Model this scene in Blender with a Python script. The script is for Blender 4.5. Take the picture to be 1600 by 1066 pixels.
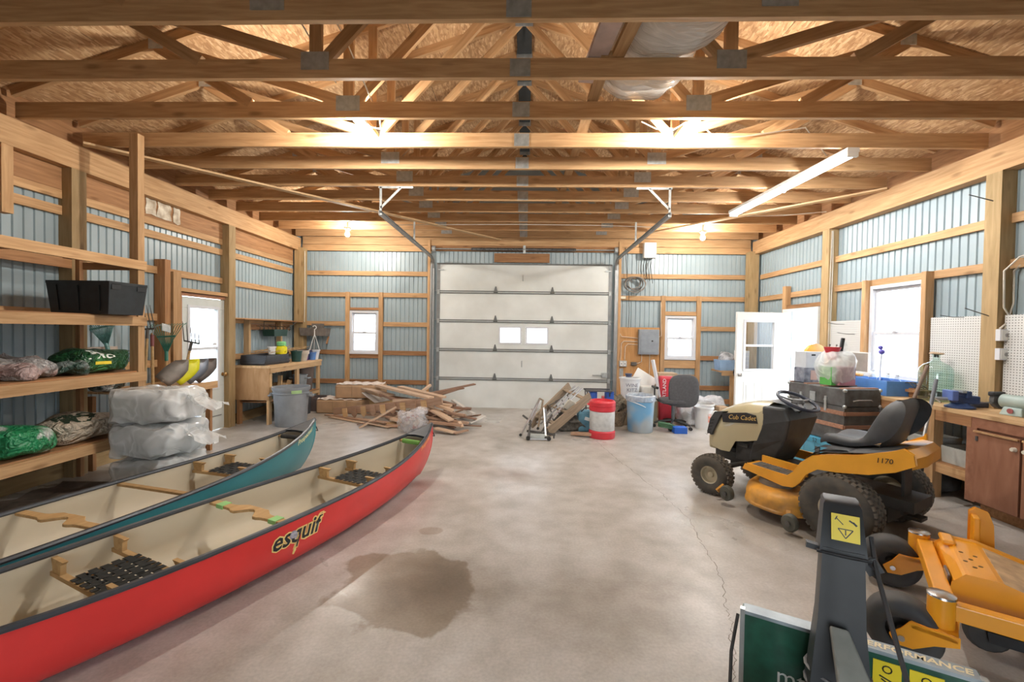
import bpy, bmesh, math, random
from mathutils import Vector as V, Matrix, Euler, noise as mnoise
random.seed(7)
for o in list(bpy.data.objects): bpy.data.objects.remove(o, do_unlink=True)
SC = bpy.context.scene
COL = SC.collection
PI = math.pi

# ---------------------------------------------------------------- camera
cam_d = bpy.data.cameras.new('camera'); cam = bpy.data.objects.new('camera', cam_d); COL.objects.link(cam)
cam_d.sensor_width = 36.0; cam_d.lens = 680 / 1600 * 36; cam_d.clip_start = 0.05; cam_d.clip_end = 500
yaw, pit, rol = 0.03093, -0.02082, 0.01516
fw = V((-math.sin(yaw)*math.cos(pit), math.cos(yaw)*math.cos(pit), math.sin(pit)))
rt = V((math.cos(yaw), math.sin(yaw), 0)); up = rt.cross(fw)
rt2 = rt*math.cos(rol) + up*math.sin(rol); up2 = up*math.cos(rol) - rt*math.sin(rol)
m = Matrix((rt2, up2, -fw)).transposed().to_4x4(); m.translation = (0, 0, 1.56)
cam.matrix_world = m
SC.camera = cam

# ---------------------------------------------------------------- sky and exposure
W = bpy.data.worlds.new('world'); SC.world = W; W.use_nodes = True
bg = W.node_tree.nodes['Background']; bg.inputs[0].default_value = (0.86, 0.93, 1.0, 1); bg.inputs[1].default_value = 4.5
SC.view_settings.view_transform = 'Standard'; SC.view_settings.look = 'None'
SC.view_settings.exposure = 1.0; SC.view_settings.gamma = 1.0; SC.view_settings.use_curve_mapping = False
BULB = 1300.0; TUBE = 55.0

# ---------------------------------------------------------------- materials
MATS = {}
def _new(name):
    mt = bpy.data.materials.new(name); mt.use_nodes = True
    nt = mt.node_tree; b = nt.nodes['Principled BSDF']
    return mt, nt, b
def _n(nt, t, **kw):
    n = nt.nodes.new(t)
    for k, v in kw.items(): setattr(n, k, v)
    return n
def _ramp(nt, stops):
    r = _n(nt, 'ShaderNodeValToRGB'); e = r.color_ramp.elements
    while len(e) < len(stops): e.new(0.5)
    for i, (p, c) in enumerate(stops): e[i].position = p; e[i].color = (*c, 1)
    return r
def M(name, col=(.5,.5,.5), rough=.55, metal=0.0, var=.12, scale=9.0, bump=0.0, spec=.5, tint=0.0, trans=0.0, alpha=1.0, emit=0.0, coat=0.0, dirt=None):
    """plain procedural material: noise breakup of the colour, roughness and a fine bump"""
    if name in MATS: return MATS[name]
    mt, nt, b = _new(name); L = nt.links.new
    tc = _n(nt, 'ShaderNodeTexCoord'); nz = _n(nt, 'ShaderNodeTexNoise'); nz.inputs['Scale'].default_value = scale; nz.inputs['Detail'].default_value = 5
    L(tc.outputs['Object'], nz.inputs['Vector'])
    lo = tuple(max(0, c*(1-var)) for c in col); hi = tuple(min(1, c*(1+var)) for c in col)
    if dirt: lo = dirt
    r = _ramp(nt, [(.3, lo), (.7, hi)]); L(nz.outputs['Fac'], r.inputs[0])
    out = r.outputs[0]
    if tint:
        oi = _n(nt, 'ShaderNodeObjectInfo'); hs = _n(nt, 'ShaderNodeHueSaturation'); mp = _n(nt, 'ShaderNodeMapRange')
        mp.inputs[3].default_value = 1-tint; mp.inputs[4].default_value = 1+tint
        L(oi.outputs['Random'], mp.inputs[0]); L(mp.outputs[0], hs.inputs['Value']); L(out, hs.inputs['Color']); out = hs.outputs[0]
    L(out, b.inputs['Base Color'])
    b.inputs['Roughness'].default_value = rough; b.inputs['Metallic'].default_value = metal
    b.inputs['Specular IOR Level'].default_value = spec
    b.inputs['Coat Weight'].default_value = coat
    if trans: b.inputs['Transmission Weight'].default_value = trans
    if alpha < 1: b.inputs['Alpha'].default_value = alpha
    if emit:
        b.inputs['Emission Color'].default_value = (*col, 1); b.inputs['Emission Strength'].default_value = emit
    if bump:
        bp = _n(nt, 'ShaderNodeBump'); bp.inputs['Strength'].default_value = bump; bp.inputs['Distance'].default_value = .01
        L(nz.outputs['Fac'], bp.inputs['Height']); L(bp.outputs[0], b.inputs['Normal'])
    MATS[name] = mt; return mt
def WOOD(name, c1, c2, rough=.7, tint=.16, knots=True, stretch=16.0):
    """lumber with the grain along the object's own X axis"""
    if name in MATS: return MATS[name]
    mt, nt, b = _new(name); L = nt.links.new
    tc = _n(nt, 'ShaderNodeTexCoord'); oi = _n(nt, 'ShaderNodeObjectInfo')
    mp = _n(nt, 'ShaderNodeMapping'); mp.inputs['Scale'].default_value = (1.2, stretch, stretch)
    ad = _n(nt, 'ShaderNodeVectorMath', operation='ADD'); mu = _n(nt, 'ShaderNodeMath', operation='MULTIPLY'); mu.inputs[1].default_value = 37.0
    cb = _n(nt, 'ShaderNodeCombineXYZ')
    L(oi.outputs['Random'], mu.inputs[0]); L(mu.outputs[0], cb.inputs[0]); L(mu.outputs[0], cb.inputs[1])
    L(tc.outputs['Object'], ad.inputs[0]); L(cb.outputs[0], ad.inputs[1]); L(ad.outputs[0], mp.inputs[0])
    nz = _n(nt, 'ShaderNodeTexNoise'); nz.inputs['Scale'].default_value = 2.2; nz.inputs['Detail'].default_value = 6; nz.inputs['Distortion'].default_value = .6
    L(mp.outputs[0], nz.inputs['Vector'])
    r = _ramp(nt, [(.28, c2), (.5, tuple((a+c)/2 for a, c in zip(c1, c2))), (.72, c1)]); L(nz.outputs['Fac'], r.inputs[0])
    out = r.outputs[0]
    if knots:
        vo = _n(nt, 'ShaderNodeTexVoronoi'); vo.inputs['Scale'].default_value = 1.0
        m2 = _n(nt, 'ShaderNodeMapping'); m2.inputs['Scale'].default_value = (2.0, 6.0, 6.0); L(ad.outputs[0], m2.inputs[0]); L(m2.outputs[0], vo.inputs['Vector'])
        kr = _ramp(nt, [(.06, (.35,.28,.2)), (.16, (1,1,1))]); L(vo.outputs['Distance'], kr.inputs[0])
        mx = _n(nt, 'ShaderNodeMix', data_type='RGBA', blend_type='MULTIPLY'); mx.inputs[0].default_value = .55
        L(out, mx.inputs[6]); L(kr.outputs[0], mx.inputs[7]); out = mx.outputs[2]
    hs = _n(nt, 'ShaderNodeHueSaturation'); mr = _n(nt, 'ShaderNodeMapRange'); mr.inputs[3].default_value = 1-tint; mr.inputs[4].default_value = 1+tint
    L(oi.outputs['Random'], mr.inputs[0]); L(mr.outputs[0], hs.inputs['Value']); L(out, hs.inputs['Color'])
    L(hs.outputs[0], b.inputs['Base Color']); b.inputs['Roughness'].default_value = rough; b.inputs['Specular IOR Level'].default_value = .3
    bp = _n(nt, 'ShaderNodeBump'); bp.inputs['Strength'].default_value = .12; bp.inputs['Distance'].default_value = .004
    L(nz.outputs['Fac'], bp.inputs['Height']); L(bp.outputs[0], b.inputs['Normal'])
    MATS[name] = mt; return mt
def GLASS(name, tint=(.95,.97,1), gl=.03, rough=.02):
    if name in MATS: return MATS[name]
    mt = bpy.data.materials.new(name); mt.use_nodes = True; nt = mt.node_tree; nt.nodes.clear(); L = nt.links.new
    o = _n(nt, 'ShaderNodeOutputMaterial'); mx = _n(nt, 'ShaderNodeMixShader'); t = _n(nt, 'ShaderNodeBsdfTransparent'); g = _n(nt, 'ShaderNodeBsdfGlossy')
    t.inputs[0].default_value = (*tint, 1); g.inputs['Roughness'].default_value = rough
    fr = _n(nt, 'ShaderNodeLayerWeight'); fr.inputs[0].default_value = .5; pw = _n(nt, 'ShaderNodeMath', operation='POWER'); pw.inputs[1].default_value = 5.0; ad = _n(nt, 'ShaderNodeMath', operation='MULTIPLY_ADD', use_clamp=True); ad.inputs[1].default_value = .8; ad.inputs[2].default_value = gl
    L(fr.outputs['Facing'], pw.inputs[0])
    L(pw.outputs[0], ad.inputs[0]); L(ad.outputs[0], mx.inputs[0]); L(t.outputs[0], mx.inputs[1]); L(g.outputs[0], mx.inputs[2]); L(mx.outputs[0], o.inputs[0])
    MATS[name] = mt; return mt
def FILM(name, col=(.9,.92,.92), opac=.45, rough=.2, scale=14, stretch=(1,1,1)):
    """cloudy plastic sheet: part see-through, part glossy white, wrinkled"""
    if name in MATS: return MATS[name]
    mt, nt, b = _new(name); L = nt.links.new
    b.inputs['Base Color'].default_value = (*col, 1); b.inputs['Roughness'].default_value = rough
    tc = _n(nt, 'ShaderNodeTexCoord'); nz = _n(nt, 'ShaderNodeTexNoise'); nz.inputs['Scale'].default_value = scale*.7; nz.inputs['Detail'].default_value = 2; nz.inputs['Distortion'].default_value = .8
    mp_ = _n(nt, 'ShaderNodeMapping'); mp_.inputs['Scale'].default_value = stretch; L(tc.outputs['Object'], mp_.inputs[0]); L(mp_.outputs[0], nz.inputs['Vector'])
    # ridged noise: sharp creases between smooth facets
    s1 = _n(nt, 'ShaderNodeMath', operation='SUBTRACT'); s1.inputs[1].default_value = .5; ab = _n(nt, 'ShaderNodeMath', operation='ABSOLUTE'); L(nz.outputs['Fac'], s1.inputs[0]); L(s1.outputs[0], ab.inputs[0])
    mr = _n(nt, 'ShaderNodeMapRange'); mr.inputs[1].default_value = 0; mr.inputs[2].default_value = .06; mr.inputs[3].default_value = min(1, opac+.14); mr.inputs[4].default_value = opac
    L(ab.outputs[0], mr.inputs[0]); L(mr.outputs[0], b.inputs['Alpha'])
    bp = _n(nt, 'ShaderNodeBump'); bp.inputs['Strength'].default_value = .9; bp.inputs['Distance'].default_value = .05; bp.invert = True
    L(ab.outputs[0], bp.inputs['Height']); L(bp.outputs[0], b.inputs['Normal'])
    MATS[name] = mt; return mt

def CRINKLE(name, c1, c2=None, thr=.5, scale=4.0, fold=16.0, rough=.3):
    """plastic or paper sack: printed patches of a second colour and sharp creases"""
    if name in MATS: return MATS[name]
    mt, nt, b = _new(name); L = nt.links.new
    tc = _n(nt, 'ShaderNodeTexCoord'); n1 = _n(nt, 'ShaderNodeTexNoise'); n1.inputs['Scale'].default_value = scale; n1.inputs['Detail'].default_value = 3; L(tc.outputs['Object'], n1.inputs['Vector'])
    r = _ramp(nt, [(max(0, thr-.03), c1), (thr+.03, c2 or c1)]); L(n1.outputs['Fac'], r.inputs[0]); L(r.outputs[0], b.inputs['Base Color']); b.inputs['Roughness'].default_value = rough
    hs = []
    for sc in (fold, fold*.45):
        n = _n(nt, 'ShaderNodeTexNoise'); n.inputs['Scale'].default_value = sc; n.inputs['Detail'].default_value = 2; n.inputs['Distortion'].default_value = 1.0; L(tc.outputs['Object'], n.inputs['Vector'])
        s1 = _n(nt, 'ShaderNodeMath', operation='SUBTRACT'); s1.inputs[1].default_value = .5; ab = _n(nt, 'ShaderNodeMath', operation='ABSOLUTE'); L(n.outputs['Fac'], s1.inputs[0]); L(s1.outputs[0], ab.inputs[0]); hs.append(ab)
    ad = _n(nt, 'ShaderNodeMath', operation='MULTIPLY_ADD'); ad.inputs[1].default_value = 2.0; L(hs[1].outputs[0], ad.inputs[0]); L(hs[0].outputs[0], ad.inputs[2])
    bp = _n(nt, 'ShaderNodeBump'); bp.inputs['Strength'].default_value = .9; bp.inputs['Distance'].default_value = .06; L(ad.outputs[0], bp.inputs['Height']); L(bp.outputs[0], b.inputs['Normal'])
    MATS[name] = mt; return mt

# ---------------------------------------------------------------- mesh helpers
class MB:
    def __init__(s): s.v = []; s.f = []; s.mi = []; s.cur = 0; s.nb = 0
    def add(s, vs, fs, X=None):
        k = len(s.v)
        s.v += [tuple(X @ V(p)) if X else tuple(p) for p in vs]
        s.f += [tuple(i+k for i in q) for q in fs]; s.mi += [s.cur]*len(fs); return s
    def box(s, c, d, rot=(0,0,0)):
        X = Matrix.Translation(c) @ Euler(rot).to_matrix().to_4x4(); e = .0002*(s.nb % 4); s.nb += 1; a, b, h = d[0]/2-e, d[1]/2-e, d[2]/2-e
        vs = [(-a,-b,-h),(a,-b,-h),(a,b,-h),(-a,b,-h),(-a,-b,h),(a,-b,h),(a,b,h),(-a,b,h)]
        return s.add(vs, [(0,3,2,1),(4,5,6,7),(0,1,5,4),(1,2,6,5),(2,3,7,6),(3,0,4,7)], X)
    def b2(s, lo, hi): return s.box([(a+b)/2 for a, b in zip(lo, hi)], [abs(b-a) for a, b in zip(lo, hi)])
    def taper(s, c, d0, d1, h, rz=0, off=(0,0)):
        X = Matrix.Translation(c) @ Matrix.Rotation(rz, 4, 'Z'); a, b = d0[0]/2, d0[1]/2; e, g = d1[0]/2, d1[1]/2; ox, oy = off
        vs = [(-a,-b,0),(a,-b,0),(a,b,0),(-a,b,0),(ox-e,oy-g,h),(ox+e,oy-g,h),(ox+e,oy+g,h),(ox-e,oy+g,h)]
        return s.add(vs, [(0,3,2,1),(4,5,6,7),(0,1,5,4),(1,2,6,5),(2,3,7,6),(3,0,4,7)], X)
    def bar(s, p0, p1, w, t, upv=(0,0,1)):
        p0, p1 = V(p0), V(p1); x = (p1-p0); Ln = x.length; x.normalize(); u = V(upv); u = u - x*u.dot(x)
        if u.length < 1e-4: u = V((1,0,0)) - x*x[0]
        if u.length < 1e-4: u = V((0,1,0))
        u.normalize(); y = u.cross(x); X = Matrix((x, y, u)).transposed().to_4x4(); X.translation = (p0+p1)/2
        a, b, h = Ln/2, w/2, t/2
        vs = [(-a,-b,-h),(a,-b,-h),(a,b,-h),(-a,b,-h),(-a,-b,h),(a,-b,h),(a,b,h),(-a,b,h)]
        return s.add(vs, [(0,3,2,1),(4,5,6,7),(0,1,5,4),(1,2,6,5),(2,3,7,6),(3,0,4,7)], X)
    def cyl(s, p0, p1, r0, r1=None, n=14, cap=True):
        r1 = r0 if r1 is None else r1
        return s.rings([(p0, r0), (p1, r1)], n, cap)
    def rings(s, pts, n=12, cap=True, closed=False, flat=1.0):
        """tube along points [(pos, radius)]"""
        P = [V(p) for p, r in pts]; k = len(P); vs = []; fs = []; pu = None
        for i in range(k):
            if closed: d = P[(i+1) % k]-P[i-1]
            else: d = P[min(i+1, k-1)]-P[max(i-1, 0)]
            d.normalize()
            if pu is None:
                pu = V((0,0,1)) if abs(d[2]) < .9 else V((1,0,0))
            pu = pu - d*pu.dot(d)
            if pu.length < 1e-5: pu = d.orthogonal()
            pu.normalize(); q = d.cross(pu); r = pts[i][1]
            for j in range(n):
                a = 2*PI*j/n; vs.append(P[i] + q*(r*math.cos(a)) + pu*(r*flat*math.sin(a)))
        rng = k if closed else k-1
        for i in range(rng):
            for j in range(n):
                a = i*n+j; b = i*n+(j+1) % n; c = ((i+1) % k)*n+(j+1) % n; e = ((i+1) % k)*n+j
                fs.append((a, b, c, e))
        if cap and not closed:
            fs.append(tuple(range(n-1, -1, -1))); fs.append(tuple((k-1)*n+j for j in range(n)))
        return s.add(vs, fs)
    def tube(s, pts, r, n=8, cap=True, closed=False): return s.rings([(p, r) for p in pts], n, cap, closed)
    def lathe(s, prof, n=24, c=(0,0,0), X=None, cap=False, sq=None):
        """profile [(radius, z)] turned about Z"""
        vs = []; fs = []; k = len(prof); c = V(c)
        for r, z in prof:
            for j in range(n):
                a = 2*PI*j/n; x, y = math.cos(a), math.sin(a)
                if sq:
                    e = sq; x = math.copysign(abs(x)**e, x); y = math.copysign(abs(y)**e, y)
                rx, ry = r if isinstance(r, tuple) else (r, r)
                vs.append((c[0]+rx*x, c[1]+ry*y, c[2]+z))
        for i in range(k-1):
            for j in range(n): fs.append((i*n+j, i*n+(j+1) % n, (i+1)*n+(j+1) % n, (i+1)*n+j))
        if cap: fs.append(tuple(range(n-1, -1, -1))); fs.append(tuple((k-1)*n+j for j in range(n)))
        return s.add(vs, fs, X)
    def prism(s, poly, h, X=None):
        """polygon in XY extruded along Z by h"""
        n = len(poly); vs = [(x, y, 0) for x, y in poly] + [(x, y, h) for x, y in poly]
        fs = [tuple(range(n-1, -1, -1)), tuple(range(n, 2*n))] + [(i, (i+1) % n, n+(i+1) % n, n+i) for i in range(n)]
        return s.add(vs, fs, X)
    def loft(s, rings, cap=True, closed=True):
        k = len(rings); n = len(rings[0]); vs = [p for r in rings for p in r]; fs = []
        for i in range(k-1):
            for j in range(n if closed else n-1):
                fs.append((i*n+j, i*n+(j+1) % n, (i+1)*n+(j+1) % n, (i+1)*n+j))
        if cap and closed: fs.append(tuple(range(n-1, -1, -1))); fs.append(tuple((k-1)*n+j for j in range(n)))
        return s.add(vs, fs)
    def ball(s, c, r, n=12, m=8, sq=1.0):
        rx, ry, rz = r if isinstance(r, tuple) else (r, r, r); vs = []; fs = []
        for i in range(m+1):
            t = PI*i/m
            for j in range(n):
                a = 2*PI*j/n; p = [math.sin(t)*math.cos(a), math.sin(t)*math.sin(a), math.cos(t)]
                p = [math.copysign(abs(q)**sq, q) for q in p]
                vs.append((c[0]+rx*p[0], c[1]+ry*p[1], c[2]+rz*p[2]))
        for i in range(m):
            for j in range(n): fs.append((i*n+j, (i+1)*n+j, (i+1)*n+(j+1) % n, i*n+(j+1) % n))
        return s.add(vs, fs)
    def bump(s, amp, sc, seed=0):
        o = V((seed*3.1, seed*1.7, seed*5.3)); nv = []
        for p in s.v:
            q = V(p); d = mnoise.noise_vector(q*sc+o); nv.append(tuple(q + d*amp))
        s.v = nv; return s
    def mesh(s, name, mats, smooth=False):
        me = bpy.data.meshes.new(name); me.from_pydata(s.v, [], s.f)
        for mt in (mats if isinstance(mats, (list, tuple)) else [mats]): me.materials.append(mt)
        if any(s.mi): me.polygons.foreach_set('material_index', s.mi)
        if smooth: me.polygons.foreach_set('use_smooth', [True]*len(me.polygons))
        me.update(); return me
    def build(s, name, mat, parent=None, smooth=False, loc=None, rot=None, bevel=0, sub=0, ang=None, label=None):
        me = s.mesh(name, mat, smooth); o = bpy.data.objects.new(name, me); COL.objects.link(o)
        if parent is not None: o.parent = parent
        if loc is not None: o.location = loc
        if rot is not None: o.rotation_euler = rot
        if smooth and ang is None and not sub: ang = 40
        if smooth and ang: me.set_sharp_from_angle(angle=math.radians(ang))
        if bevel:
            bv = o.modifiers.new('bevel', 'BEVEL'); bv.width = bevel; bv.segments = 2; bv.limit_method = 'ANGLE'; bv.angle_limit = math.radians(40)
        if sub:
            sb = o.modifiers.new('sub', 'SUBSURF'); sb.levels = sub; sb.render_levels = sub
        if label: o['label'] = label
        return o
def tag(o, label=None, cat=None, group=None, kind=None):
    if label: o['label'] = label
    if cat: o['category'] = cat
    if group: o['group'] = group
    if kind: o['kind'] = kind
    return o
def thing(name, label, cat, loc=(0,0,0), rz=0.0, group=None, rot=None):
    o = bpy.data.objects.new(name, None); COL.objects.link(o); o.empty_display_size = .1
    o.location = loc; o.rotation_euler = rot if rot else (0,0,rz)
    return tag(o, label, cat, group)
def struct(name, label, cat='wall'):
    o = bpy.data.objects.new(name, None); COL.objects.link(o); o.empty_display_size = .1
    return tag(o, label, cat, kind='structure')
def copy_tree(o, parent=None):
    c = o.copy(); COL.objects.link(c); c.parent = parent
    for ch in [x for x in o.children]: copy_tree(ch, c)
    return c
_bc = {}
def board(name, p0, p1, w, t, mat, parent=None, up=(0,0,1), bevel=0):
    """a plank from p0 to p1: width w across, thickness t along 'up'; its own X axis runs along the grain"""
    p0, p1 = V(p0), V(p1); x = p1-p0; Ln = x.length; x.normalize(); u = V(up); u = u - x*u.dot(x)
    if u.length < 1e-4: u = V((0,1,0)) - x*x[1]
    u.normalize(); y = u.cross(x); X = Matrix((x, y, u)).transposed().to_4x4(); X.translation = (p0+p1)/2
    key = (round(Ln, 3), round(w, 3), round(t, 3), mat.name)
    if key not in _bc: _bc[key] = MB().box((0,0,0), (Ln, w, t)).mesh(name, mat)
    o = bpy.data.objects.new(name, _bc[key]); COL.objects.link(o)
    if parent is not None: o.parent = parent
    o.matrix_local = X
    if bevel:
        bv = o.modifiers.new('bevel', 'BEVEL'); bv.width = bevel; bv.segments = 1
    return o
def bez(p0, p1, p2, p3, n=10):
    out = []
    for i in range(n+1):
        t = i/n; u = 1-t
        out.append(V(p0)*u**3 + V(p1)*3*u*u*t + V(p2)*3*u*t*t + V(p3)*t**3)
    return out
def arc(c, r, a0, a1, n=10, plane='xz'):
    out = []
    for i in range(n+1):
        a = a0+(a1-a0)*i/n; p, q = r*math.cos(a), r*math.sin(a)
        out.append(V((c[0]+p, c[1], c[2]+q)) if plane == 'xz' else V((c[0]+p, c[1]+q, c[2])) if plane == 'xy' else V((c[0], c[1]+p, c[2]+q)))
    return out
def text(name, body, size, mat, parent, X, ext=.001, align='CENTER', shear=0.0, bold=0.0):
    """raised lettering as a mesh part; X = placement in the parent's space"""
    cu = bpy.data.curves.new(name, 'FONT'); cu.body = body; cu.size = size; cu.extrude = ext; cu.align_x = align; cu.align_y = 'CENTER'; cu.shear = shear; cu.offset = bold
    cu.resolution_u = 2
    tmp = bpy.data.objects.new('tmp', cu); COL.objects.link(tmp)
    dg = bpy.context.evaluated_depsgraph_get(); me = bpy.data.meshes.new_from_object(tmp.evaluated_get(dg)); me.name = name
    bpy.data.objects.remove(tmp, do_unlink=True); bpy.data.curves.remove(cu)
    me.materials.clear(); me.materials.append(mat)
    o = bpy.data.objects.new(name, me); COL.objects.link(o); o.parent = parent; o.matrix_local = X
    return o
def hug(o, target, off=.004):
    """press a flat print onto the surface of its thing"""
    sm = o.modifiers.new('press', 'SHRINKWRAP'); sm.target = target; sm.offset = off; sm.wrap_method = 'NEAREST_SURFACEPOINT'; sm.wrap_mode = 'ABOVE_SURFACE'
    return o
def frame_m(o, x, y):
    """matrix with origin o, text direction x, text up y"""
    x = V(x).normalized(); y = V(y); y = (y - x*y.dot(x)).normalized(); z = x.cross(y)
    mm = Matrix((x, y, z)).transposed().to_4x4(); mm.translation = o; return mm
# ---------------------------------------------------------------- shared materials
lumber = WOOD('lumber', (.575,.36,.185), (.385,.215,.095))
lumber_d = WOOD('lumber_dark', (.42,.22,.10), (.24,.115,.05))
lumber_p = WOOD('lumber_pale', (.66,.45,.25), (.50,.31,.15))
green_post = WOOD('treated_post', (.46,.32,.165), (.31,.21,.095), stretch=12)
steel = M('sheet_steel', (.33,.405,.435), rough=.38, metal=.0, var=.06, scale=2.5, spec=.5)
galv = M('galvanised', (.46,.49,.49), rough=.42, metal=.6, var=.18, scale=22)
white_p = M('white_paint', (.78,.78,.75), rough=.4, var=.03, scale=4)
vinyl = M('white_vinyl', (.66,.67,.70), rough=.35, var=.02)
glass = GLASS('window_glass')
black_p = M('black_plastic', (.018,.019,.021), rough=.45, var=.3, scale=14)
black_r = M('black_rubber', (.03,.028,.026), rough=.8, var=.35, scale=20)
chrome = M('chrome', (.6,.6,.6), rough=.22, metal=1.0, var=.08)
steel_dk = M('dark_steel', (.13,.13,.13), rough=.45, metal=.7, var=.25)

def osb_mat():
    mt, nt, b = _new('osb'); L = nt.links.new
    tc = _n(nt, 'ShaderNodeTexCoord')
    cols = None
    for k, (rz, sc) in enumerate(((.5, 1.0), (-.7, 1.25))):
        mp = _n(nt, 'ShaderNodeMapping'); mp.inputs['Scale'].default_value = (15*sc, 55*sc, 30); mp.inputs['Rotation'].default_value = (0, 0, rz)
        nz = _n(nt, 'ShaderNodeTexNoise'); nz.inputs['Scale'].default_value = 3.0; nz.inputs['Detail'].default_value = 1
        mxv = _n(nt, 'ShaderNodeMix', data_type='VECTOR'); mxv.inputs[0].default_value = .06
        L(tc.outputs['Object'], nz.inputs['Vector']); L(tc.outputs['Object'], mxv.inputs[4]); L(nz.outputs['Color'], mxv.inputs[5])
        L(mxv.outputs[1], mp.inputs[0])
        vo = _n(nt, 'ShaderNodeTexVoronoi'); vo.inputs['Scale'].default_value = 1.0; L(mp.outputs[0], vo.inputs['Vector'])
        sp = _n(nt, 'ShaderNodeSeparateColor'); L(vo.outputs['Color'], sp.inputs[0])
        r = _ramp(nt, [(0, (.34,.18,.08)), (.35, (.46,.265,.125)), (.7, (.58,.37,.19)), (1, (.72,.51,.30))]); L(sp.outputs[0], r.inputs[0])
        if cols is None: cols = r.outputs[0]
        else:
            mx = _n(nt, 'ShaderNodeMix', data_type='RGBA'); L(sp.outputs[1], mx.inputs[0]); L(cols, mx.inputs[6]); L(r.outputs[0], mx.inputs[7]); cols = mx.outputs[2]
    L(cols, b.inputs['Base Color']); b.inputs['Roughness'].default_value = .7
    return mt
osb = osb_mat()

def concrete_mat():
    mt, nt, b = _new('concrete'); L = nt.links.new
    tc = _n(nt, 'ShaderNodeTexCoord'); OB = tc.outputs['Object']
    def nz(scale, det=6, dist=0.0):
        n = _n(nt, 'ShaderNodeTexNoise'); n.inputs['Scale'].default_value = scale; n.inputs['Detail'].default_value = det; n.inputs['Distortion'].default_value = dist; L(OB, n.inputs['Vector']); return n
    n1 = nz(.9, 7, .4); n2 = nz(5, 8); n3 = nz(60, 3)
    r1 = _ramp(nt, [(.3, (.37,.335,.285)), (.5, (.47,.44,.405)), (.72, (.56,.54,.51))]); L(n1.outputs['Fac'], r1.inputs[0])
    r2 = _ramp(nt, [(.3, (.80,.78,.75)), (.65, (1.05,1.05,1.05))]); L(n2.outputs['Fac'], r2.inputs[0])
    mx = _n(nt, 'ShaderNodeMix', data_type='RGBA', blend_type='MULTIPLY'); mx.inputs[0].default_value = 1; L(r1.outputs[0], mx.inputs[6]); L(r2.outputs[0], mx.inputs[7])
    r3 = _ramp(nt, [(.3, (.88,.88,.88)), (.7, (1.06,1.06,1.06))]); L(n3.outputs['Fac'], r3.inputs[0])
    m3 = _n(nt, 'ShaderNodeMix', data_type='RGBA', blend_type='MULTIPLY'); m3.inputs[0].default_value = 1; L(mx.outputs[2], m3.inputs[6]); L(r3.outputs[0], m3.inputs[7])
    col = m3.outputs[2]
    # stains with a ragged outline, at their own places on the slab
    nd = nz(3.2, 6, .3)
    def stain(cx, cy, rx, ry, c, edge, soft, amt, rough=.75):
        nonlocal col
        sb = _n(nt, 'ShaderNodeVectorMath', operation='SUBTRACT'); sb.inputs[1].default_value = (cx, cy, 0); L(OB, sb.inputs[0])
        ml = _n(nt, 'ShaderNodeVectorMath', operation='MULTIPLY'); ml.inputs[1].default_value = (1/rx, 1/ry, 0); L(sb.outputs[0], ml.inputs[0])
        ln = _n(nt, 'ShaderNodeVectorMath', operation='LENGTH'); L(ml.outputs[0], ln.inputs[0])
        sc = _n(nt, 'ShaderNodeMath', operation='MULTIPLY_ADD'); sc.inputs[1].default_value = rough; L(nd.outputs['Fac'], sc.inputs[0]); L(ln.outputs['Value'], sc.inputs[2])
        mr = _n(nt, 'ShaderNodeMapRange'); mr.inputs[1].default_value = edge-soft; mr.inputs[2].default_value = edge; mr.inputs[3].default_value = amt; mr.inputs[4].default_value = 0; L(sc.outputs[0], mr.inputs[0])
        m_ = _n(nt, 'ShaderNodeMix', data_type='RGBA', blend_type='MULTIPLY'); L(mr.outputs[0], m_.inputs[0]); L(col, m_.inputs[6]); m_.inputs[7].default_value = (*c, 1); col = m_.outputs[2]
        return mr.outputs[0]
    stain(-.70, 2.62, .50, .52, (.62,.55,.47), 1.42, .07, .95, 1.15)
    stain(-.50, 2.64, .55, .50, (.55,.50,.45), 1.25, .6, .85)
    stain(-.72, 3.34, .10, .07, (.70,.58,.5), 1.35, .15, .7)
    stain(-.18, 4.75, .5, .28, (.80,.70,.64), 1.3, .6, .8)
    stain(-1.05, 4.35, .35, .2, (.72,.55,.5), 1.3, .7, .8)
    stain(.45, 2.5, .9, .55, (.72,.69,.66), 1.3, .6, .7)
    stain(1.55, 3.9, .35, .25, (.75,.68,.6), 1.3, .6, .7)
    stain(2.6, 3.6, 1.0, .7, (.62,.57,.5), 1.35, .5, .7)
    L(col, b.inputs['Base Color'])
    rr = _ramp(nt, [(.3, (.46,)*3), (.7, (.24,)*3)]); L(n1.outputs['Fac'], rr.inputs[0]); L(rr.outputs[0], b.inputs['Roughness'])
    b.inputs['Specular IOR Level'].default_value = .5
    bp = _n(nt, 'ShaderNodeBump'); bp.inputs['Strength'].default_value = .08; bp.inputs['Distance'].default_value = .01; L(n2.outputs['Fac'], bp.inputs['Height']); L(bp.outputs[0], b.inputs['Normal'])
    return mt
concrete = concrete_mat()

# ---------------------------------------------------------------- room dimensions
LX, RX = -4.60, 4.45            # inner faces of the side posts
LG, RG = -4.70, 4.55            # inner faces of the girts
LM, RM = -4.742, 4.592          # steel sheet
BY = 8.86; BM = 8.90            # back wall: girt face, sheet
FY = -1.9                       # wall behind the camera
TZ = 3.42                       # underside of the trusses
CX = -.07                       # ridge

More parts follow.
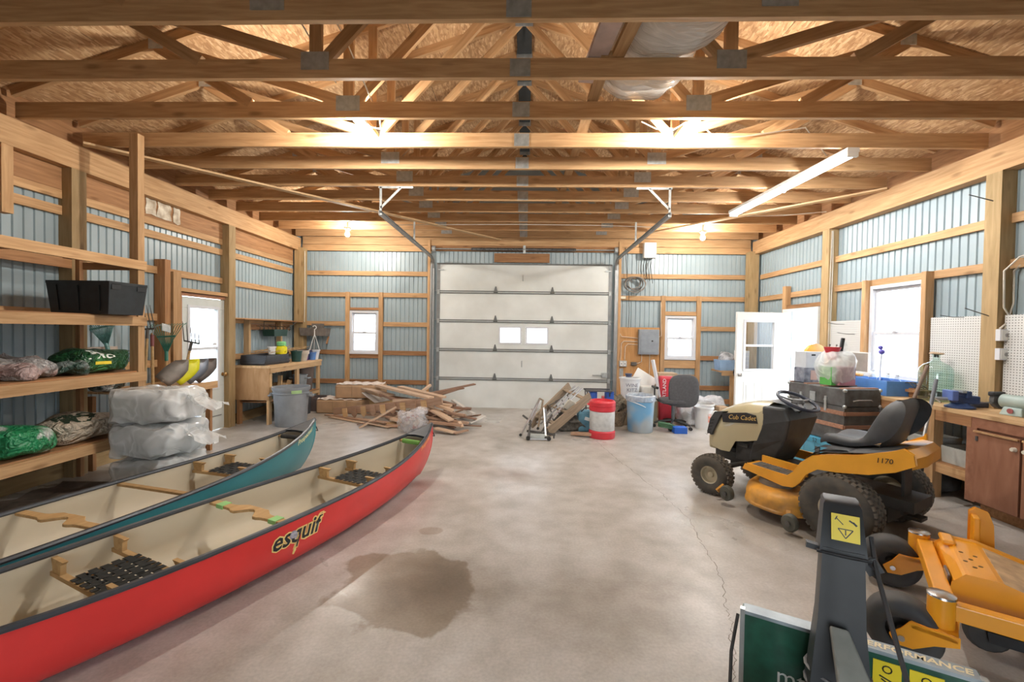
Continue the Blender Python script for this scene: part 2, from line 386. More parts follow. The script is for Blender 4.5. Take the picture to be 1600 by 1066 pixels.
# floor: slab with a wandering crack, sawn joint
flr = tag(MB().b2((LM-.1, FY-.1, -.15), (RM+.1, BM+.1, 0)).build('floor', concrete), 'grey poured concrete floor slab with dark damp stain and crack', 'floor', kind='structure')
crk = MB(); pts = [(1.02,6.9),(1.04,6.3),(1.12,5.75),(1.17,5.3),(1.22,5.1),(1.30,4.6),(1.36,4.3),(1.37,4.0),(1.42,3.7),(1.36,3.4),(1.33,3.15),(1.30,2.9),(1.25,2.7),(1.17,2.5),(1.14,2.35),(1.08,2.25),(1.05,2.12),(.98,2.0),(.93,1.9),(.82,1.8),(.78,1.6)]
fine = []
for i in range(len(pts)-1):
    for k in range(8):
        t = k/8; x = pts[i][0]*(1-t)+pts[i+1][0]*t; y = pts[i][1]*(1-t)+pts[i+1][1]*t
        fine.append((x + random.uniform(-.012, .012), y + random.uniform(-.01, .01)))
for i in range(len(fine)-1):
    (x0, y0), (x1, y1) = fine[i], fine[i+1]; w = random.uniform(.0012, .0026)
    crk.add([(x0-w, y0, .0006), (x0+w, y0, .0006), (x1+w, y1, .0006), (x1-w, y1, .0006)], [(0,1,2,3)])
crk.build('crack', M('crack_dark', (.16,.135,.11), rough=.9), flr)

# ---------------------------------------------------------------- ceiling
SL = .318
def roof_z(x): return 3.64 + SL*(4.53-abs(x-CX))
ceil = struct('ceiling', 'pitched roof of golden OSB sheets above the wooden trusses', 'ceiling')
ang = math.atan(SL)
for side in (-1, 1):
    L0 = 4.9/math.cos(ang); nrow = 4; rw = L0/nrow
    for r_ in range(nrow):
        y = FY-.3 - (1.22 if r_ % 2 else 0)
        while y < BM+.3:
            y1 = min(y+2.44, BM+.35); ya = max(y, FY-.3)
            if y1-ya > .1:
                s0 = r_*rw+.002; s1 = (r_+1)*rw-.002
                def pt(s_, d): return V((CX+side*s_*math.cos(ang), 0, 3.735+SL*4.53 - s_*math.sin(ang) + d))
                b_ = MB().b2((-(y1-ya)/2+.003, -rw/2+.003, -.006), ((y1-ya)/2-.003, rw/2-.003, .006)).build('osb_panel', osb, ceil)
                mid = pt((s0+s1)/2, 0); X = Matrix(((0, side*math.cos(ang), 0), (1, 0, 0), (0, -math.sin(ang), 1))).to_4x4()
                sl = V((side*math.cos(ang), 0, -math.sin(ang))); yy = V((0,1,0)); nn = yy.cross(sl)
                X = Matrix((yy, sl, nn)).transposed().to_4x4(); X.translation = (mid[0], (ya+y1)/2, mid[2]); b_.matrix_local = X
            y += 2.44
for side in (-1, 1):
    m_ = MB(); m_.add([(CX, FY-.4, 3.76+SL*4.53), (CX+side*5.0, FY-.4, 3.76+SL*4.53-5.0*SL), (CX+side*5.0, BM+.4, 3.76+SL*4.53-5.0*SL), (CX, BM+.4, 3.76+SL*4.53)], [(0,1,2,3)]); m_.build('leak_cover', M('leak_cover_black', (.05,.045,.04), rough=.95), ceil)  # unseen backing planes, added to block sky leaking between the panels
    x = (LX-.155) if side < 0 else (RX+.155)
    board('eave_shade_board', (x, FY, 3.58), (x, BY, 3.58), .03, .36, lumber_d, ceil)  # blocking in dark lumber, its tone standing in for the eave shadow
rv = MB()
rv.b2((CX-.09, FY, 5.09), (CX+.09, BM, 5.10)); rv.build('ridge_strip', M('ridge_dark', (.035,.04,.042), rough=.9), ceil)

# ---------------------------------------------------------------- trusses
truss = thing('roof_truss', 'x', 'truss', (0, 2.62, 0), 0, 'roof trusses')
def tboard(n, a, b, w, p=truss, t=.038, mat=lumber): return board(n, (a[0], .019, a[1]), (b[0], .019, b[1]), t, w, mat, p, up=(0,0,1) if abs(a[0]-b[0]) > .01 else (1,0,0))
tboard('bottom_chord', (LX-.02, TZ+.07), (RX+.02, TZ+.07), .14)
for s_ in (-1, 1):
    e = CX+s_*4.6
    tboard('top_chord', (e, roof_z(e)+.045), (CX+s_*.01, roof_z(CX)+.045), .09)
    tboard('web', (CX+s_*1.52, TZ+.13), (CX+s_*3.25, roof_z(CX+s_*3.25)+.02), .088)
    tboard('web', (CX+s_*1.52, TZ+.13), (CX+s_*1.52, roof_z(CX+s_*1.52)+.03), .088)
    tboard('web', (CX+s_*1.46, TZ+.13), (CX+s_*.03, roof_z(CX)+.02), .088)
    tboard('web', (CX+s_*3.25, roof_z(CX+s_*3.25)), (CX+s_*2.4, TZ+.13), .088)
    for k, y in enumerate((-.003, .041)):
        MB().box((CX+s_*1.52, y, TZ+.125), (.21, .004, .13)).build('gusset_plate', galv, truss)
    MB().box((CX+s_*3.25, -.003, roof_z(CX+s_*3.25)+.03), (.13, .004, .10)).build('gusset_plate', galv, truss)
MB().box((CX, -.003, TZ+.07), (.15, .004, .125)).build('gusset_plate', galv, truss)
MB().box((CX, -.003, roof_z(CX)+.02), (.2, .004, .15)).build('gusset_plate', galv, truss)
TY = [2.62+.597*k for k in range(-1, 11)]
ords = ['nearest', 'second', 'third', 'fourth', 'fifth', 'sixth', 'seventh', 'eighth', 'ninth', 'tenth']
for k, y in enumerate(TY):
    o = truss if k == 1 else copy_tree(truss); o.location = (0, y, 0)
    i = k-1
    if i < 0: lb = 'wooden roof truss overhead behind the top edge of the picture'
    elif i == 0: lb = 'nearest wooden roof truss in view, along the top edge of the picture'
    elif i == 10: lb = 'farthest wooden roof truss, tight against the back wall'
    elif i == 3: lb = 'fourth wooden roof truss from the camera, just behind the two front bulbs'
    else: lb = '%s wooden roof truss in view counted from the camera' % ords[i]
    o['label'] = lb

# ---------------------------------------------------------------- walls
def sheets(parent, axis, plane, outward, u0, u1, z0, z1, holes, pitch=.0905, width=.905):
    """corrugated steel sheets; holes = [(ua, ub, za, zb)]"""
    br = {u0, u1}
    k = 1
    while u0+k*width < u1: br.add(u0+k*width); k += 1
    for h in holes: br.add(max(u0, h[0])); br.add(min(u1, h[1]))
    br = sorted(br); d = .014*outward
    for a, b in zip(br[:-1], br[1:]):
        if b-a < .01: continue
        mid = (a+b)/2; cuts = sorted([(h[2], h[3]) for h in holes if h[0] < mid < h[1]]); zs = []; z = z0
        for ca, cb in cuts:
            if ca > z+.01: zs.append((z, ca))
            z = max(z, cb)
        if z < z1-.01: zs.append((z, z1))
        def dep(u):
            q = (u-u0) % pitch
            return 0 if q < .066 else d*(q-.066)/.006 if q < .072 else d if q < .084 else d*(pitch-q)/(pitch-.084)
        prof = [(a, dep(a))]; i0 = math.floor((a-u0)/pitch)-1
        for i in range(i0, i0+int((b-a)/pitch)+4):
            for du, dd in ((.0, 0), (.066, 0), (.072, d), (.084, d)):
                u = u0+i*pitch+du
                if a < u < b: prof.append((u, dd))
        prof.append((b, dep(b)))
        for za, zb in zs:
            mb = MB(); n = len(prof); vs = []
            for zz in (za, zb):
                for u, dd in prof: vs.append((u, plane+dd, zz) if axis == 'x' else (plane+dd, u, zz))
            mb.add(vs, [(i, i+1, n+i+1, n+i) for i in range(n-1)]); mb.build('steel_sheet', steel, parent)

# openings
GD = (-1.83, 1.73, 0, 2.95)                    # garage door
W1 = (-3.62, -3.02, 1.06, 1.95); W2 = (2.80, 3.42, 1.05, 1.93)   # back windows
D2 = (5.74, 6.66, 0, 2.0)                      # left man door
D3 = (6.80, 7.66, 0, 2.0)                      # right man door (open)
W3 = (5.10, 5.88, 1.02, 2.23)                  # right window

wb = struct('wall_back', 'back wall of blue-grey ribbed steel with wooden girts and corner posts')
sheets(wb, 'x', BM, 1, LM, RM, 0, 3.75, [GD, W1, W2])
g = MB()  # gable above
for s_ in (-1, 1): g.add([(CX, BM+.02, 3.75), (CX+s_*4.75, BM+.02, 3.75), (CX, BM+.02, 5.2)], [(0,1,2)] if s_ < 0 else [(0,2,1)])
g.build('gable_sheet', steel, wb)
def girt_x(x0, x1, z, h=.09, y=BY, mat=lumber, p=wb): return board('girt', (x0, y+.02, z), (x1, y+.02, z), .038, h, mat, p)
board('top_plate', (LX, BY-.02, 3.23), (-1.96, BY-.02, 3.23), .038, .12, lumber, wb)
board('top_plate', (1.86, BY-.02, 3.23), (RX, BY-.02, 3.23), .038, .12, lumber, wb)
board('top_plate', (LX, BY-.0, 3.38), (RX, BY-.0, 3.38), .05, .16, lumber, wb)
for z in (2.72, 2.28):
    girt_x(LX+.02, -1.97, z); girt_x(1.90, RX-.02, z)
for z, m_ in ((1.68, lumber), (1.09, lumber_d), (.49, lumber_d)):
    girt_x(LX+.02, -3.71, z, mat=m_); girt_x(-2.93, -1.97, z, mat=m_); girt_x(3.51, RX-.02, z, mat=m_)
girt_x(-3.62, -3.02, .49, mat=lumber_d); girt_x(-3.62, -3.02, 1.02, mat=lumber_d); girt_x(-3.62, -3.02, 1.99, .05, mat=lumber_d)
girt_x(2.80, 3.42, 1.98, .08); girt_x(2.80, 3.42, .96, .16); girt_x(1.9, 2.8, .49, mat=lumber_d); girt_x(2.8, 3.42, .7, .1); girt_x(2.8, 3.42, .49, .1, mat=lumber_d)
for z in (.06,): girt_x(LX, -1.97, z, .14, mat=green_post); girt_x(1.9, RX, z, .14, mat=green_post)
for x in (-3.665, -2.975, 2.755, 3.465): board('stud', (x, BY+.0, 0), (x, BY+.0, 2.33), .05, .085, lumber, wb, up=(1,0,0))
for x in (-1.985, 1.875): board('jamb_stud', (x, BY-.0, 0), (x, BY-.0, 3.4), .09, .05, lumber, wb, up=(1,0,0))
board('header', (-1.96, BY+.01, 3.33), (1.86, BY+.01, 3.33), .04, .28, lumber_d, wb)
board('header', (-.66, BY+.0, 3.06), (.46, BY+.0, 3.06), .03, .18, lumber_d, wb)
for s_, x in ((1, LX+.0), (-1, RX-.0)): board('post', (x+.01*s_, 8.74, 0), (x+.01*s_, 8.74, 3.2), .16, .18, green_post, wb, up=(1,0,0))

wl = struct('wall_left', 'left wall of ribbed steel sheet with posts, girts and top beam')
sheets(wl, 'y', LM, -1, FY, BM, 0, 3.75, [D2])
board('top_beam', (LX-.07, 1.2, 3.275), (LX-.07, BY-.1, 3.275), .14, .25, lumber, wl)
board('top_beam', (LX-.07, FY, 3.275), (LX-.07, 1.2, 3.275), .14, .25, lumber, wl)
for y in (-.45, 1.95, 4.355, 6.69): board('post', (LX-.07, y, 0), (LX-.07, y, 3.15), .14, .15, green_post, wl, up=(0,1,0))
board('post', (LX-.05, 3.74, 2.55), (LX-.05, 3.74, 3.15), .09, .09, lumber, wl, up=(0,1,0))
for y0, y1 in ((FY, -.52), (-.37, 1.88), (2.02, 4.28), (4.43, 6.61), (6.77, 8.65)):
    for z in (2.72, 2.28) + ((1.68, 1.09, .49) if y1 < 6 or y0 > 6.7 else ()):
        if y1 > 4.5 and y0 < 4.5 and z < 2: continue
        board('girt', (LG-.02, y0, z), (LG-.02, y1, z), .038, .09, lumber, wl)
    board('girt', (LG-.02, y0, 2.88), (LG-.02, y1, 2.88), .038, .085, lumber, wl)
    board('fascia_plank', (LG-.02, y0, 3.05), (LG-.02, y1, 3.05), .034, .25, lumber_d, wl)
for z in (1.68, 1.09, .49): board('girt', (LG-.02, 4.43, z), (LG-.02, 5.42, z), .038, .09, lumber, wl)
board('sill_board', (LG-.02, FY, .07), (LG-.02, 5.42, .07), .038, .16, green_post, wl)
board('sill_board', (LG-.02, 6.77, .07), (LG-.02, BY, .07), .038, .16, green_post, wl)
board('door_stud', (LX-.07, 5.46, 0), (LX-.07, 5.46, 2.42), .14, .09, lumber_d, wl, up=(0,1,0))
board('door_stud', (LX-.06, 5.59, 0), (LX-.06, 5.59, 2.28), .16, .13, lumber, wl, up=(0,1,0))
board('door_header', (LX-.08, 5.55, 2.065), (LX-.08, 6.63, 2.065), .12, .05, lumber, wl)
# wall insulation showing through beside the fascia plank
for i, (y, w) in enumerate(((5.32, .16), (5.52, .22), (5.72, .12))):
    MB().prism([((-.5+.06*math.sin(i*3+1))*w, -.10), ((.1+.1*i)*w*.5, -.085-.02*i), ((.5+.05*math.sin(i))*w, -.10), (.44*w, -.02), (.52*w, .06), (.42*w, .105), (0, .09), (-.46*w, .105), (-.40*w, .03), (-.5*w, -.03)], .004, frame_m((LG+.0005, y, 3.05), (0,1,0), (0,0,1))).build('peeling_patch', M('insulation', (.58,.54,.45), rough=.95, var=.4, scale=10, dirt=(.36,.27,.18)), wl)

wr = struct('wall_right', 'right wall of ribbed steel sheet with treated posts, girts and top beam')
sheets(wr, 'y', RM, 1, FY, BM, 0, 3.75, [D3, W3])
board('top_beam', (RX+.07, 2.0, 3.275), (RX+.07, BY-.1, 3.275), .14, .25, lumber, wr)
board('top_beam', (RX+.07, FY, 3.275), (RX+.07, 2.0, 3.275), .14, .25, lumber, wr)
for y in (-.45, 1.95, 4.33, 6.66): board('post', (RX+.07, y, 0), (RX+.07, y, 3.15), .14, .145, green_post, wr, up=(0,1,0))
for y0, y1 in ((FY, -.52), (-.37, 1.88), (2.02, 4.26), (4.40, 6.59), (6.73, 8.65)):
    for z in (2.70, 2.27): board('girt', (RG+.02, y0, z), (RG+.02, y1, z), .038, .088, lumber, wr)
    for z in (1.68, 1.09, .49):
        if y0 > 4.3 and y0 < 8: continue
        board('girt', (RG+.02, y0, z), (RG+.02, y1, z), .038, .088, lumber, wr)
for y in (5.05, 5.92): board('stud', (RX+.06, y, 0), (RX+.06, y, 2.31), .09, .06, lumber, wr, up=(0,1,0))
board('stud', (RX+.06, 7.70, 0), (RX+.06, 7.70, 2.42), .09, .09, lumber, wr, up=(0,1,0))
board('door_header', (RX+.07, 6.73, 2.06), (RX+.07, 7.66, 2.06), .06, .06, lumber_d, wr)
board('sill_board', (RG+.02, FY, .07), (RG+.02, 6.73, .07), .038, .16, green_post, wr)

wf = struct('wall_front', 'wall behind the camera, ribbed steel, outside the picture')
sheets(wf, 'x', FY, -1, LM, RM, 0, 3.75, [(-.95, .95, 0, 2.05)])   # unseen doorway, added to let daylight in
g = MB()
for s_ in (-1, 1): g.add([(CX, FY-.02, 3.75), (CX+s_*4.75, FY-.02, 3.75), (CX, FY-.02, 5.2)], [(0,1,2)] if s_ > 0 else [(0,2,1)])
g.build('gable_sheet', steel, wf)

# outdoors: pale gravel yard and a snow-bright field
gd = MB().b2((-60, -60, -.3), (60, 60, -.16)).build('ground', M('yard', (.22,.22,.20), rough=.9, var=.2, scale=.6))
tag(gd, 'pale sunlit gravel yard outside the building', 'ground', kind='structure')

# ---------------------------------------------------------------- windows
def hung_window(name, label, plane, axis, u0, u1, z0, z1, depth=.07, sgn=1):
    """double-hung vinyl window; sgn = direction to the outside"""
    r = struct(name, label, 'window')
    def B(mb, ua, ub, d0, d1, za, zb):
        if axis == 'x': mb.b2((ua, plane+sgn*d0, za), (ub, plane+sgn*d1, zb))
        else: mb.b2((plane+sgn*d0, ua, za), (plane+sgn*d1, ub, zb))
        return mb
    f = MB(); t = .045
    B(f, u0, u0+t, 0, depth, z0, z1); B(f, u1-t, u1, 0, depth, z0, z1); B(f, u0, u1, 0, depth, z1-t, z1); B(f, u0, u1, -.01, depth, z0, z0+t)
    f.build('frame', vinyl, r)
    zm = z0+(z1-z0)*.49; s = .035
    for nm, za, zb, d in (('lower_sash', z0+t, zm+.02, .02), ('upper_sash', zm-.02, z1-t, .045)):
        m_ = MB(); a, b = u0+t, u1-t
        B(m_, a, a+s, d, d+.022, za, zb); B(m_, b-s, b, d, d+.022, za, zb); B(m_, a, b, d, d+.022, za, za+s); B(m_, a, b, d, d+.022, zb-s, zb)
        so = m_.build(nm, vinyl, r); g_ = MB(); B(g_, a+s, b-s, d+.009, d+.013, za+s, zb-s); g_.build('pane', glass, so)
        if nm == 'lower_sash':
            lk = MB(); B(lk, (a+b)/2-.03, (a+b)/2+.03, d-.015, d+.01, zb-.004, zb+.012); lk.build('sash_lock', vinyl, so)
    return r
hung_window('window_1', 'small white double-hung window left of the garage door', BY-.01, 'x', *W1)
hung_window('window_2', 'small white double-hung window beside the grey breaker panel', BY-.01, 'x', *W2)
hung_window('window_3', 'large white double-hung window above the workbench on the right', RX+.07, 'y', *W3)

# ---------------------------------------------------------------- garage door
gdm = M('door_steel', (.73,.76,.74), rough=.5, var=.05, scale=1.5, dirt=(.60,.62,.59))
gdr = M('door_stile', (.30,.31,.31), rough=.4, metal=.5)
d1 = struct('door_1', 'white five-section overhead garage door in the back wall', 'door')
DX0, DX1 = -1.83, 1.73; sec = 2.95/5; DY = BY+.01
for k in range(5):
    z0, z1 = k*sec+(.0005 if k else .0), (k+1)*sec-.0005
    pm = MB(); win = (k == 2)
    if win:
        for xa, xb in ((DX0, -.55), (.47, DX1)): pm.b2((xa, DY, z0), (xb, DY+.045, z1))
        pm.b2((-.08, DY, z0+.13), (0, DY+.045, z0+.49))
        pm.b2((-.55, DY, z0), (.47, DY+.045, z0+.13)); pm.b2((-.55, DY, z0+.49), (.47, DY+.045, z1))
    else: pm.b2((DX0, DY, z0), (DX1, DY+.045, z1))
    ps = pm.build('door_section', gdm, d1)
    st = MB()
    st.b2((DX0, DY-.006, z0), (DX0+.07, DY, z1)); st.b2((DX1-.07, DY-.006, z0), (DX1, DY, z1)); st.build('end_stile', gdr, ps)
    rl = MB(); rl.b2((DX0, DY-.012, z1-.03), (DX1, DY, z1-.008)); rl.b2((DX0, DY-.014, z1+.012 if k < 4 else z1-.004), (DX1, DY, z1+.03 if k < 4 else z1)); rl.build('joint_rail', M('rail_grey', (.15,.155,.15), rough=.6, metal=.0), ps)
    if win:
        for xa, xb in ((-.55, -.08), (.0, .47)):
            fr = MB(); za, zb = z0+.13, z0+.49; t = .035
            fr.b2((xa, DY-.012, za), (xa+t, DY+.05, zb)); fr.b2((xb-t, DY-.012, za), (xb, DY+.05, zb)); fr.b2((xa, DY-.012, za), (xb, DY+.05, za+t)); fr.b2((xa, DY-.012, zb-t), (xb, DY+.05, zb))
            fo = fr.build('window_frame', vinyl, ps); MB().b2((xa+t, DY+.015, za+t), (xb-t, DY+.02, zb-t)).build('pane', glass, fo)
    if k < 4:
        for x in (-.62, .53):
            h = MB(); h.taper((x, DY-.012, z1-.03), (.10, .014), (.02, .014), .15); h.cyl((x-.04, DY-.018, z1), (x+.04, DY-.018, z1), .012, n=8); h.build('hinge', M('hinge_grey', (.14,.145,.14), rough=.5, metal=.3), d1)
        for x in (DX0+.035, DX1-.035):
            h = MB(); h.box((x, DY-.015, z1), (.05, .02, .09)); h.cyl((x, DY-.02, z1+.02), (x+(.12 if x > 0 else -.12), DY-.02, z1+.02), .008, n=8); h.build('roller_hinge', galv, d1)
h = MB(); h.b2((DX0+.03, DY-.03, 2.80), (DX0+.15, DY-.02, 2.82)); h.b2((DX1-.15, DY-.03, 2.80), (DX1-.03, DY-.02, 2.82)); h.build('top_bracket', galv, d1)
h = MB(); h.tube([(-.07, DY-.005, .97), (-.07, DY-.05, .95), (-.07, DY-.05, .87), (-.07, DY-.005, .85)], .008); h.build('handle', galv, d1)
h = MB(); h.tube([(-.07, DY-.005, 2.72), (-.07, DY-.04, 2.70), (-.07, DY-.04, 2.62), (-.07, DY-.005, 2.60)], .008); h.build('handle', galv, d1)
h = MB(); h.b2((1.36, DY-.04, .70), (1.62, DY-.02, .72)); h.b2((1.55, DY-.05, .66), (1.66, DY, .76)); h.build('slide_lock', galv, d1)

trk_m = M('track_steel', (.45,.46,.46), rough=.4, metal=.7)
for s_, x, lb in ((-1, -1.90, 'galvanised overhead door track on the left of the garage door'), (1, 1.80, 'galvanised overhead door track on the right of the garage door')):
    t = thing('door_track', lb, 'track', (x, BY-.05, 0), 0, 'garage door tracks')
    def chan(pts, nm):
        m_ = MB()
        for a, b in zip(pts[:-1], pts[1:]):
            m_.bar(a, b, .06, .006, upv=(1,0,0)); a2 = V(a); b2 = V(b)
            d = (b2-a2).normalized(); n_ = V((1,0,0)).cross(d)*.028
            m_.bar(a2+n_+V((.014*-s_,0,0)), b2+n_+V((.014*-s_,0,0)), .004, .03, upv=(1,0,0)); m_.bar(a2-n_+V((.014*-s_,0,0)), b2-n_+V((.014*-s_,0,0)), .004, .03, upv=(1,0,0))
        return m_.build(nm, trk_m, t)
    chan([(0, 0, .02), (0, 0, 2.83)], 'vertical_rail')
    MB().b2((s_*.015-.012, .02, 0), (s_*.015+.045*s_, .045, 2.95)).build('jamb_angle', trk_m, t)
    chan([(0, 0, 2.83), (0, -.04, 2.93), (0, -.12, 3.0), (0, -.25, 3.03)], 'curved_rail')
    chan([(0, -.25, 3.03), (0, -3.27, 3.06)], 'horizontal_rail')
    hg = MB(); hg.bar((0, -3.2, 3.03), (0, -3.2, 3.41), .03, .004, (0,1,0)); hg.bar((0, -3.2, 3.14), (-s_*.26, -3.2, 3.4), .03, .004, (0,1,0)); hg.bar((s_*.03, -3.2, 3.41), (-s_*.42, -3.2, 3.41), .004, .035, (0,0,1)); hg.build('hanger', galv, t)
    hg = MB(); hg.bar((0, -1.5, 3.04), (0, -1.5, 3.41), .03, .004, (0,1,0)); hg.build('hanger', galv, t)
sp = thing('torsion_spring', 'dark coiled torsion spring shaft above the garage door', 'spring', (0, BY-.08, 3.22))
MB().cyl((-1.92, 0, 0), (1.82, 0, 0), .012, n=10).build('shaft', galv, sp)
for xa, xb in ((-1.12, -.08), (-.02, .98)):
    m_ = MB(); n = 46; prof = []
    for i in range(n*2+1): prof.append(((xa+(xb-xa)*i/(n*2), 0, 0), .034 if i % 2 else .026))
    m_.rings(prof, 10); m_.build('spring', steel_dk, sp)
for x in (-1.88, 1.78): m_ = MB(); m_.cyl((x-.03, 0, 0), (x+.03, 0, 0), .06, n=16); m_.build('cable_drum', galv, sp)
MB().box((-.05, .03, 0), (.05, .06, .16)).build('centre_bracket', galv, sp)

# ---------------------------------------------------------------- man doors
d2 = struct('door_2', 'white steel side door with a half-glass window in the left wall', 'door')
f = MB(); y0, y1, zt = D2[0], D2[1], D2[3]; x0, x1 = LG-.02, LG+.045
f.b2((x0-.02, y0-.05, 0), (x1, y0+.02, zt+.03)); f.b2((x0-.02, y1-.02, 0), (x1, y1+.02, zt+.03)); f.b2((x0-.02, y0-.05, zt-.01), (x1, y1+.02, zt+.03)); f.build('door_frame', M('frame_brown', (.36,.17,.09), rough=.6), d2)
def leaf(parent, W_, H_, win, mat):
    """door leaf in local X (width) Z (height), thickness along Y; win = (xa, xb, za, zb)"""
    xa, xb, za, zb = win; m_ = MB(); t = .022
    m_.b2((0,-t,0), (W_,t,za)); m_.b2((0,-t,zb), (W_,t,H_)); m_.b2((0,-t,za), (xa,t,zb)); m_.b2((xb,-t,za), (W_,t,zb))
    lf = m_.build('door_leaf', mat, parent, bevel=.003)
    fr = MB(); s = .04
    for ya, yb in ((-t-.012, -t), (t, t+.012)):
        fr.b2((xa-s,ya,za-s), (xa,yb,zb+s)); fr.b2((xb,ya,za-s), (xb+s,yb,zb+s)); fr.b2((xa,ya,za-s), (xb,yb,za)); fr.b2((xa,ya,zb), (xb,yb,zb+s))
    zm = (za+zb)/2; fr.b2((xa,-.018,zm-.018), (xb,.018,zm+.018)); fo = fr.build('lite_frame', vinyl, lf)
    for a, b in ((za, zm-.018), (zm+.018, zb)): MB().b2((xa,-.003,a), (xb,.003,b)).build('pane', glass, lf)
    return lf
D2M = Matrix.Translation((LG+.0, y0+.02, .01)) @ Matrix.Rotation(PI/2, 4, 'Z')
lf = leaf(d2, .88, 1.97, (.16, .70, .66, 1.82), M('door_grey', (.60,.63,.60), rough=.45, var=.04)); lf.matrix_local = D2M
k = MB(); k.lathe([(.0,0),(.028,.0),(.028,.008),(.012,.012),(.012,.03),(.027,.04),(.03,.055),(.02,.066),(0,.068)], 16, X=Matrix.Translation((.82, -.022, .83)) @ Matrix.Rotation(PI/2, 4, 'X')); k.build('door_knob', M('brass', (.45,.28,.12), rough=.3, metal=.9), lf, True)
for z in (.25, 1.0, 1.75):
    MB().box((.0, -.026, z), (.03, .012, .09)).build('hinge', M('hinge_brass', (.35,.22,.12), rough=.4, metal=.8), lf)
MB().box((.63, -.03, 1.30), (.07, .012, .03)).build('latch', vinyl, lf)
MB().b2((.1, -.026, .20), (.8, -.022, .215)).build('crease', gdr, lf)

d3 = struct('door_3', 'white door standing open into the room beside the trunks', 'door')
f = MB(); y0, y1, zt = D3[0], D3[1], D3[3]; x0, x1 = RX-.01, RX+.12
f.b2((x0, y0-.03, 0), (x1, y0+.02, zt+.02)); f.b2((x0, y1-.02, 0), (x1, y1+.03, zt+.02)); f.b2((x0, y0-.03, zt-.02), (x1, y1+.03, zt+.02)); f.build('door_frame', white_p, d3)
lf = leaf(d3, .84, 1.95, (.17, .68, .98, 1.78), white_p)
lf.matrix_local = Matrix.Translation((RX-.03, y1-.02, .01)) @ Matrix.Rotation(math.radians(187), 4, 'Z')
for xa, xb in ((.14, .36), (.48, .70)):
    m_ = MB()
    for ya in (.022, -.028): 
        m_.b2((xa, ya, .18), (xb, ya+.006, .20)); m_.b2((xa, ya, .74), (xb, ya+.006, .76)); m_.b2((xa, ya, .18), (xa+.02, ya+.006, .76)); m_.b2((xb-.02, ya, .18), (xb, ya+.006, .76)); m_.b2((xa+.05, ya, .23), (xb-.05, ya+.006, .71))
    m_.build('raised_panel', white_p, lf, bevel=.003)
for sg in (1,):
    k = MB(); k.lathe([(.0,0),(.03,.0),(.03,.008),(.012,.012),(.012,.03),(.027,.04),(.03,.055),(.02,.066),(0,.068)], 16, X=Matrix.Translation((.78, .022, .88)) @ Matrix.Rotation(-PI/2, 4, 'X')); k.build('door_knob', chrome, lf, True)

# ---------------------------------------------------------------- lamps
bulb_m = bpy.data.materials.new('bulb_glow'); bulb_m.use_nodes = True
b_ = bulb_m.node_tree.nodes['Principled BSDF']; b_.inputs['Emission Color'].default_value = (1, .955, .88, 1); b_.inputs['Emission Strength'].default_value = BULB
bulb_b = bulb_m.copy(); bulb_b.name = 'bulb_glow_back'; bulb_b.node_tree.nodes['Principled BSDF'].inputs['Emission Strength'].default_value = BULB*.6
tube_m = bpy.data.materials.new('tube_glow'); tube_m.use_nodes = True
b_ = tube_m.node_tree.nodes['Principled BSDF']; b_.inputs['Emission Color'].default_value = (.95, .98, 1, 1); b_.inputs['Emission Strength'].default_value = TUBE
porc = M('porcelain', (.22,.22,.22), rough=.5)
for x, y, z, lb in ((-1.56, 4.03, 3.385, 'bare glowing bulb in a ceiling socket, front left'), (1.485, 4.03, 3.385, 'bare glowing bulb in a ceiling socket, front right'), (-3.21, 7.72, 3.265, 'bare glowing bulb near the back wall, above the small left window'), (3.06, 7.72, 3.255, 'bare glowing bulb near the back wall, above the right-hand window')):
    t = thing('light_bulb', lb, 'bulb', (x, y, z), 0, 'ceiling bulbs')
    MB().lathe([(0,.0),(.018,-.002),(.034,-.03),(.038,-.052),(.034,-.075),(.02,-.09),(0,-.094)][::-1], 14, c=(0,0,.047)).build('bulb', bulb_m if y < 5 else bulb_b, t, True)
    MB().lathe([(.022,.04),(.03,.06),(.045,.072),(.05,.09),(0,.09)], 14).build('socket', porc, t, True)
    bx = MB(); bx.box((0, 0, .105), (.10, .10, .03)); bx.build('junction_box', galv, t)
    if y > 5: MB().cyl((0, 0, .12), (0, 0, .30), .012, n=8).build('drop_pipe', galv, t, True)
    board('mounting_block', (0, -.06, .139 if y < 5 else .30), (0, .46 if y < 5 else .34, .139 if y < 5 else .30), .09, .038, lumber, t)
t = thing('tube_light', 'long fluorescent strip light hanging under the trusses at right', 'light', (3.11, 5.5, 3.40), math.radians(3))
MB().b2((-.06, -1.12, -.03), (.06, 1.12, .01)).build('housing', white_p, t)
for x in (-.03, .03): MB().cyl((x, -1.08, -.05), (x, 1.08, -.05), .017, n=10).build('tube', tube_m, t, True)
for y in (-1.1, 0, 1.1): MB().b2((-.055, y-.015, -.075), (.055, y+.015, -.03)).build('tube_holder', white_p, t)
for y in (-.9, .9): MB().b2((-.02, y-.02, .01), (.02, y+.02, .022)).build('mounting_clip', galv, t)
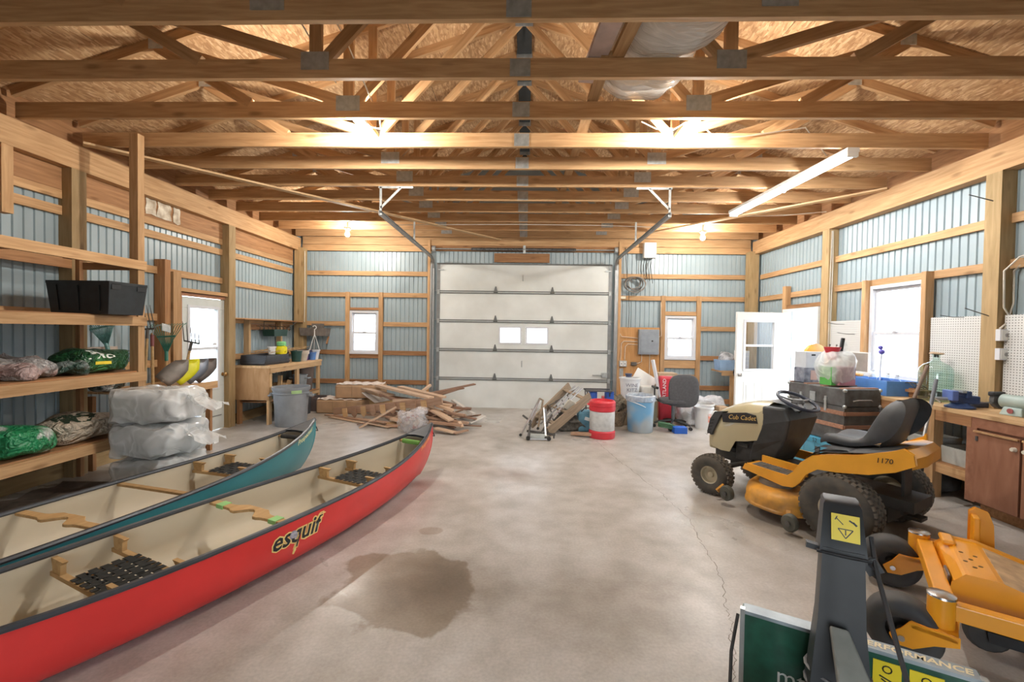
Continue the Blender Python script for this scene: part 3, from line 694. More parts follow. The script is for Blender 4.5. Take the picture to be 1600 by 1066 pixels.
# ================================================================= canoes
def canoe(label, col, pos, heading, L, beam, depth, tip, fittings, name_text, logo=None):
    a = math.atan2(heading[1], heading[0]); t = thing('canoe', label, 'canoe', (pos[0], pos[1], 0), a, 'canoes on the floor')
    H2 = L/2
    def hb(u): return max(.012, beam/2*(1-abs(u)**2.35)**.92)
    def hh(u): return depth + (tip-depth)*abs(u)**3.6
    def stem(v, u): return 1 - .105*(1-v)**2.6 - .012*v**3
    SH = [(0,0), (.30,.005), (.58,.03), (.78,.085), (.90,.17), (.965,.30), (1.0,.46), (1.01,.62), (1.0,.80), (.985,1.0)]
    SE = [(0,0), (.15,.02), (.32,.07), (.48,.14), (.62,.24), (.74,.36), (.85,.50), (.92,.64), (.97,.80), (1.0,1.0)]
    def pt(u, k, off=0.0, sgn=1):
        e = abs(u)**2.0; w = SH[k][0]*(1-e)+SE[k][0]*e; v = SH[k][1]*(1-e)+SE[k][1]*e
        rock = .035*abs(u)**3
        x = H2*u*(1-(1-stem(v, u))*abs(u)**6) ; b = hb(u)*w; z = rock + (hh(u)-rock)*v
        return (x*(1-off*.4/H2), sgn*max(0, b-off*w) , z + off*(1-v))
    def side(s, z, off=.0, sg=-1):
        """point on the outer skin at station s (m from the far tip) and height z"""
        u = (H2-s)/H2; best = None
        for k in range(9):
            p, q = pt(u, k, 0, sg), pt(u, k+1, 0, sg)
            if p[2] <= z <= q[2]+1e-6 or k == 8:
                f_ = (z-p[2])/max(1e-6, q[2]-p[2]); return V((p[0]+(q[0]-p[0])*f_, p[1]+(q[1]-p[1])*f_ + off*sg, z))
    N = 56
    us = [math.sin(-PI/2+PI*i/N) for i in range(N+1)]
    def skin(off, nm, mat):
        m_ = MB(); rings = []
        for u in us:
            ring = [pt(u, k, off, 1) for k in range(9, -1, -1)] + [pt(u, k, off, -1) for k in range(1, 10)]
            rings.append([(p[0], p[1], p[2]) for p in ring])
        m_.loft(rings, cap=False, closed=False); return m_.build(nm, mat, t, True, ang=60)
    skin(0, 'hull', M('hull_'+label.split()[0], col, rough=.32, var=.10, scale=3, spec=.5))
    skin(.009, 'liner', M('canoe_liner', (.60,.53,.40), rough=.5, var=.06, scale=2))
    gm = M('gunwale_vinyl', (.045,.05,.058), rough=.35, var=.2)
    for sg in (1, -1):
        g = MB(); path = []
        for u in us[1:-1]: p = pt(u, 9, 0, sg); path.append(((p[0], p[1]-.004*sg, p[2]), .0165))
        g.rings(path, 8); g.build('gunwale', gm, t, True)
    for e in (1, -1):
        d = MB(); uu = [.86, .90, .94, .97, .99, .999]; top = []
        for u in uu: p = pt(u*e, 9); top.append([(p[0], p[1]+.004, p[2]+.012), (p[0], 0, p[2]+.022), (p[0], -p[1]-.004, p[2]+.012)])
        d.loft(top, cap=False, closed=False); d.loft([[(a_[0], a_[1], a_[2]-.02) for a_ in r] for r in top], cap=False, closed=False)
        d.build('deck_plate', M('deck_vinyl', (.10,.11,.12), rough=.5), t, True)
        r_ = MB(); x = e*(H2*.985); r_.tube([(x-.03*e, 0, tip*.86), (x+.02*e, .012, tip*.88), (x+.05*e, .01, tip*.80), (x+.045*e, -.012, tip*.74), (x, -.005, tip*.76)], .006, 6); r_.build('rope_loop', black_r, t, True)
    ash = WOOD('canoe_ash', (.55,.36,.17), (.42,.25,.10), knots=False)
    def width_at(s, z): p = side(s, z); return abs(p[1])
    for f_ in fittings:
        kind, s = f_[0], f_[1]; u = (H2-s)/H2; x = side(s, depth)[0]; zt = hh(u)-.015
        if kind == 'seat':
            zs = zt-.085; w = .27
            so = None
            for dx in (-w/2, w/2):
                yw = abs(side(s-dx, zs)[1])-.012
                fb = board('seat_bar', (x+dx, -yw, zs), (x+dx, yw, zs), .032, .022, ash, t)
                for sg in (1, -1):
                    yo = abs(side(s-dx, zt)[1])-.012; hg = MB()
                    poly = [(0,0)]
                    y1 = yo-.002; prof = [(y1, zt), (y1-.13, zt), (y1-.105, zt-.02), (y1-.10, zs+.01), (yw-.02, zs+.01)]
                    if prof[-1][0] < prof[-2][0]+.01: prof[-1] = (prof[-2][0]+.06, zs+.01)
                    n_ = len(prof); vs = [(x+dx-.012, sg*py, pz) for py, pz in prof]+[(x+dx+.012, sg*py, pz) for py, pz in prof]
                    hg.add(vs, [tuple(range(n_)), tuple(range(2*n_-1, n_-1, -1))]+[(i, (i+1) % n_, n_+(i+1) % n_, n_+i) for i in range(n_)])
                    hg.build('seat_hanger', ash, t)
            hw = .155
            for sg in (1, -1): board('seat_rail', (x-w/2, sg*hw, zs), (x+w/2, sg*hw, zs), .026, .02, ash, t)
            wb_ = M('seat_webbing', (.012,.014,.013), rough=.75, var=.3)
            nx, ny = 5, 6
            for i in range(nx):
                m_ = MB(); xx = x-w/2+.012+(w-.024)*(i+.5)/nx; ring = []
                for j in range(ny*2+1):
                    yy = -hw-.012+(2*hw+.024)*j/(ny*2); zz = zs+.016+(.0035 if (j//2+i) % 2 else -.0)*1
                    ring.append([(xx-.0185, yy, zz), (xx+.0185, yy, zz), (xx+.0185, yy, zz-.002), (xx-.0185, yy, zz-.002)])
                m_.loft(ring); m_.build('webbing_strap', wb_, t)
            for j in range(ny):
                m_ = MB(); yy = -hw+.008+(2*hw-.016)*(j+.5)/ny; ring = []
                for i in range(nx*2+1):
                    xx = x-w/2-.012+(w+.024)*i/(nx*2); zz = zs+.016+(.0 if (i//2+j) % 2 else .0035)*1
                    ring.append([(xx, yy-.0175, zz), (xx, yy+.0175, zz), (xx, yy+.0175, zz-.002), (xx, yy-.0175, zz-.002)])
                m_.loft(ring); m_.build('webbing_strap', wb_, t)
        elif kind in ('yoke', 'thwart'):
            yw = abs(side(s, zt)[1])-.006; m_ = MB(); ring = []
            for i in range(25):
                q = -1+2*i/24; yy = yw*q; aq = abs(q)
                if kind == 'yoke': wd = .028 + (.034*math.exp(-((aq-.26)/.12)**2)); ox = .0 + .06*math.exp(-(q/.22)**2)
                else: wd = .022; ox = 0
                ring.append([(x-wd+ox, yy, zt-.016), (x+wd+ox*.8, yy, zt-.016), (x+wd+ox*.8, yy, zt+.004), (x-wd+ox, yy, zt+.004)])
            m_.loft(ring); m_.build(kind, ash, t, bevel=.004)
            if len(f_) > 2:
                for sg in (1, -1): MB().box((x, sg*(yw-.12), zt-.006), (.066, .07, .027)).build('tape', M('green_tape', (.30,.62,.22), rough=.5), t)
        elif kind == 'handle':
            yw = abs(side(s, zt)[1])-.006
            MB().cyl((x, -yw, zt-.01), (x, yw, zt-.01), .013, n=10).build('carry_bar', ash, t, True)
            MB().cyl((x, -yw*.72, zt-.01), (x, yw*.72, zt-.01), .024, n=12).build('grip', M('grip_'+f_[2], (.16,.36,.07) if f_[2] == 'green' else (.03,.03,.03), rough=.7), t, True)
    def decal(nm, body, s0, zf, size, mat, off, shear=.3, bold=0.0, dx=0, dz=0):
        o = text(nm, body, size, mat, t, Matrix.Identity(4), ext=0.0, align='CENTER', shear=shear, bold=bold)
        for v in o.data.vertices:
            s = s0 - v.co.x - dx; u = (H2-s)/H2; zz = zf(s) + v.co.y + dz; p = side(s, zz, off, -1); v.co = p
        return o
    cream = M('decal_cream', (.85,.62,.22), rough=.5)
    decal('lettering', name_text[0], name_text[1], lambda s: hh((H2-s)/H2)-.045, name_text[2], M('decal_'+name_text[3], (.82,.80,.42) if name_text[3] == 'pale' else (.9,.45,.12), rough=.5), .003, bold=.001)
    if logo:
        s0 = logo; zf = lambda s: hh((H2-s)/H2)-.10
        decal('logo_outline', 'esquif', s0, zf, .15, cream, .003, shear=.35, bold=.011)
        decal('logo', 'esquif', s0, zf, .15, black_p, .0045, shear=.35, bold=.003)
        m_ = MB(); pth = [side(s0-.17, zf(s0-.17)+.035, .004), side(s0-.19, zf(s0-.19)+.055, .004), side(s0-.24, zf(s0-.24)+.055, .004)]; m_.tube(pth, .004, 5); m_.build('logo_swash', cream, t)
        m_ = MB(); pth = [(side(s0-.02, zf(s0)-.01, .002), .004), (side(s0+.0, zf(s0)-.07, .002), .004), (side(s0+.005, zf(s0)-.10, .002), .010), (side(s0+.01, zf(s0)-.125, .002), .006)]; m_.rings(pth, 6); m_.build('logo_paddle', cream, t)
        gb = MB(); c = side(s0+.015, zf(s0), .0); gb.lathe([(0, .006), (.028, .005), (.03, 0)], 16, X=frame_m(c, (1,0,0), (0,0,1))); gb.build('logo_globe', M('globe_grey', (.35,.33,.38), rough=.5, var=.5, scale=60), t)
    # two stringer lines in the floor of the liner
    for sg in (1, -1):
        m_ = MB(); pth = []
        for i in range(21):
            s = L*.22+L*.56*i/20; pth.append((side(s, .02)[0], sg*.20*(1-abs((H2-s)/H2)**2), .024))
        m_.tube(pth, .004, 5); m_.build('floor_rib', M('liner_rib', (.70,.63,.48), rough=.5), t)
    return t
canoe('red canoe with cream interior and black woven seats, nearest the camera', (.62,.035,.032), (-1.86, 2.80), (.396, .918), 4.3, .80, .34, .53,
      [('seat', 1.10), ('yoke', 2.10, 'tape'), ('seat', 2.80), ('handle', .37, 'green')], ('Prospecteur', .30, .06, 'orange'), logo=2.06)
canoe('teal green canoe with cream interior, lying behind the red one', (.035,.22,.25), (-2.93, 2.67), (.237, .971), 4.6, .80, .34, .53,
      [('seat', 1.06), ('thwart', 1.75), ('yoke', 2.32), ('handle', .39, 'black')], ('Prospecteur', .30, .075, 'pale'))

# ================================================================= wheels
RY = Matrix.Rotation(-PI/2, 4, 'X')   # turns a lathe about Z into one about Y
def wheel(parent, c, R, w, rim_r, rimmat, tiremat=None, lugs=0, rot=0.0, name='wheel', rows=3, steer=0.0):
    tm = tiremat or M('tyre', (.045,.042,.038), rough=.85, var=.35, scale=16, dirt=(.10,.085,.065))
    X = Matrix.Translation(c) @ Matrix.Rotation(steer, 4, 'Z') @ RY
    h = w/2; sh = R-rim_r
    prof = [(rim_r, -h*.75), (rim_r+sh*.25, -h*.93), (rim_r+sh*.6, -h), (R-sh*.12, -h*.86), (R, -h*.55), (R+.002, 0), (R, h*.55), (R-sh*.12, h*.86), (rim_r+sh*.6, h), (rim_r+sh*.25, h*.93), (rim_r, h*.75)]
    wl_ = MB().lathe(prof, 36, X=X).build(name, tm, parent, True, ang=60)
    rp = [(rim_r, -h*.75), (rim_r*.9, -h*.7), (rim_r*.82, -h*.25), (rim_r*.4, -h*.2), (rim_r*.3, -h*.45), (.0, -h*.45)]
    MB().lathe(rp, 24, X=X).lathe([(r, -z) for r, z in rp], 24, X=X).lathe([(rim_r, -h*.75), (rim_r, h*.75)], 24, X=X).build('rim', rimmat, wl_, True, ang=50)
    if lugs:
        m_ = MB()
        for i in range(lugs):
            for r_ in range(rows):
                a = 2*PI*(i+(.5 if r_ % 2 else 0))/lugs; zz = h*1.5*((r_+.5)/rows-.5)*1.05
                rr = R - (abs(zz)/h)**3*sh*.22
                Y = X @ Matrix.Rotation(a, 4, 'Z') @ Matrix.Translation((rr, 0, zz)); sz = (.022, 2*PI*R/lugs*.66, h*1.5/rows*.74)
                b0 = MB().box((0,0,0), sz); m_.add(b0.v, b0.f, Y)
        m_.build('tread', tiremat or M('tread_dusty', (.15,.13,.105), rough=.9, var=.3, scale=20), wl_)
    return wl_

# ================================================================= lawn tractor
cream = M('tractor_cream', (.43,.37,.225), rough=.3, var=.05, scale=3, coat=.3)
yel = M('tractor_yellow', (.80,.37,.03), rough=.35, var=.08, scale=5, coat=.2)
yel_d = M('deck_yellow', (.68,.32,.04), rough=.5, var=.2, scale=7, dirt=(.30,.16,.05))
char = M('charcoal_plastic', (.045,.047,.048), rough=.5, var=.25, scale=10)
mw = thing('riding_mower', 'cream and yellow riding lawn tractor with black seat, parked at right', 'mower', (2.79, 3.60, 0), math.atan2(.85, -.53))
# hood: stations along X with half widths and heights
def hood_ring(x, hw, z0, z1, cr):
    r = [(x, -hw, z0), (x, -hw*1.02, z0+(z1-z0)*.5), (x, -hw*.96, z0+(z1-z0)*.78), (x, -hw*.72, z1-cr*.2), (x, -hw*.3, z1+cr*.35), (x, 0, z1+cr*.45)]
    return r + [(a, -b, c) for a, b, c in r[-2::-1]]
ho = MB(); st = [(.80, .27, .72, .90, .06), (.86, .275, .56, .89, .06), (1.00, .275, .52, .87, .06), (1.10, .275, .50, .845, .06), (1.17, .27, .38, .825, .06), (1.28, .265, .37, .79, .05), (1.38, .25, .38, .74, .05), (1.43, .235, .39, .66, .04), (1.465, .22, .40, .54, .03), (1.475, .20, .41, .47, .02)]
ho.loft([hood_ring(*s) for s in st], cap=False, closed=False)
n_ = 11; ho.f.append(tuple(range((len(st)-1)*n_, len(st)*n_))); ho.mi.append(0)
ho.build('hood', cream, mw, True, ang=35)
for sg in (1, -1):
    g = MB(); pl = [(1.255, .765), (1.36, .745), (1.42, .66), (1.455, .52), (1.40, .50), (1.30, .70)]
    vs = [(x, sg*(.277-.0*(x-1.2)), z) for x, z in pl]+[(x-.02, sg*.20, z) for x, z in pl]; k = len(pl)
    g.add(vs, [tuple(range(k)), tuple(range(2*k-1, k-1, -1))]+[(i, (i+1) % k, k+(i+1) % k, k+i) for i in range(k)]); g.build('grille_cheek', char, mw)
    b_ = MB(); pl = [(1.27, .745), (1.25, .66), (.85, .72), (.88, .79), (.98, .80)]; k = len(pl)
    vs = [(x, sg*.268, z) for x, z in pl]+[(x, sg*.284, z) for x, z in pl]; b_.add(vs, [tuple(range(k)), tuple(range(2*k-1, k-1, -1))]+[(i, (i+1) % k, k+(i+1) % k, k+i) for i in range(k)]); bo = b_.build('badge', black_p, mw)
    text('lettering', 'Cub Cadet', .062, M('badge_gold', (.75,.52,.16), rough=.35, metal=.4), bo, frame_m((1.03, sg*.2845, .742), (-sg, 0, .11*sg*(1)), (0, 0, 1)), ext=.0008, shear=.25)
    hl = MB(); hl.ball((1.40, sg*.21, .69), (.045, .05, .05), 12, 8); hl.build('headlight', M('lamp_lens', (.75,.78,.8), rough=.1, spec=.8), mw, True)
    lv = MB()
    for i in range(5): lv.box((1.385+.011*i, sg*.262, .655-.035*i), (.045, .034, .012), (0, .3, 0))
    lv.build('grille_louvre', black_p, mw)
fg = MB(); fg.loft([[(1.44, y, .66-.02*abs(y)) for y in (-.22, 0, .22)], [(1.486, y, .45) for y in (-.20, 0, .20)]], cap=False, closed=False); fg.build('front_grille', char, mw)
MB().b2((1.40, -.19, .34), (1.50, .19, .41)).build('front_bumper', cream, mw, bevel=.02)
# dash tower and engine
db = MB(); db.loft([[(.82, -.275, .89), (.60, -.25, .90), (.60, .25, .90), (.82, .275, .89)], [(.81, -.28, .72), (.55, -.25, .80), (.55, .25, .80), (.81, .28, .72)], [(.93, -.26, .50), (.60, -.22, .62), (.60, .22, .62), (.93, .26, .50)], [(.98, -.22, .40), (.70, -.19, .44), (.70, .19, .44), (.98, .22, .40)], [(1.0, -.20, .33), (.74, -.18, .36), (.74, .18, .36), (1.0, .20, .33)]]); db.build('dash_tower', char, mw, bevel=.02)
MB().b2((.95, -.2, .30), (1.15, .2, .52)).b2((1.1, -.16, .26), (1.42, .16, .40)).box((1.05, .20, .47), (.12, .06, .05)).build('engine', M('engine_grime', (.05,.048,.045), rough=.7, var=.4), mw, bevel=.01)
tp = MB(); tp.loft([[(.82, -.20, .935), (.82, .20, .935)], [(.60, -.19, .925), (.60, .19, .925)], [(.54, -.18, .88), (.54, .18, .88)]], cap=False, closed=False); tp.build('dash_panel', M('dash_grey', (.20,.20,.19), rough=.5), mw)
MB().cyl((.68, .252, .80), (.68, .258, .80), .035, n=20).build('cup_ring', M('dash_ring', (.30,.30,.30), rough=.4), mw, True)
sw = MB(); c = V((.62, 0, .945)); tl = math.radians(20); pts_ = []
for i in range(28):
    a = 2*PI*i/28; pts_.append((c[0]+.185*math.cos(a)*math.cos(tl), .185*math.sin(a), c[2]+.185*math.cos(a)*math.sin(tl)))
sw.tube(pts_, .016, 8, closed=True); so = sw.build('steering_wheel', M('wheel_rubber', (.035,.04,.06), rough=.4), mw, True)
sp_ = MB()
for a in (PI/2*.5, PI*.75, PI*1.5): sp_.bar(c+V((0,0,-.01)), c+V((.175*math.cos(a)*math.cos(tl), .175*math.sin(a), .175*math.cos(a)*math.sin(tl))), .035, .012)
sp_.lathe([(0,.02),(.05,.018),(.06,-.01),(.04,-.05),(0,-.05)], 16, c=c); sp_.build('steering_hub', M('hub_grey', (.13,.13,.13), rough=.5), so)
MB().cyl((.62, 0, .92), (.74, 0, .60), .022, n=10).build('steering_column', char, mw, True)
kb = MB(); kb.cyl((.55, .10, .86), (.50, .10, .90), .007, n=6); kb.ball((.50, .10, .90), .018, 8, 6); kb.cyl((.56, -.10, .86), (.51, -.10, .88), .007, n=6); kb.ball((.51, -.10, .88), .018, 8, 6); kb.build('lever', black_p, mw, True)
# yellow fender body: side profile swept over width
prof = [(.84, .335), (.80, .375), (.45, .385), (.36, .43), (.28, .53), (.18, .585), (-.05, .60), (-.30, .66), (-.38, .70), (-.40, .76), (-.36, .80), (-.20, .70), (.10, .645), (.20, .62)]
for sg in (1, -1):
    f = MB(); pl = [(.86,.335), (.47,.295), (.38,.31), (.32,.37), (.27,.45), (.18,.515), (.02,.535), (-.18,.575), (-.33,.635), (-.43,.70), (-.42,.765), (-.37,.79), (-.30,.755), (-.10,.68), (.10,.635), (.22,.595), (.31,.52), (.37,.43), (.44,.37), (.84,.375)]
    if sg < 0: pl = [(max(x, -.22), z) for x, z in pl]
    k = len(pl); vs = [(x, sg*.47, z) for x, z in pl]+[(x, sg*.435, z) for x, z in pl]
    f.add(vs, [tuple(range(k)), tuple(range(2*k-1, k-1, -1))]+[(i, (i+1) % k, k+(i+1) % k, k+i) for i in range(k)]); f.build('fender_side', yel, mw, bevel=.008)
    fp = MB(); fp.b2((.42, sg*.26, .365), (.84, sg*.45, .38)); fo = fp.build('foot_plate', yel, mw)
    pad = MB()
    for i in range(12): pad.b2((.46+i*.028, sg*.30, .38), (.476+i*.028, sg*.43, .388))
    pad.b2((.45, sg*.29, .379), (.80, sg*.435, .383)); pad.build('foot_tread', M('foot_grey', (.20,.20,.19), rough=.7, var=.3), fo)
    ms = MB(); ms.b2((.36, sg*.255, .36), (.80, sg*.275, .44)); ms.build('tunnel_side', yel, mw)
    bk = MB(); bk.bar((.36, sg*.34, .42), (.27, sg*.34, .56), .24, .012, (1,0,0)); bk.build('fender_riser', yel, mw)
tpf = MB(); tpf.loft([[(.24, y, .60) for y in (-.44, -.2, .2, .44)], [(.10, y, .645) for y in (-.44, -.2, .2, .44)], [(-.10, y, .69) for y in (-.44, -.2, .2, .44)], [(-.20, -.44, .73), (-.34, -.2, .765), (-.37, .2, .775), (-.35, .44, .77)], [(-.22, -.43, .69), (-.38, -.2, .73), (-.42, .2, .73), (-.41, .44, .73)], [(-.22, -.42, .62), (-.38, -.2, .65), (-.42, .2, .65), (-.41, .43, .66)]], cap=False, closed=False); tpf.build('fender_top', yel, mw, True)
fnd = MB(); fnd.loft([[(.30, .42, .56), (.30, .16, .58)], [(.22, .43, .63), (.22, .16, .64)], [(.0, .43, .68), (.0, .16, .69)], [(-.16, .43, .715), (-.16, .16, .735)], [(-.31, .43, .765), (-.33, .16, .785)]], cap=False, closed=False); fnd.build('fender_cover', char, mw, True)
lb_ = MB(); lb_.loft([[(.27, .40, .62), (.27, .30, .63)], [(.20, .40, .675), (.20, .30, .68)], [(-.02, .40, .695), (-.02, .30, .70)], [(-.05, .40, .68), (-.05, .30, .685)]], cap=False, closed=False); lb_.build('height_lever_cover', black_p, mw, True)
text('lettering', '1170', .05, black_p, mw, frame_m((-.31, .472, .70), (-1, 0, .12), (0, 0, 1)), ext=.0006, shear=.2)
# seat
vin = M('seat_vinyl', (.055,.058,.062), rough=.55, var=.2, scale=12)
se = MB(); se.loft([[(.27, y, .74-.02*abs(y/.2)**2) for y in (-.20, -.1, 0, .1, .20)], [(.30, y, .70) for y in (-.22, -.1, 0, .1, .22)], [(.27, y, .67) for y in (-.22, -.1, 0, .1, .22)]], cap=False, closed=False)
def srow(x, z, hw, up): return [(x, -hw, z-.05), (x, -hw-.02, z-.01), (x, -hw+.03, z+.03), (x, -hw*.4, z), (x, 0, z-.005), (x, hw*.4, z), (x, hw-.03, z+.03), (x, hw+.02, z-.01), (x, hw, z-.05)]
se = MB(); rows = [srow(.29, .70, .20, 0), srow(.27, .735, .21, 0), srow(.15, .745, .23, 0), srow(.02, .735, .235, 0)]
def brow(x, z, hw, th): return [(x-th, -hw, z), (x-.02, -hw-.015, z), (x+.03, -hw+.04, z), (x, -hw*.4, z+.0), (x-.005, 0, z), (x, hw*.4, z), (x+.03, hw-.04, z), (x-.02, hw+.015, z), (x-th, hw, z)]
rows += [brow(-.06, .77, .245, .14), brow(-.10, .86, .26, .16), brow(-.15, .97, .265, .16), brow(-.19, 1.05, .245, .12), brow(-.23, 1.09, .17, .04)]
se.loft(rows, cap=False, closed=False); se.build('seat_cushion', vin, mw, True, sub=1)
sb = MB(); rows = [[(.28, y, .69) for y in (-.19, 0, .19)], [(.20, y, .655) for y in (-.22, 0, .22)], [(-.06, y, .655) for y in (-.24, 0, .24)], [(-.17, y-0, .71) for y in (-.245, 0, .245)], [(-.19 if y else -.24, y, .86) for y in (-.25, 0, .25)], [(-.235 if y else -.28, y, .98) for y in (-.25, 0, .25)], [(-.25 if y else -.275, y, 1.06) for y in (-.20, 0, .20)], [(-.24, y, 1.095) for y in (-.16, 0, .16)]]
sb.loft(rows, cap=False, closed=False); sb.build('seat_shell', M('seat_shell', (.11,.11,.11), rough=.6), mw, True, sub=1)
MB().b2((-.12, -.12, .60), (.15, .12, .67)).build('seat_bracket', steel_dk, mw)
# chassis, deck, wheels
MB().b2((-.35, -.17, .28), (1.42, .17, .36)).b2((-.26, -.07, .22), (-.24, .07, .58)).b2((-.20, -.17, .16), (.1, .17, .36)).b2((-.36, -.06, .2), (-.27, .06, .225)).cyl((0, -.45, .255), (0, .45, .255), .04, n=10).cyl((1.25, -.36, .20), (1.25, .36, .20), .025, n=10).b2((1.18, -.05, .2), (1.32, .05, .36)).bar((.95, .2, .33), (1.22, .33, .24), .03, .02).bar((.95, -.2, .33), (1.22, -.33, .24), .03, .02).build('chassis', M('chassis_black', (.05,.046,.040), rough=.6, var=.3), mw)
rim_c = M('rim_cream', (.46,.40,.28), rough=.45, var=.15)
wheel(mw, (0, .44, .255), .255, .22, .115, rim_c, lugs=34, rows=5); wheel(mw, (0, -.48, .255), .255, .22, .115, rim_c, lugs=34, rows=5)
wheel(mw, (1.11, .40, .19), .185, .17, .085, rim_c, lugs=28, rows=4, steer=.12); wheel(mw, (1.11, -.40, .19), .185, .17, .085, rim_c, lugs=28, rows=4, steer=.12)
dk = MB(); ol = []
for i in range(36):
    a = 2*PI*i/36; x = math.cos(a); y = math.sin(a); ol.append((.55+.36*math.copysign(abs(x)**.75, x), .60*math.copysign(abs(y)**.7, y)))
def dring(s, z): return [(.55+(x-.55)*s, y*s, z) for x, y in ol]
dk.loft([dring(1.02, .085), dring(1.02, .10), dring(1.0, .11), dring(1.0, .17), dring(.97, .21), dring(.90, .235), dring(.78, .24), dring(.0, .24)], cap=False); dk.build('mower_deck', yel_d, mw, True, ang=50)
for y in (.3, -.3): MB().lathe([(0,.30),(.12,.30),(.15,.285),(.16,.24)], 20, c=(.62, y, 0)).build('spindle_cover', M('deck_dust', (.22,.19,.15), rough=.8, var=.3), mw, True)
MB().b2((.38, -.2, .24), (.70, .2, .30)).build('belt_guard', M('belt_guard', (.10,.09,.08), rough=.7), mw)
for x, y in ((.28, .66), (.97, .56)):
    wo = MB().lathe([(0,-.03),(.06,-.03),(.068,-.02),(.068,.02),(.06,.03),(0,.03)], 24, X=Matrix.Translation((x, y, .085)) @ RY).build('gauge_wheel', M('gauge_grey', (.10,.10,.08), rough=.7, var=.3), mw, True)
    MB().cyl((x, y+.03, .085), (x, y+.045, .085), .022, n=10).build('hub_cap', steel_dk, wo)
    MB().bar((x, y-.04, .085), (x-.03 if x > .5 else x+.03, y-.10, .14), .03, .03).build('wheel_bracket', yel_d, mw)

# shorten the body to the wheelbase measured from the photograph, wheels untouched
def _short(o):
    for c in o.children:
        if c.name.startswith(('wheel',)): continue
        if c.data:
            if c.name.startswith('lettering'): c.matrix_local.translation.x *= .87; mm = c.matrix_local.copy(); mm.translation = (mm.translation.x*.87, mm.translation.y, mm.translation.z+.03*mm.translation.x); c.matrix_local = mm
            else:
                for v in c.data.vertices:
                    v.co.z += .03*max(0, v.co.x)
                    if v.co.x > 0: v.co.x *= .87
        _short(c)
bpy.context.view_layer.update(); _short(mw)

# ================================================================= zero-turn mower (only its front is in the picture)
zy = M('zero_turn_yellow', (.82,.34,.015), rough=.35, var=.06, scale=6, coat=.25)
zt = thing('zero_turn_mower', 'yellow zero-turn mower front with two black caster wheels, lower right corner', 'mower', (2.205, 2.405, 0), math.atan2(.59, -.81))
def zbar(nm, a, b, w, h): return MB().bar(a, b, w, h).build(nm, zy, zt, bevel=.006)
zbar('front_tube', (-.02, -.415, .305), (-.02, .415, .305), .07, .07)
for sg in (1, -1):
    zbar('side_beam', (-.02, sg*.40, .30), (-1.0, sg*.36, .28), .06, .075)
    MB().cyl((0, sg*.415, .215), (0, sg*.415, .36), .05, n=20).build('caster_tube', zy, zt, True)
    MB().lathe([(.0,.375),(.03,.374),(.052,.368),(.055,.36)], 18, c=(0, sg*.415, 0)).build('caster_cap', chrome, zt, True)
    # caster fork, swung forward after backing up
    a = -.12 if sg > 0 else .05
    X = Matrix.Translation((0, sg*.415, 0)) @ Matrix.Rotation(a, 4, 'Z')
    m_ = MB()
    def addX(mb): m_.add(mb.v, mb.f, X)
    addX(MB().b2((-.06, -.095, .20), (.10, .095, .225)))
    for s2 in (1, -1):
        pl = [(-.06, .225), (-.06, .19), (.02, .16), (.09, .11), (.15, .105), (.17, .14), (.13, .18), (.10, .225)]; k = len(pl)
        mb = MB(); vs = [(x, s2*.095, z) for x, z in pl]+[(x, s2*.083, z) for x, z in pl]
        mb.add(vs, [tuple(range(k)), tuple(range(2*k-1, k-1, -1))]+[(i, (i+1) % k, k+(i+1) % k, k+i) for i in range(k)]); addX(mb)
    fk = m_.build('caster_fork', zy, zt, bevel=.004)
    wh = wheel(zt, tuple(X @ V((.13, 0, .15))), .15, .15, .07, M('caster_rim', (.05,.05,.05), rough=.5), M('caster_tyre', (.035,.037,.042), rough=.7, var=.25, dirt=(.07,.065,.055)), name='caster_wheel', steer=a)
    ax = MB(); mb = MB().cyl((.13, -.105, .14), (.13, .105, .14), .014, n=10); ax.add(mb.v, mb.f, X); ax.build('axle_bolt', chrome, zt, True)
pf = MB()
for sg in (1, -1): pass
pl = [(-.06, .27), (-.07, .36), (-.11, .405), (-.22, .405), (-.58, .30), (-.60, .27)]; k = len(pl)
vs = [(x, -.30, z) for x, z in pl]+[(x, .24, z) for x, z in pl]
pf.add(vs, [tuple(range(k)), tuple(range(2*k-1, k-1, -1))]+[(i, (i+1) % k, k+(i+1) % k, k+i) for i in range(k)]); pfo = pf.build('foot_platform', zy, zt, bevel=.015)
MB().b2((-.13, -.32, .395), (-.07, -.18, .425)).build('platform_lip', zy, zt, bevel=.012)
ds = MB(); ds.bar((-.24, -.02, .402), (-.56, -.02, .309), .46, .004); ds.build('platform_dust_mat', M('platform_wear', (.50,.33,.18), rough=.8, var=.3, scale=12), pfo)
ht = MB()
for i, (x, y) in enumerate(((-.135, -.10), (-.16, -.02), (-.135, .02), (-.185, -.08), (-.185, .05), (-.16, .08))): ht.cyl((x, y, .4052), (x, y, .4068), .009, n=10)
ht.build('drain_hole', M('hole_brown', (.16,.08,.02), rough=.8), pfo)
MB().b2((-.065, .03, .285), (-.052, .16, .365)).build('front_lamp', M('lamp_smoke', (.10,.10,.12), rough=.15, spec=.8), pfo, bevel=.006)
up_ = MB(); pl = [(-.22, .25), (-.22, .54), (-.24, .56), (-.29, .545), (-.31, .48), (-.32, .25)]; k = len(pl)
vs = [(x, -.47, z) for x, z in pl]+[(x, -.44, z) for x, z in pl]; up_.add(vs, [tuple(range(k)), tuple(range(2*k-1, k-1, -1))]+[(i, (i+1) % k, k+(i+1) % k, k+i) for i in range(k)])
up_.b2((-.25, -.47, .25), (-.22, -.36, .53)); up_.build('upright_plate', zy, zt, bevel=.006)
MB().b2((-1.2, -.58, .10), (-.40, .58, .20)).build('cutting_deck', M('deck_black', (.05,.05,.048), rough=.6, var=.3), zt, bevel=.03)
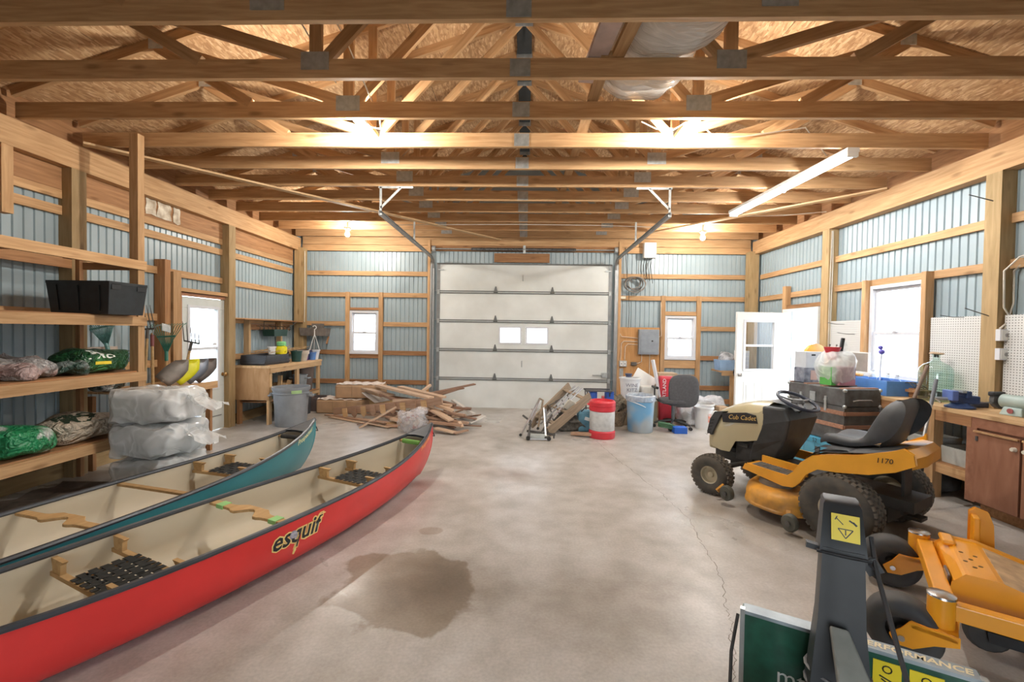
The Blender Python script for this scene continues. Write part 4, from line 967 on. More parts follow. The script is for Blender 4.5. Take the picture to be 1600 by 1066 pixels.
MB().b2((-1.3, -.28, .28), (-.62, .28, .50)).build('seat_base', char, zt, bevel=.02)
for y in (.12,): 
    MB().lathe([(0,-.04),(.07,-.04),(.085,-.02),(.085,.02),(.07,.04),(0,.04)], 20, X=Matrix.Translation((-.20, y, .115)) @ RY).build('deck_roller', black_r, zt, True)
    MB().bar((-.20, y+.05, .12), (-.45, y+.12, .16), .03, .05).build('roller_arm', black_p, zt)

# ================================================================= snow blower
gb_ = M('blower_green', (.012,.075,.045), rough=.35, var=.25, scale=20, coat=.2)
sb_ = thing('snow_blower', 'dark green snow blower with tall black discharge chute, nearest at bottom right', 'snow blower', (1.155, 1.54, 0), math.atan2(.88, .48))
hw = .33
hs = MB(); hs.b2((.0, -hw, .08), (.012, hw, .485)); hs.build('auger_housing', gb_, sb_)
wr_ = MB(); wr_.loft([[(x, -hw, z) for x, z in ((.012,.10),(.05,.05),(.15,.03),(.38,.03))], [(x, hw, z) for x, z in ((.012,.10),(.05,.05),(.15,.03),(.38,.03))]], cap=False, closed=False); wr_.build('housing_wrap', gb_, sb_, True)
for sg in (1, -1):
    sp_ = [(-.0, .06), (.40, .03), (.40, .10), (.06, .485), (.0, .49)]; k = len(sp_); q = MB()
    vs = [(x, sg*hw, z) for x, z in sp_]+[(x, sg*(hw+.006), z) for x, z in sp_]; q.add(vs, [tuple(range(k)), tuple(range(2*k-1, k-1, -1))]+[(i, (i+1) % k, k+(i+1) % k, k+i) for i in range(k)]); q.build('side_plate', gb_, sb_)
    MB().b2((-.01, sg*(hw-.004), .06), (.012, sg*(hw+.012), .50)).build('edge_flange', M('flange_silver', (.42,.44,.44), rough=.3, metal=.7), sb_)
tr = MB(); tr.b2((0, -hw, .485), (.055, hw, .492)); tr.b2((-.004, -hw, .48), (.004, hw, .4935)); to = tr.build('top_strip', M('strip_silver', (.30,.34,.36), rough=.4, metal=.2, var=.3), sb_)
text('lettering', '*PERFORMANCE', .042, M('strip_cream', (.80,.68,.42), rough=.5), to, frame_m((.028, -.16, .4925), (0, -1, 0), (1, 0, 0)), ext=.0005, shear=.2, bold=.001)
text('lettering', 'mtd', .085, M('letter_white', (.75,.78,.75), rough=.5), sb_, frame_m((-.0015, .15, .285), (0, -1, 0), (0, 0, 1)), ext=.0005)
ly = M('label_yellow', (.82,.62,.02), rough=.45, var=.04); lk = M('label_black', (.02,.02,.02), rough=.5)
for y, w_ in ((-.10, .075), (-.20, .085)):
    p_ = MB().b2((-.003, y-w_/2, .34), (-.0005, y+w_/2, .46)).build('warning_label', ly, sb_)
    q = MB(); q.tube([(-.0035, y+.012*math.cos(a*PI/5), .435+.012*math.sin(a*PI/5)) for a in range(10)], .0022, 4, closed=True); q.bar((-.0035, y-.02, .395), (-.0035, y+.02, .41), .004, .004); q.bar((-.0035, y-.02, .38), (-.0035, y+.015, .40), .004, .004); q.bar((-.0035, y-w_/2, .37), (-.0035, y+w_/2, .37), .003, .003); q.bar((-.0035, y-.02, .355), (-.0035, y+.02, .355), .004, .004); q.build('label_print', lk, p_)
# auger in the mouth
au = MB(); au.cyl((.23, -hw, .23), (.23, hw, .23), .025, n=10)
for i in range(40):
    a0, a1 = i*.5, (i+1)*.5; y0_, y1_ = -hw+.016*i, -hw+.016*(i+1)
    au.add([(.23+.13*math.cos(a0), y0_, .23+.13*math.sin(a0)), (.23+.13*math.cos(a1), y1_, .23+.13*math.sin(a1)), (.23+.09*math.cos(a1), y1_, .23+.09*math.sin(a1)), (.23+.09*math.cos(a0), y0_, .23+.09*math.sin(a0))], [(0,1,2,3)])
au.build('auger', M('auger_red', (.30,.05,.03), rough=.5), sb_)
# chute (slightly off-centre, behind the housing)
cx_, cy_ = -.09, .045
ch = MB()
def cring(x, z, w, d): return [(x-d, -w, z), (x-d*1.0, -w*.6, z), (x-d*1.1, w*.0, z), (x-d, w*.6, z), (x-d, w, z), (x+d*.2, w*1.08, z), (x+d, w, z), (x+d, -w, z), (x+d*.2, -w*1.08, z)]
ch.loft([[(p[0]+cx_, p[1]+cy_, p[2]) for p in cring(*r)] for r in ((0, .36, .085, .075), (0, .50, .074, .065), (.0, .62, .064, .056), (.004, .86, .056, .05))]); ch.build('chute', M('chute_black', (.030,.032,.034), rough=.42, var=.15), sb_, True, ang=40)
rg = MB()
for z in (.38, .43): rg.tube([(cx_+.085*math.cos(a*PI/9)*.95, cy_+.092*math.sin(a*PI/9), z) for a in range(18)], .005, 5, closed=True)
rg.build('chute_ring', M('ring_grey', (.24,.24,.24), rough=.5), sb_, True)
df = MB(); df.loft([[(p[0]+cx_, p[1]+cy_, p[2]) for p in cring(*r)] for r in ((.006, .84, .066, .058), (.012, .855, .063, .056), (.05, .99, .052, .046), (.055, 1.0, .046, .038))]); dfo = df.build('chute_deflector', M('deflector_black', (.036,.039,.042), rough=.38, var=.12), sb_, True, ang=40)
br_ = MB(); br_.tube([(cx_-.05, cy_-.072, .845), (cx_-.062, cy_, .848), (cx_-.05, cy_+.072, .845)], .005, 6); br_.bar((cx_-.02, cy_+.06, .845), (cx_-.02, cy_+.10, .85), .025, .018); br_.bar((cx_-.02, cy_-.065, .84), (cx_-.02, cy_-.09, .80), .018, .045); br_.build('hinge_band', black_p, sb_, True)
# label on the slanting rear face of the deflector
o_ = V((cx_-.0245, cy_-.006, .928)); xd = V((0, -1, 0)); yd = V((.045, 0, .145)).normalized(); FM = frame_m(o_, xd, yd)
lp = MB(); lp.b2((-.038, -.042, -.004), (.038, .042, .0015)); lpo = lp.build('warning_label', ly, dfo); lpo.matrix_local = FM
q = MB(); T = [(-.02, -.004), (.02, -.004), (0, -.032)]
for i in range(3): a_, b_ = T[i], T[(i+1) % 3]; q.bar((*a_, .002), (*b_, .002), .0028, .001)
q.bar((0, -.022, .002), (0, -.006, .002), .0028, .001); q.bar((-.024, .028, .002), (-.006, .010, .002), .0025, .001); q.bar((-.028, .022, .002), (-.022, .034, .002), .0025, .001); q.bar((.010, .026, .002), (.024, .018, .002), .005, .001); q.bar((.020, .022, .002), (.030, .012, .002), .006, .001)
q.build('label_print', lk, lpo)
rd = MB(); rd.tube([(cx_+.02, cy_-.08, .90), (cx_-.04, cy_-.085, .82), (cx_-.30, cy_-.16, .45), (cx_-.5, cy_-.18, .25)], .007, 8); rd.bar((cx_+.0, cy_-.055, .84), (cx_-.04, cy_-.085, .82), .016, .008); rd.build('control_rod', M('rod_black', (.06,.06,.062), rough=.35), sb_, True)
lv = MB(); lv.loft([[(cx_-.085, cy_+.035, .625), (cx_-.068, cy_+.035, .61), (cx_-.068, cy_-.015, .61), (cx_-.085, cy_-.015, .625)], [(cx_-.19, cy_+.02, .50), (cx_-.16, cy_+.02, .47), (cx_-.16, cy_-.075, .47), (cx_-.19, cy_-.075, .50)]]); lv.build('cable_shroud', M('shroud_grey', (.23,.235,.21), rough=.55, var=.2), sb_, bevel=.006)
cb_ = MB(); cb_.tube([(cx_-.17, cy_, .49), (cx_-.24, cy_-.02, .40), (cx_-.32, cy_-.04, .32)], .005, 6); cb_.tube([(cx_-.17, cy_-.055, .49), (cx_-.24, cy_-.07, .40), (cx_-.32, cy_-.08, .32)], .005, 6); cb_.build('control_cable', M('cable_silver', (.45,.45,.45), rough=.35, metal=.6), sb_, True)
MB().cyl((cx_, cy_, .18), (cx_, cy_, .37), .088, n=20).build('impeller_can', gb_, sb_, True)
en = MB(); en.b2((-.62, -.16, .20), (-.20, .18, .36)); en.build('engine_block', char, sb_, bevel=.03)
for sg in (1, -1): wheel(sb_, (-.42, sg*.27, .17), .17, .11, .09, M('blower_rim', (.55,.55,.5), rough=.5), lugs=18, rows=2)
hb_ = MB()
for sg in (1, -1): hb_.tube([(-.45, sg*.2, .30), (-.70, sg*.22, .42), (-1.15, sg*.25, .82), (-1.30, sg*.25, .86)], .014, 8)
hb_.bar((-1.1, -.25, .79), (-1.1, .25, .79), .10, .03); hb_.build('handlebar', M('handle_black', (.05,.05,.05), rough=.5), sb_, True)
cbl = MB(); cbl.tube([(.0, hw+.02, .47), (-.10, hw+.035, .38), (-.25, hw+.03, .25), (-.35, hw, .2)], .006, 6); cbl.build('side_cable', black_r, sb_, True)
# ================================================================= generic builders
def bag(name, label, cat, c, size, mat, rz=0.0, seed=1, sq=.55, amp=.05, sc=5, group=None, rot=None, n=28, m=16, parts=()):
    """slumped sack; base at c"""
    t = thing(name, label, cat, c, rz, group, rot)
    a, b, h = size[0]/2, size[1]/2, size[2]/2
    mb = MB().ball((0, 0, h), (a, b, h), n, m, sq).bump(amp, sc, seed)
    mb.v = [(x, y, max(.002, z)) for x, y, z in mb.v]
    mb.build('sack', mat, t, True, ang=75)
    return t
def pot(name, label, cat, c, r0, r1, h, mat, wall=.006, rim=.008, handle=None, group=None, n=26, bail=None, fill=None, sq=None, rx=1.0, rz=0.0):
    t = thing(name, label, cat, c, rz, group)
    P = lambda r, z: ((r*rx, r), z)
    prof = [P(.001, 0), P(r0, 0), P(r0+(r1-r0)*.5, h*.5), P(r1-.002, h-rim*2), P(r1+rim, h-rim*2), P(r1+rim, h), P(r1-wall, h), P(r0-wall+(r1-r0)*.5, h*.5), P(r0-wall, wall), P(.001, wall)]
    MB().lathe(prof, n, sq=sq).build('body', mat, t, True, ang=40)
    if bail:
        MB().tube(bez((-r1-rim, 0, h*.9), (-r1*1.1, bail, h*.55), (r1*1.1, bail, h*.55), (r1+rim, 0, h*.9), 14), .004, 6).build('bail_handle', galv, t, True)
    if handle:
        for s_ in (1, -1): MB().tube([(s_*(r1-.01), -.05, h*handle), (s_*(r1+.05), -.05, h*handle), (s_*(r1+.05), .05, h*handle), (s_*(r1-.01), .05, h*handle)], .012, 6).build('handle', mat, t, True)
    if fill: MB().lathe([(.001, h*fill[0]+.02), (r1*.6, h*fill[0]+.01), (r0+(r1-r0)*fill[0]-wall, h*fill[0])], n).build('contents', fill[1], t, True)
    return t
def crate(name, label, cat, c, size, mat, rz=0, wall=.012, rim=.02, tap=.92, group=None):
    t = thing(name, label, cat, c, rz, group); w, d, h = size; k = tap
    m_ = MB()
    o0 = [(-w/2*k,-d/2*k,0),(w/2*k,-d/2*k,0),(w/2*k,d/2*k,0),(-w/2*k,d/2*k,0)]; o1 = [(-w/2,-d/2,h),(w/2,-d/2,h),(w/2,d/2,h),(-w/2,d/2,h)]
    def ins(r, a, z=None): return [(x-math.copysign(a, x), y-math.copysign(a, y), zz if z is None else z) for x, y, zz in r]
    m_.loft([o0, [((x0+x1)/2, (y0+y1)/2, h*.5) for (x0,y0,_), (x1,y1,_) in zip(o0, o1)], o1], cap=False); m_.loft([o1, ins(o1, wall)], cap=False); m_.loft([ins(o1, wall), ins(o0, wall, .01)], cap=False)
    m_.add(o0, [(3,2,1,0)]); m_.add(ins(o0, wall, .01), [(0,1,2,3)])
    m_.build('tub', mat, t, bevel=.004)
    r_ = MB(); r_.loft([ins(o1, -rim, h-.025), ins(o1, -rim, h), ins(o1, -.0, h), ins(o1, -.0, h-.025)], cap=False); r_.build('rim', mat, t, bevel=.003)
    return t

# ================================================================= shelving along the left wall
sh = thing('shelf_unit', 'tall open shelving of raw lumber along the left wall', 'shelf', (-3.95, 4.34, 0))
def S(x, y, z): return (x+3.95, y-4.34, z)
for y in (4.33, 2.0):
    board('upright', S(-3.97, y, 0), S(-3.97, y, 3.50 if y > 3 else 2.3), .09, .075, lumber, sh, up=(0,1,0))
    board('upright', S(-4.60, y, 0), S(-4.60, y, 2.3), .09, .04, lumber_d, sh, up=(0,1,0))
for z in (2.18, 1.61, 1.05, .44):
    board('front_beam', S(-3.925, 1.9, z), S(-3.925, 4.375, z), .038, .09, lumber, sh)
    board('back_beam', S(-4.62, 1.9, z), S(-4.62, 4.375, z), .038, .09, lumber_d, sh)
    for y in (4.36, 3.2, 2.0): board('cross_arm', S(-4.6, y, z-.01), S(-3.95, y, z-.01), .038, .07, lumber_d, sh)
    if z < 2.1:
        for i in range(4): board('shelf_board', S(-4.55+i*.175, 1.9, z+.05), S(-4.55+i*.175, 4.37, z+.05), .168, .014, lumber_d, sh)
tsf = thing('tool_shelf', 'low lumber shelf beside the white side door, holding shovel heads', 'shelf', (-4.3, 5.0, 0))
for i in range(4): board('shelf_board', (-.30+i*.17, -.55, .845), (-.30+i*.17, .44, .845), .165, .02, lumber, tsf)
board('front_edge', (.35, -.55, .835), (.35, .45, .835), .03, .085, lumber, tsf)
for y in (-.5, .38): board('leg', (.30, y, 0), (.30, y, .80), .06, .04, lumber_d, tsf, up=(0,1,0)); board('leg', (-.33, y, 0), (-.33, y, .80), .06, .04, lumber_d, tsf, up=(0,1,0))

# black tote
tote = crate('storage_tote', 'black plastic tote on the second shelf from the top at left', 'tote', (-4.06, 4.02, 1.667), (.60, .40, .30), M('tote_black', (.013,.017,.020), rough=.5, var=.25, scale=16), 0, tap=.90)
for y in (-.13, .13): MB().box((.285, y, .255), (.03, .09, .05)).build('latch', black_p, tote)
for s_ in (-.2, 0, .2): MB().bar((s_*.95, -.185, .03), (s_, -.2, .26), .014, .012, (0,1,0)).build('rib', MATS['tote_black'], tote)

# bags on the shelves
pg_ = M('bag_green', (.05,.22,.06), rough=.35, var=.5, scale=7, dirt=(.012,.05,.02))
pgd = CRINKLE('bag_dark_green', (.014,.075,.028), (.05,.20,.06), .60, 4)
pw = M('bag_white', (.62,.62,.56), rough=.4, var=.25, scale=9)
pb = CRINKLE('bag_beige', (.46,.38,.29), (.52,.44,.34), .5, 4, rough=.5)
gg = M('bag_print_dark', (.03,.05,.03), rough=.5)
t = bag('seed_bag', 'dark green plastic sack with white lettering on the middle left shelf', 'bag', (-4.20, 4.10, 1.11), (.42, .56, .22), pgd, .1, 3)
sk = t.children[0]
hug(text('lettering', 'PRO', .13, M('print_white', (.75,.77,.7), rough=.5), t, frame_m((.20, -.12, .17), (.5,.75,0), (-.6,.3,.75)), ext=0, bold=.004), sk)
m_ = MB(); m_.loft([[(.20+.05*i/6-.025, -.12+.13*(i/6-.5), z) for i in range(7)] for z in (.085, .10, .115)], cap=False, closed=False); hug(m_.build('yellow_band', M('print_yellow', (.80,.62,.04), rough=.5), t), sk, .006)
t = bag('crumpled_bag', 'crumpled grey and pink plastic bag on the middle left shelf', 'bag', (-4.22, 3.44, 1.11), (.40, .40, .16), CRINKLE('bag_greypink', (.34,.32,.31), (.42,.30,.28), .55, 5), .2, 8, amp=.08, sc=7)
t = bag('folded_bag', 'small folded clear and green bag leaning on the dark green sack', 'bag', (-4.10, 3.73, 1.11), (.26, .18, .14), CRINKLE('bag_mix', (.20,.24,.22), (.03,.07,.05), .52, 8), .5, 5, amp=.07, sc=8)
t = bag('peat_bag', 'bright green and white plastic sack on the lowest shelf at far left', 'bag', (-4.12, 3.34, .50), (.46, .46, .24), CRINKLE('bag_bright_green', (.62,.65,.60), (.02,.24,.09), .44, 4.5), .1, 12, amp=.05)
t = bag('soil_bag', 'beige woven sack with black print on the lowest left shelf', 'bag', (-4.14, 3.89, .50), (.42, .58, .23), pb, -.1, 14, amp=.05)
sk = t.children[0]
for q_, (s_, zz) in enumerate((('PRO', .04), ('MIX', -.09))): hug(text('lettering', s_, .15, gg, t, frame_m((.06-zz*.0+.08*q_, -.08, .23-.03*q_), (.25,.95,0), (-.9,.25,.3)), ext=0, bold=.006), sk)
t = bag('striped_bag', 'dark sack with white stripes standing behind the plastic-wrapped stack', 'bag', (-4.42, 4.47, .86), (.20, .34, .26), CRINKLE('bag_stripe', (.02,.035,.03), (.45,.47,.45), .58, 10), 0, 20, amp=.04)

# floor mat under the shelves
mt_ = MB(); rr = []
for i in range(30):
    y = 2.6+1.5*i/29; rr.append([(-4.5+1.0*j/10+.02*math.sin(i), y, .012+.012*(1+math.sin(i*1.1+j*.2))) for j in range(11)])
mt_.loft(rr, cap=False, closed=False); tag(mt_.build('floor_mat', M('mat_brown', (.20,.155,.12), rough=.95, var=.3, scale=14), None, True), 'rumpled brown floor mat under the lowest left shelf', 'mat')

# plastic-wrapped stack
film = FILM('wrap_film', (.88,.90,.90), .55, .12, 6)
inn = M('wrapped_foam', (.56,.56,.54), rough=.7, var=.12, scale=6)
for k, (z, sx, sy, rz, lb) in enumerate(((.0, .60, .56, .06, 'bottom bundle of the plastic-wrapped stack in front of the shelves'), (.325, .64, .58, -.03, 'middle bundle of the plastic-wrapped stack in front of the shelves'), (.65, .62, .56, .08, 'top bundle of the plastic-wrapped stack in front of the shelves'))):
    t = thing('wrapped_bundle', lb, 'bundle', (-3.55, 4.13, z), rz, 'plastic-wrapped bundles')
    MB().box((0, 0, .16), (sx*.86, sy*.86, .27)).build('cushion', inn, t, bevel=.05)
    mb = MB().ball((0, 0, .165), (sx/2, sy/2, .165), 64, 36, .38).bump(.05, 6, k+2).bump(.03, 13, k+9); mb.v = [(x, y, min(.324, max(.002, q))) for x, y, q in mb.v]
    mb.build('plastic_wrap', film, t, True, ang=80)
    tf = MB(); rr = []
    for i in range(7):
        rr.append([(sx/2-.06+.05*i+.02*math.sin(j*2+i), -.10+.03*j+.02*math.cos(i+j), .26-.02*i+.03*math.sin(j*1.7+i*.9)) for j in range(9)])
    tf.loft(rr, cap=False, closed=False); tf.bump(.03, 9, k); tf.build('loose_end', film, t, True, ang=80)

# ================================================================= garden tools by the side door
hnd = WOOD('tool_handle', (.50,.33,.16), (.36,.22,.09), knots=False)
tgreen = M('rake_green', (.03,.16,.11), rough=.4, var=.2); rust = M('tool_iron', (.10,.09,.08), rough=.6, metal=.5, var=.3)
def tool_root(name, label, base, top):
    base, top = V(base), V(top); d = (top-base); L = d.length; q = V((0,0,1)).rotation_difference(d.normalized())
    o = thing(name, label, 'tool', base, rot=q.to_euler(), group='garden tools by the side door'); return o, L
def fan_rake(lbl, base, top, mat, w=.26, n=13):
    t, L = tool_root('leaf_rake', lbl, base, top)
    MB().rings([((0,0,0), .014), ((0,0,L), .013)], 8).build('handle', hnd, t, True)
    for i in range(n):
        a = -1+2*i/(n-1); m_ = MB(); m_.rings([((0, 0, L-.03), .004), ((a*w*.42, 0, L+.16), .004), ((a*w, .0, L+.33), .004), ((a*w*1.03, .05, L+.36), .004)], 5); m_.build('tine', mat, t)
    MB().bar((-w*.55, 0, L+.2), (w*.55, 0, L+.2), .008, .02).build('spacer', mat, t); MB().cyl((0,0,L-.1), (0,0,L+.02), .02, n=8).build('socket', mat, t, True)
    return t
fan_rake('green leaf rake with its fan head up beside the door stud', (-4.38, 5.18, .86), (-4.40, 5.20, 1.24), tgreen, .21, 13)
fan_rake('wide green and white leaf rake head behind the shelf upright', (-4.45, 4.62, .86), (-4.56, 4.60, 1.35), M('rake_teal', (.10,.26,.24), rough=.4, var=.4, scale=30), .26, 17)
def fork(lbl, base, top, nt=4, w=.16, tl=.28, curl=.06):
    t, L = tool_root('garden_fork', lbl, base, top)
    MB().rings([((0,0,0), .015), ((0,0,L), .014)], 8).build('handle', hnd, t, True)
    MB().cyl((0,0,L-.06), (0,0,L+.05), .016, n=8).bar((-w/2, 0, L+.05), (w/2, 0, L+.05), .014, .018).build('head', rust, t, True)
    for i in range(nt):
        x = -w/2+w*i/(nt-1); MB().rings([((x,0,L+.05), .006), ((x,curl*.6,L+.05+tl*.6), .005), ((x,curl,L+.05+tl), .002)], 5).build('tine', rust, t)
    return t
fork('pitchfork with dark curved tines up, right beside the shelf upright', (-4.25, 4.72, .86), (-4.30, 4.82, 1.48), 5, .16, .26, -.08)
fork('pitchfork with thin spread tines up, nearest the side door', (-4.30, 5.32, .86), (-4.22, 5.36, 1.32), 5, .20, .24, -.10)
t, L = tool_root('garden_hoe', 'worn wooden-handled hoe leaning beside the shelf upright', (-4.22, 4.80, .86), (-4.36, 4.95, 1.48)); MB().rings([((0,0,0), .016), ((0,0,L), .014)], 8).build('handle', hnd, t, True); MB().cyl((0,0,L-.16), (0,0,L-.02), .019, n=8).build('ferrule', M('ferrule_red', (.18,.05,.05), rough=.6), t, True); MB().tube([(0,0,L-.05), (.02,0,L+.06), (.08,0,L+.08), (.16,0,L+.07)], .008, 6).box((.17,0,L+.03), (.008, .12, .09)).build('blade', galv, t)
# tan backing board behind the rakes
tag(board('hardboard_sheet', (-4.62, 4.60, .9), (-4.62, 4.60, 1.33), .36, .02, M('hardboard', (.42,.34,.28), rough=.8, var=.1), up=(1,0,0)), 'tan hardboard panel leaning on the wall behind the rakes', 'board')
# shovel blades resting on the tool shelf
def shovel(lbl, base, yaw_, tilt, mat, k):
    t = thing('shovel_blade', lbl, 'shovel', base, 0, 'shovel heads on the low shelf', rot=(tilt, .75, yaw_))
    rows = []
    for i in range(9):
        v = i/8; hw_ = .105*(1-abs(v-.35)**2.2*1.2) if v > .35 else .105*(.88+.12*v/.35); hw_ = max(.006, hw_*(1 if v < .8 else (1-(v-.8)*4)))
        rows.append([(x*hw_, .03*(1-abs(x))*-1+.02*v, v*.36) for x in (-1, -.5, 0, .5, 1)])
    m_ = MB(); m_.loft(rows, cap=False, closed=False); b_ = m_.build('blade', mat, t, True); sd = b_.modifiers.new('solid', 'SOLIDIFY'); sd.thickness = .004
    MB().rings([((0,-.02,.02), .018), ((0,-.01,-.0), .019)], 8).build('socket', mat, t, True)
    return t
for k, (dy, mat, lb) in enumerate(((-.03, M('shovel_grey', (.22,.20,.18), rough=.5, metal=.4, var=.3), 'grey steel shovel blade, leftmost on the low shelf'), (.11, M('shovel_yellow', (.72,.70,.02), rough=.4), 'bright yellow shovel blade on the low shelf'), (.22, M('shovel_blue', (.20,.22,.26), rough=.4, metal=.5), 'blue-grey spade blade beside the yellow one'), (.33, M('shovel_dark', (.13,.11,.10), rough=.5, metal=.4, var=.3), 'dark steel shovel blade, rightmost on the low shelf'))):
    shovel(lb, (-4.26+.03*k, 5.0+dy, .862+.05), .5, -.35, mat, k)

# ================================================================= potting bench in the back left corner
bench = thing('potting_bench', 'rough lumber potting bench with plywood end in the back left corner', 'bench', (-4.38, 7.72, 0))
def Bn(x, y, z): return (x+4.38, y-7.72, z)
BT = .955
for i in range(4): board('top_plank', Bn(-4.62+i*.155, 6.84, BT-.02), Bn(-4.62+i*.155, 8.62, BT-.02), .15, .036, lumber_p, bench)
board('front_rail', Bn(-4.10, 6.86, BT-.08), Bn(-4.10, 8.60, BT-.08), .03, .08, lumber_p, bench)
for y in (6.90, 7.75, 8.55): board('leg', Bn(-4.13, y, 0), Bn(-4.13, y, BT-.04), .085, .04, lumber_p, bench, up=(1,0,0))
for y in (6.90, 8.55): board('leg', Bn(-4.62, y, 0), Bn(-4.62, y, BT-.04), .085, .04, lumber_d, bench, up=(1,0,0))
board('end_panel', Bn(-4.40, 6.85, .40), Bn(-4.40, 6.85, BT-.04), .60, .015, WOOD('plywood', (.50,.31,.16), (.34,.18,.07), knots=True, stretch=5), bench, up=(0,1,0))
for i in range(3): board('lower_plank', Bn(-4.55+i*.18, 6.9, .36), Bn(-4.55+i*.18, 8.55, .36), .17, .02, lumber_d, bench)
board('lower_rail', Bn(-4.12, 7.2, .33), Bn(-4.12, 8.55, .33), .03, .07, lumber_p, bench)
# wall shelf and studs above
ws = thing('wall_shelf', 'thin shelf with brackets on the wall above the potting bench', 'shelf', (-4.6, 7.6, 1.70))
board('shelf_board', (0, -.8, 0), (0, 1.05, 0), .26, .012, lumber_d, ws)
for y in (-.45, .5): board('bracket_stud', (-.06, y, -.74), (-.06, y, -.01), .09, .05, lumber_p, ws, up=(0,1,0))
board('back_plank', (-.09, -.4, -.12), (-.09, .9, -.12), .02, .10, lumber_d, ws)
hk = MB()
for i in range(9): hk.tube([(.0, -.3+i*.12, -.10), (.06, -.3+i*.12, -.11), (.07, -.3+i*.12, -.15), (.04, -.3+i*.12, -.18)], .006, 5)
hk.build('hook', black_r, ws)
MB().bar((.12, .78, -.01), (-.08, .78, -.16), .01, .01).build('bracket', galv, ws)
# things on the bench
blk = M('tray_black', (.03,.03,.034), rough=.4, var=.3)
for k in range(5):
    t = crate('nursery_tray', ['lowest', 'second', 'third', 'fourth', 'topmost'][k]+' black seedling tray in the stack on the potting bench', 'tray', (-4.40, 7.25, BT+.028*k), (.42, .72, .05), blk, .02*k-.03, tap=.95, wall=.01, rim=.008, group='black seedling trays')
def bk(n, lb, cat, x, y, r0, r1, h, mat, **kw): return pot(n, lb, cat, (x, y, BT+kw.pop('dz', 0)), r0, r1, h, mat, **kw)
bk('small_pail', 'small white plastic pail standing in the black trays', 'pail', -4.28, 7.22, .05, .06, .13, white_p, dz=.165, bail=.05)
t = thing('spray_jug', 'yellow jug with a green neck on the black trays', 'jug', (-4.22, 7.40, BT+.165), .2)
MB().lathe([(.001,0),(.075,0),(.085,.02),(.085,.11),(.07,.13),(.04,.14)], 18, sq=.7).build('body', M('jug_yellow', (.85,.75,.02), rough=.35), t, True); MB().lathe([(.05,.13),(.075,.145),(.075,.20),(.06,.215),(.001,.215)], 18).build('neck', M('jug_green', (.20,.55,.22), rough=.4), t, True); MB().tube([(.06,-.06,.14), (.10,-.08,.12), (.10,-.08,.06), (.07,-.05,.03)], .01, 6).build('handle', M('jug_yellow'), t, True)
bk('plant_pot', 'dark green flower pot on the potting bench', 'pot', -4.20, 7.86, .075, .095, .20, M('pot_dkgreen', (.02,.07,.06), rough=.4))
bk('tall_pot', 'black pot behind the dark green one on the bench', 'pot', -4.42, 7.80, .08, .10, .22, blk)
t = bk('nested_pots', 'stack of cream nested flower pots at the bench edge', 'pot', -4.16, 8.02, .065, .095, .16, M('pot_cream', (.55,.48,.38), rough=.5), rim=.012)
for k in range(3): MB().lathe([(.088+.004*k, .15+.018*k), (.108, .15+.018*k), (.108, .166+.018*k), (.095, .166+.018*k)], 24).build('rim_band', MATS['pot_cream'], t, True)
bk('purple_pot', 'purple flower pot behind the cream pots', 'pot', -4.22, 8.17, .06, .085, .19, M('pot_purple', (.26,.03,.26), rough=.45))
t = crate('navy_planter', 'navy blue rectangular planter on the bench', 'planter', (-4.32, 8.38, BT), (.26, .36, .19), M('planter_navy', (.03,.035,.09), rough=.45), 0)
bk('blue_pot', 'small blue plastic pot next to the white hanging basket', 'pot', -4.17, 8.40, .055, .07, .15, M('pot_blue', (.10,.22,.50), rough=.4))
t = pot('hanging_basket', 'white hanging basket with three-strand hook hanger at bench end', 'basket', (-4.20, 8.54, BT), .07, .105, .19, M('basket_white', (.70,.70,.72), rough=.4))
for a in (0, 2.1, 4.2): MB().tube([(.10*math.cos(a), .10*math.sin(a), .19), (.05*math.cos(a), .05*math.sin(a), .36), (0, 0, .50)], .006, 6).build('hanger_strand', white_p, t, True)
MB().tube([(0,0,.49), (0,0,.60)] + arc((.0,0,.635), .035, -PI/2, PI*.9, 10), .008, 6).build('hanger_hook', white_p, t, True)
t = thing('twig_bundle', 'bundle of pale dry twigs lying across the pots on the bench', 'twigs', (-4.36, 7.5, BT+.19))
for i in range(18):
    y0_ = random.uniform(-.72, .2); ln = random.uniform(.4, .95); x0_ = random.uniform(-.15, .2)
    MB().tube([(x0_, y0_, random.uniform(0,.06)), (x0_+random.uniform(-.05,.05), y0_+ln*.5, random.uniform(.0,.08)), (x0_+random.uniform(-.1,.1), min(1.0, y0_+ln), random.uniform(.02,.10))], random.uniform(.003,.006), 5).build('twig', hnd, t, True)
t = crate('green_planter', 'dark green window-box planter above the pots, against the wall', 'planter', (-4.55, 7.78, 1.42), (.22, .44, .12), M('planter_green', (.015,.05,.035), rough=.45), 0); MB().tube([(-.1,-.18,.12), (-.1,-.18,.26), (-.1,.18,.26), (-.1,.18,.12)], .006, 5).build('wire_hanger', black_r, t)
t = crate('grey_window_box', 'weathered grey window box on the back wall above the bench corner', 'planter', (-4.28, 8.72, 1.42), (.56, .20, .16), M('box_weathered', (.17,.145,.125), rough=.85, var=.25), 0); MB().box((.06, 0, .20), (.20, .12, .10)).build('inner_block', M('box_weathered'), t)
for x in (-.24, .24): MB().bar((x, .09, -.01), (x, .0, -.16), .03, .02).build('bracket', lumber_d, t)
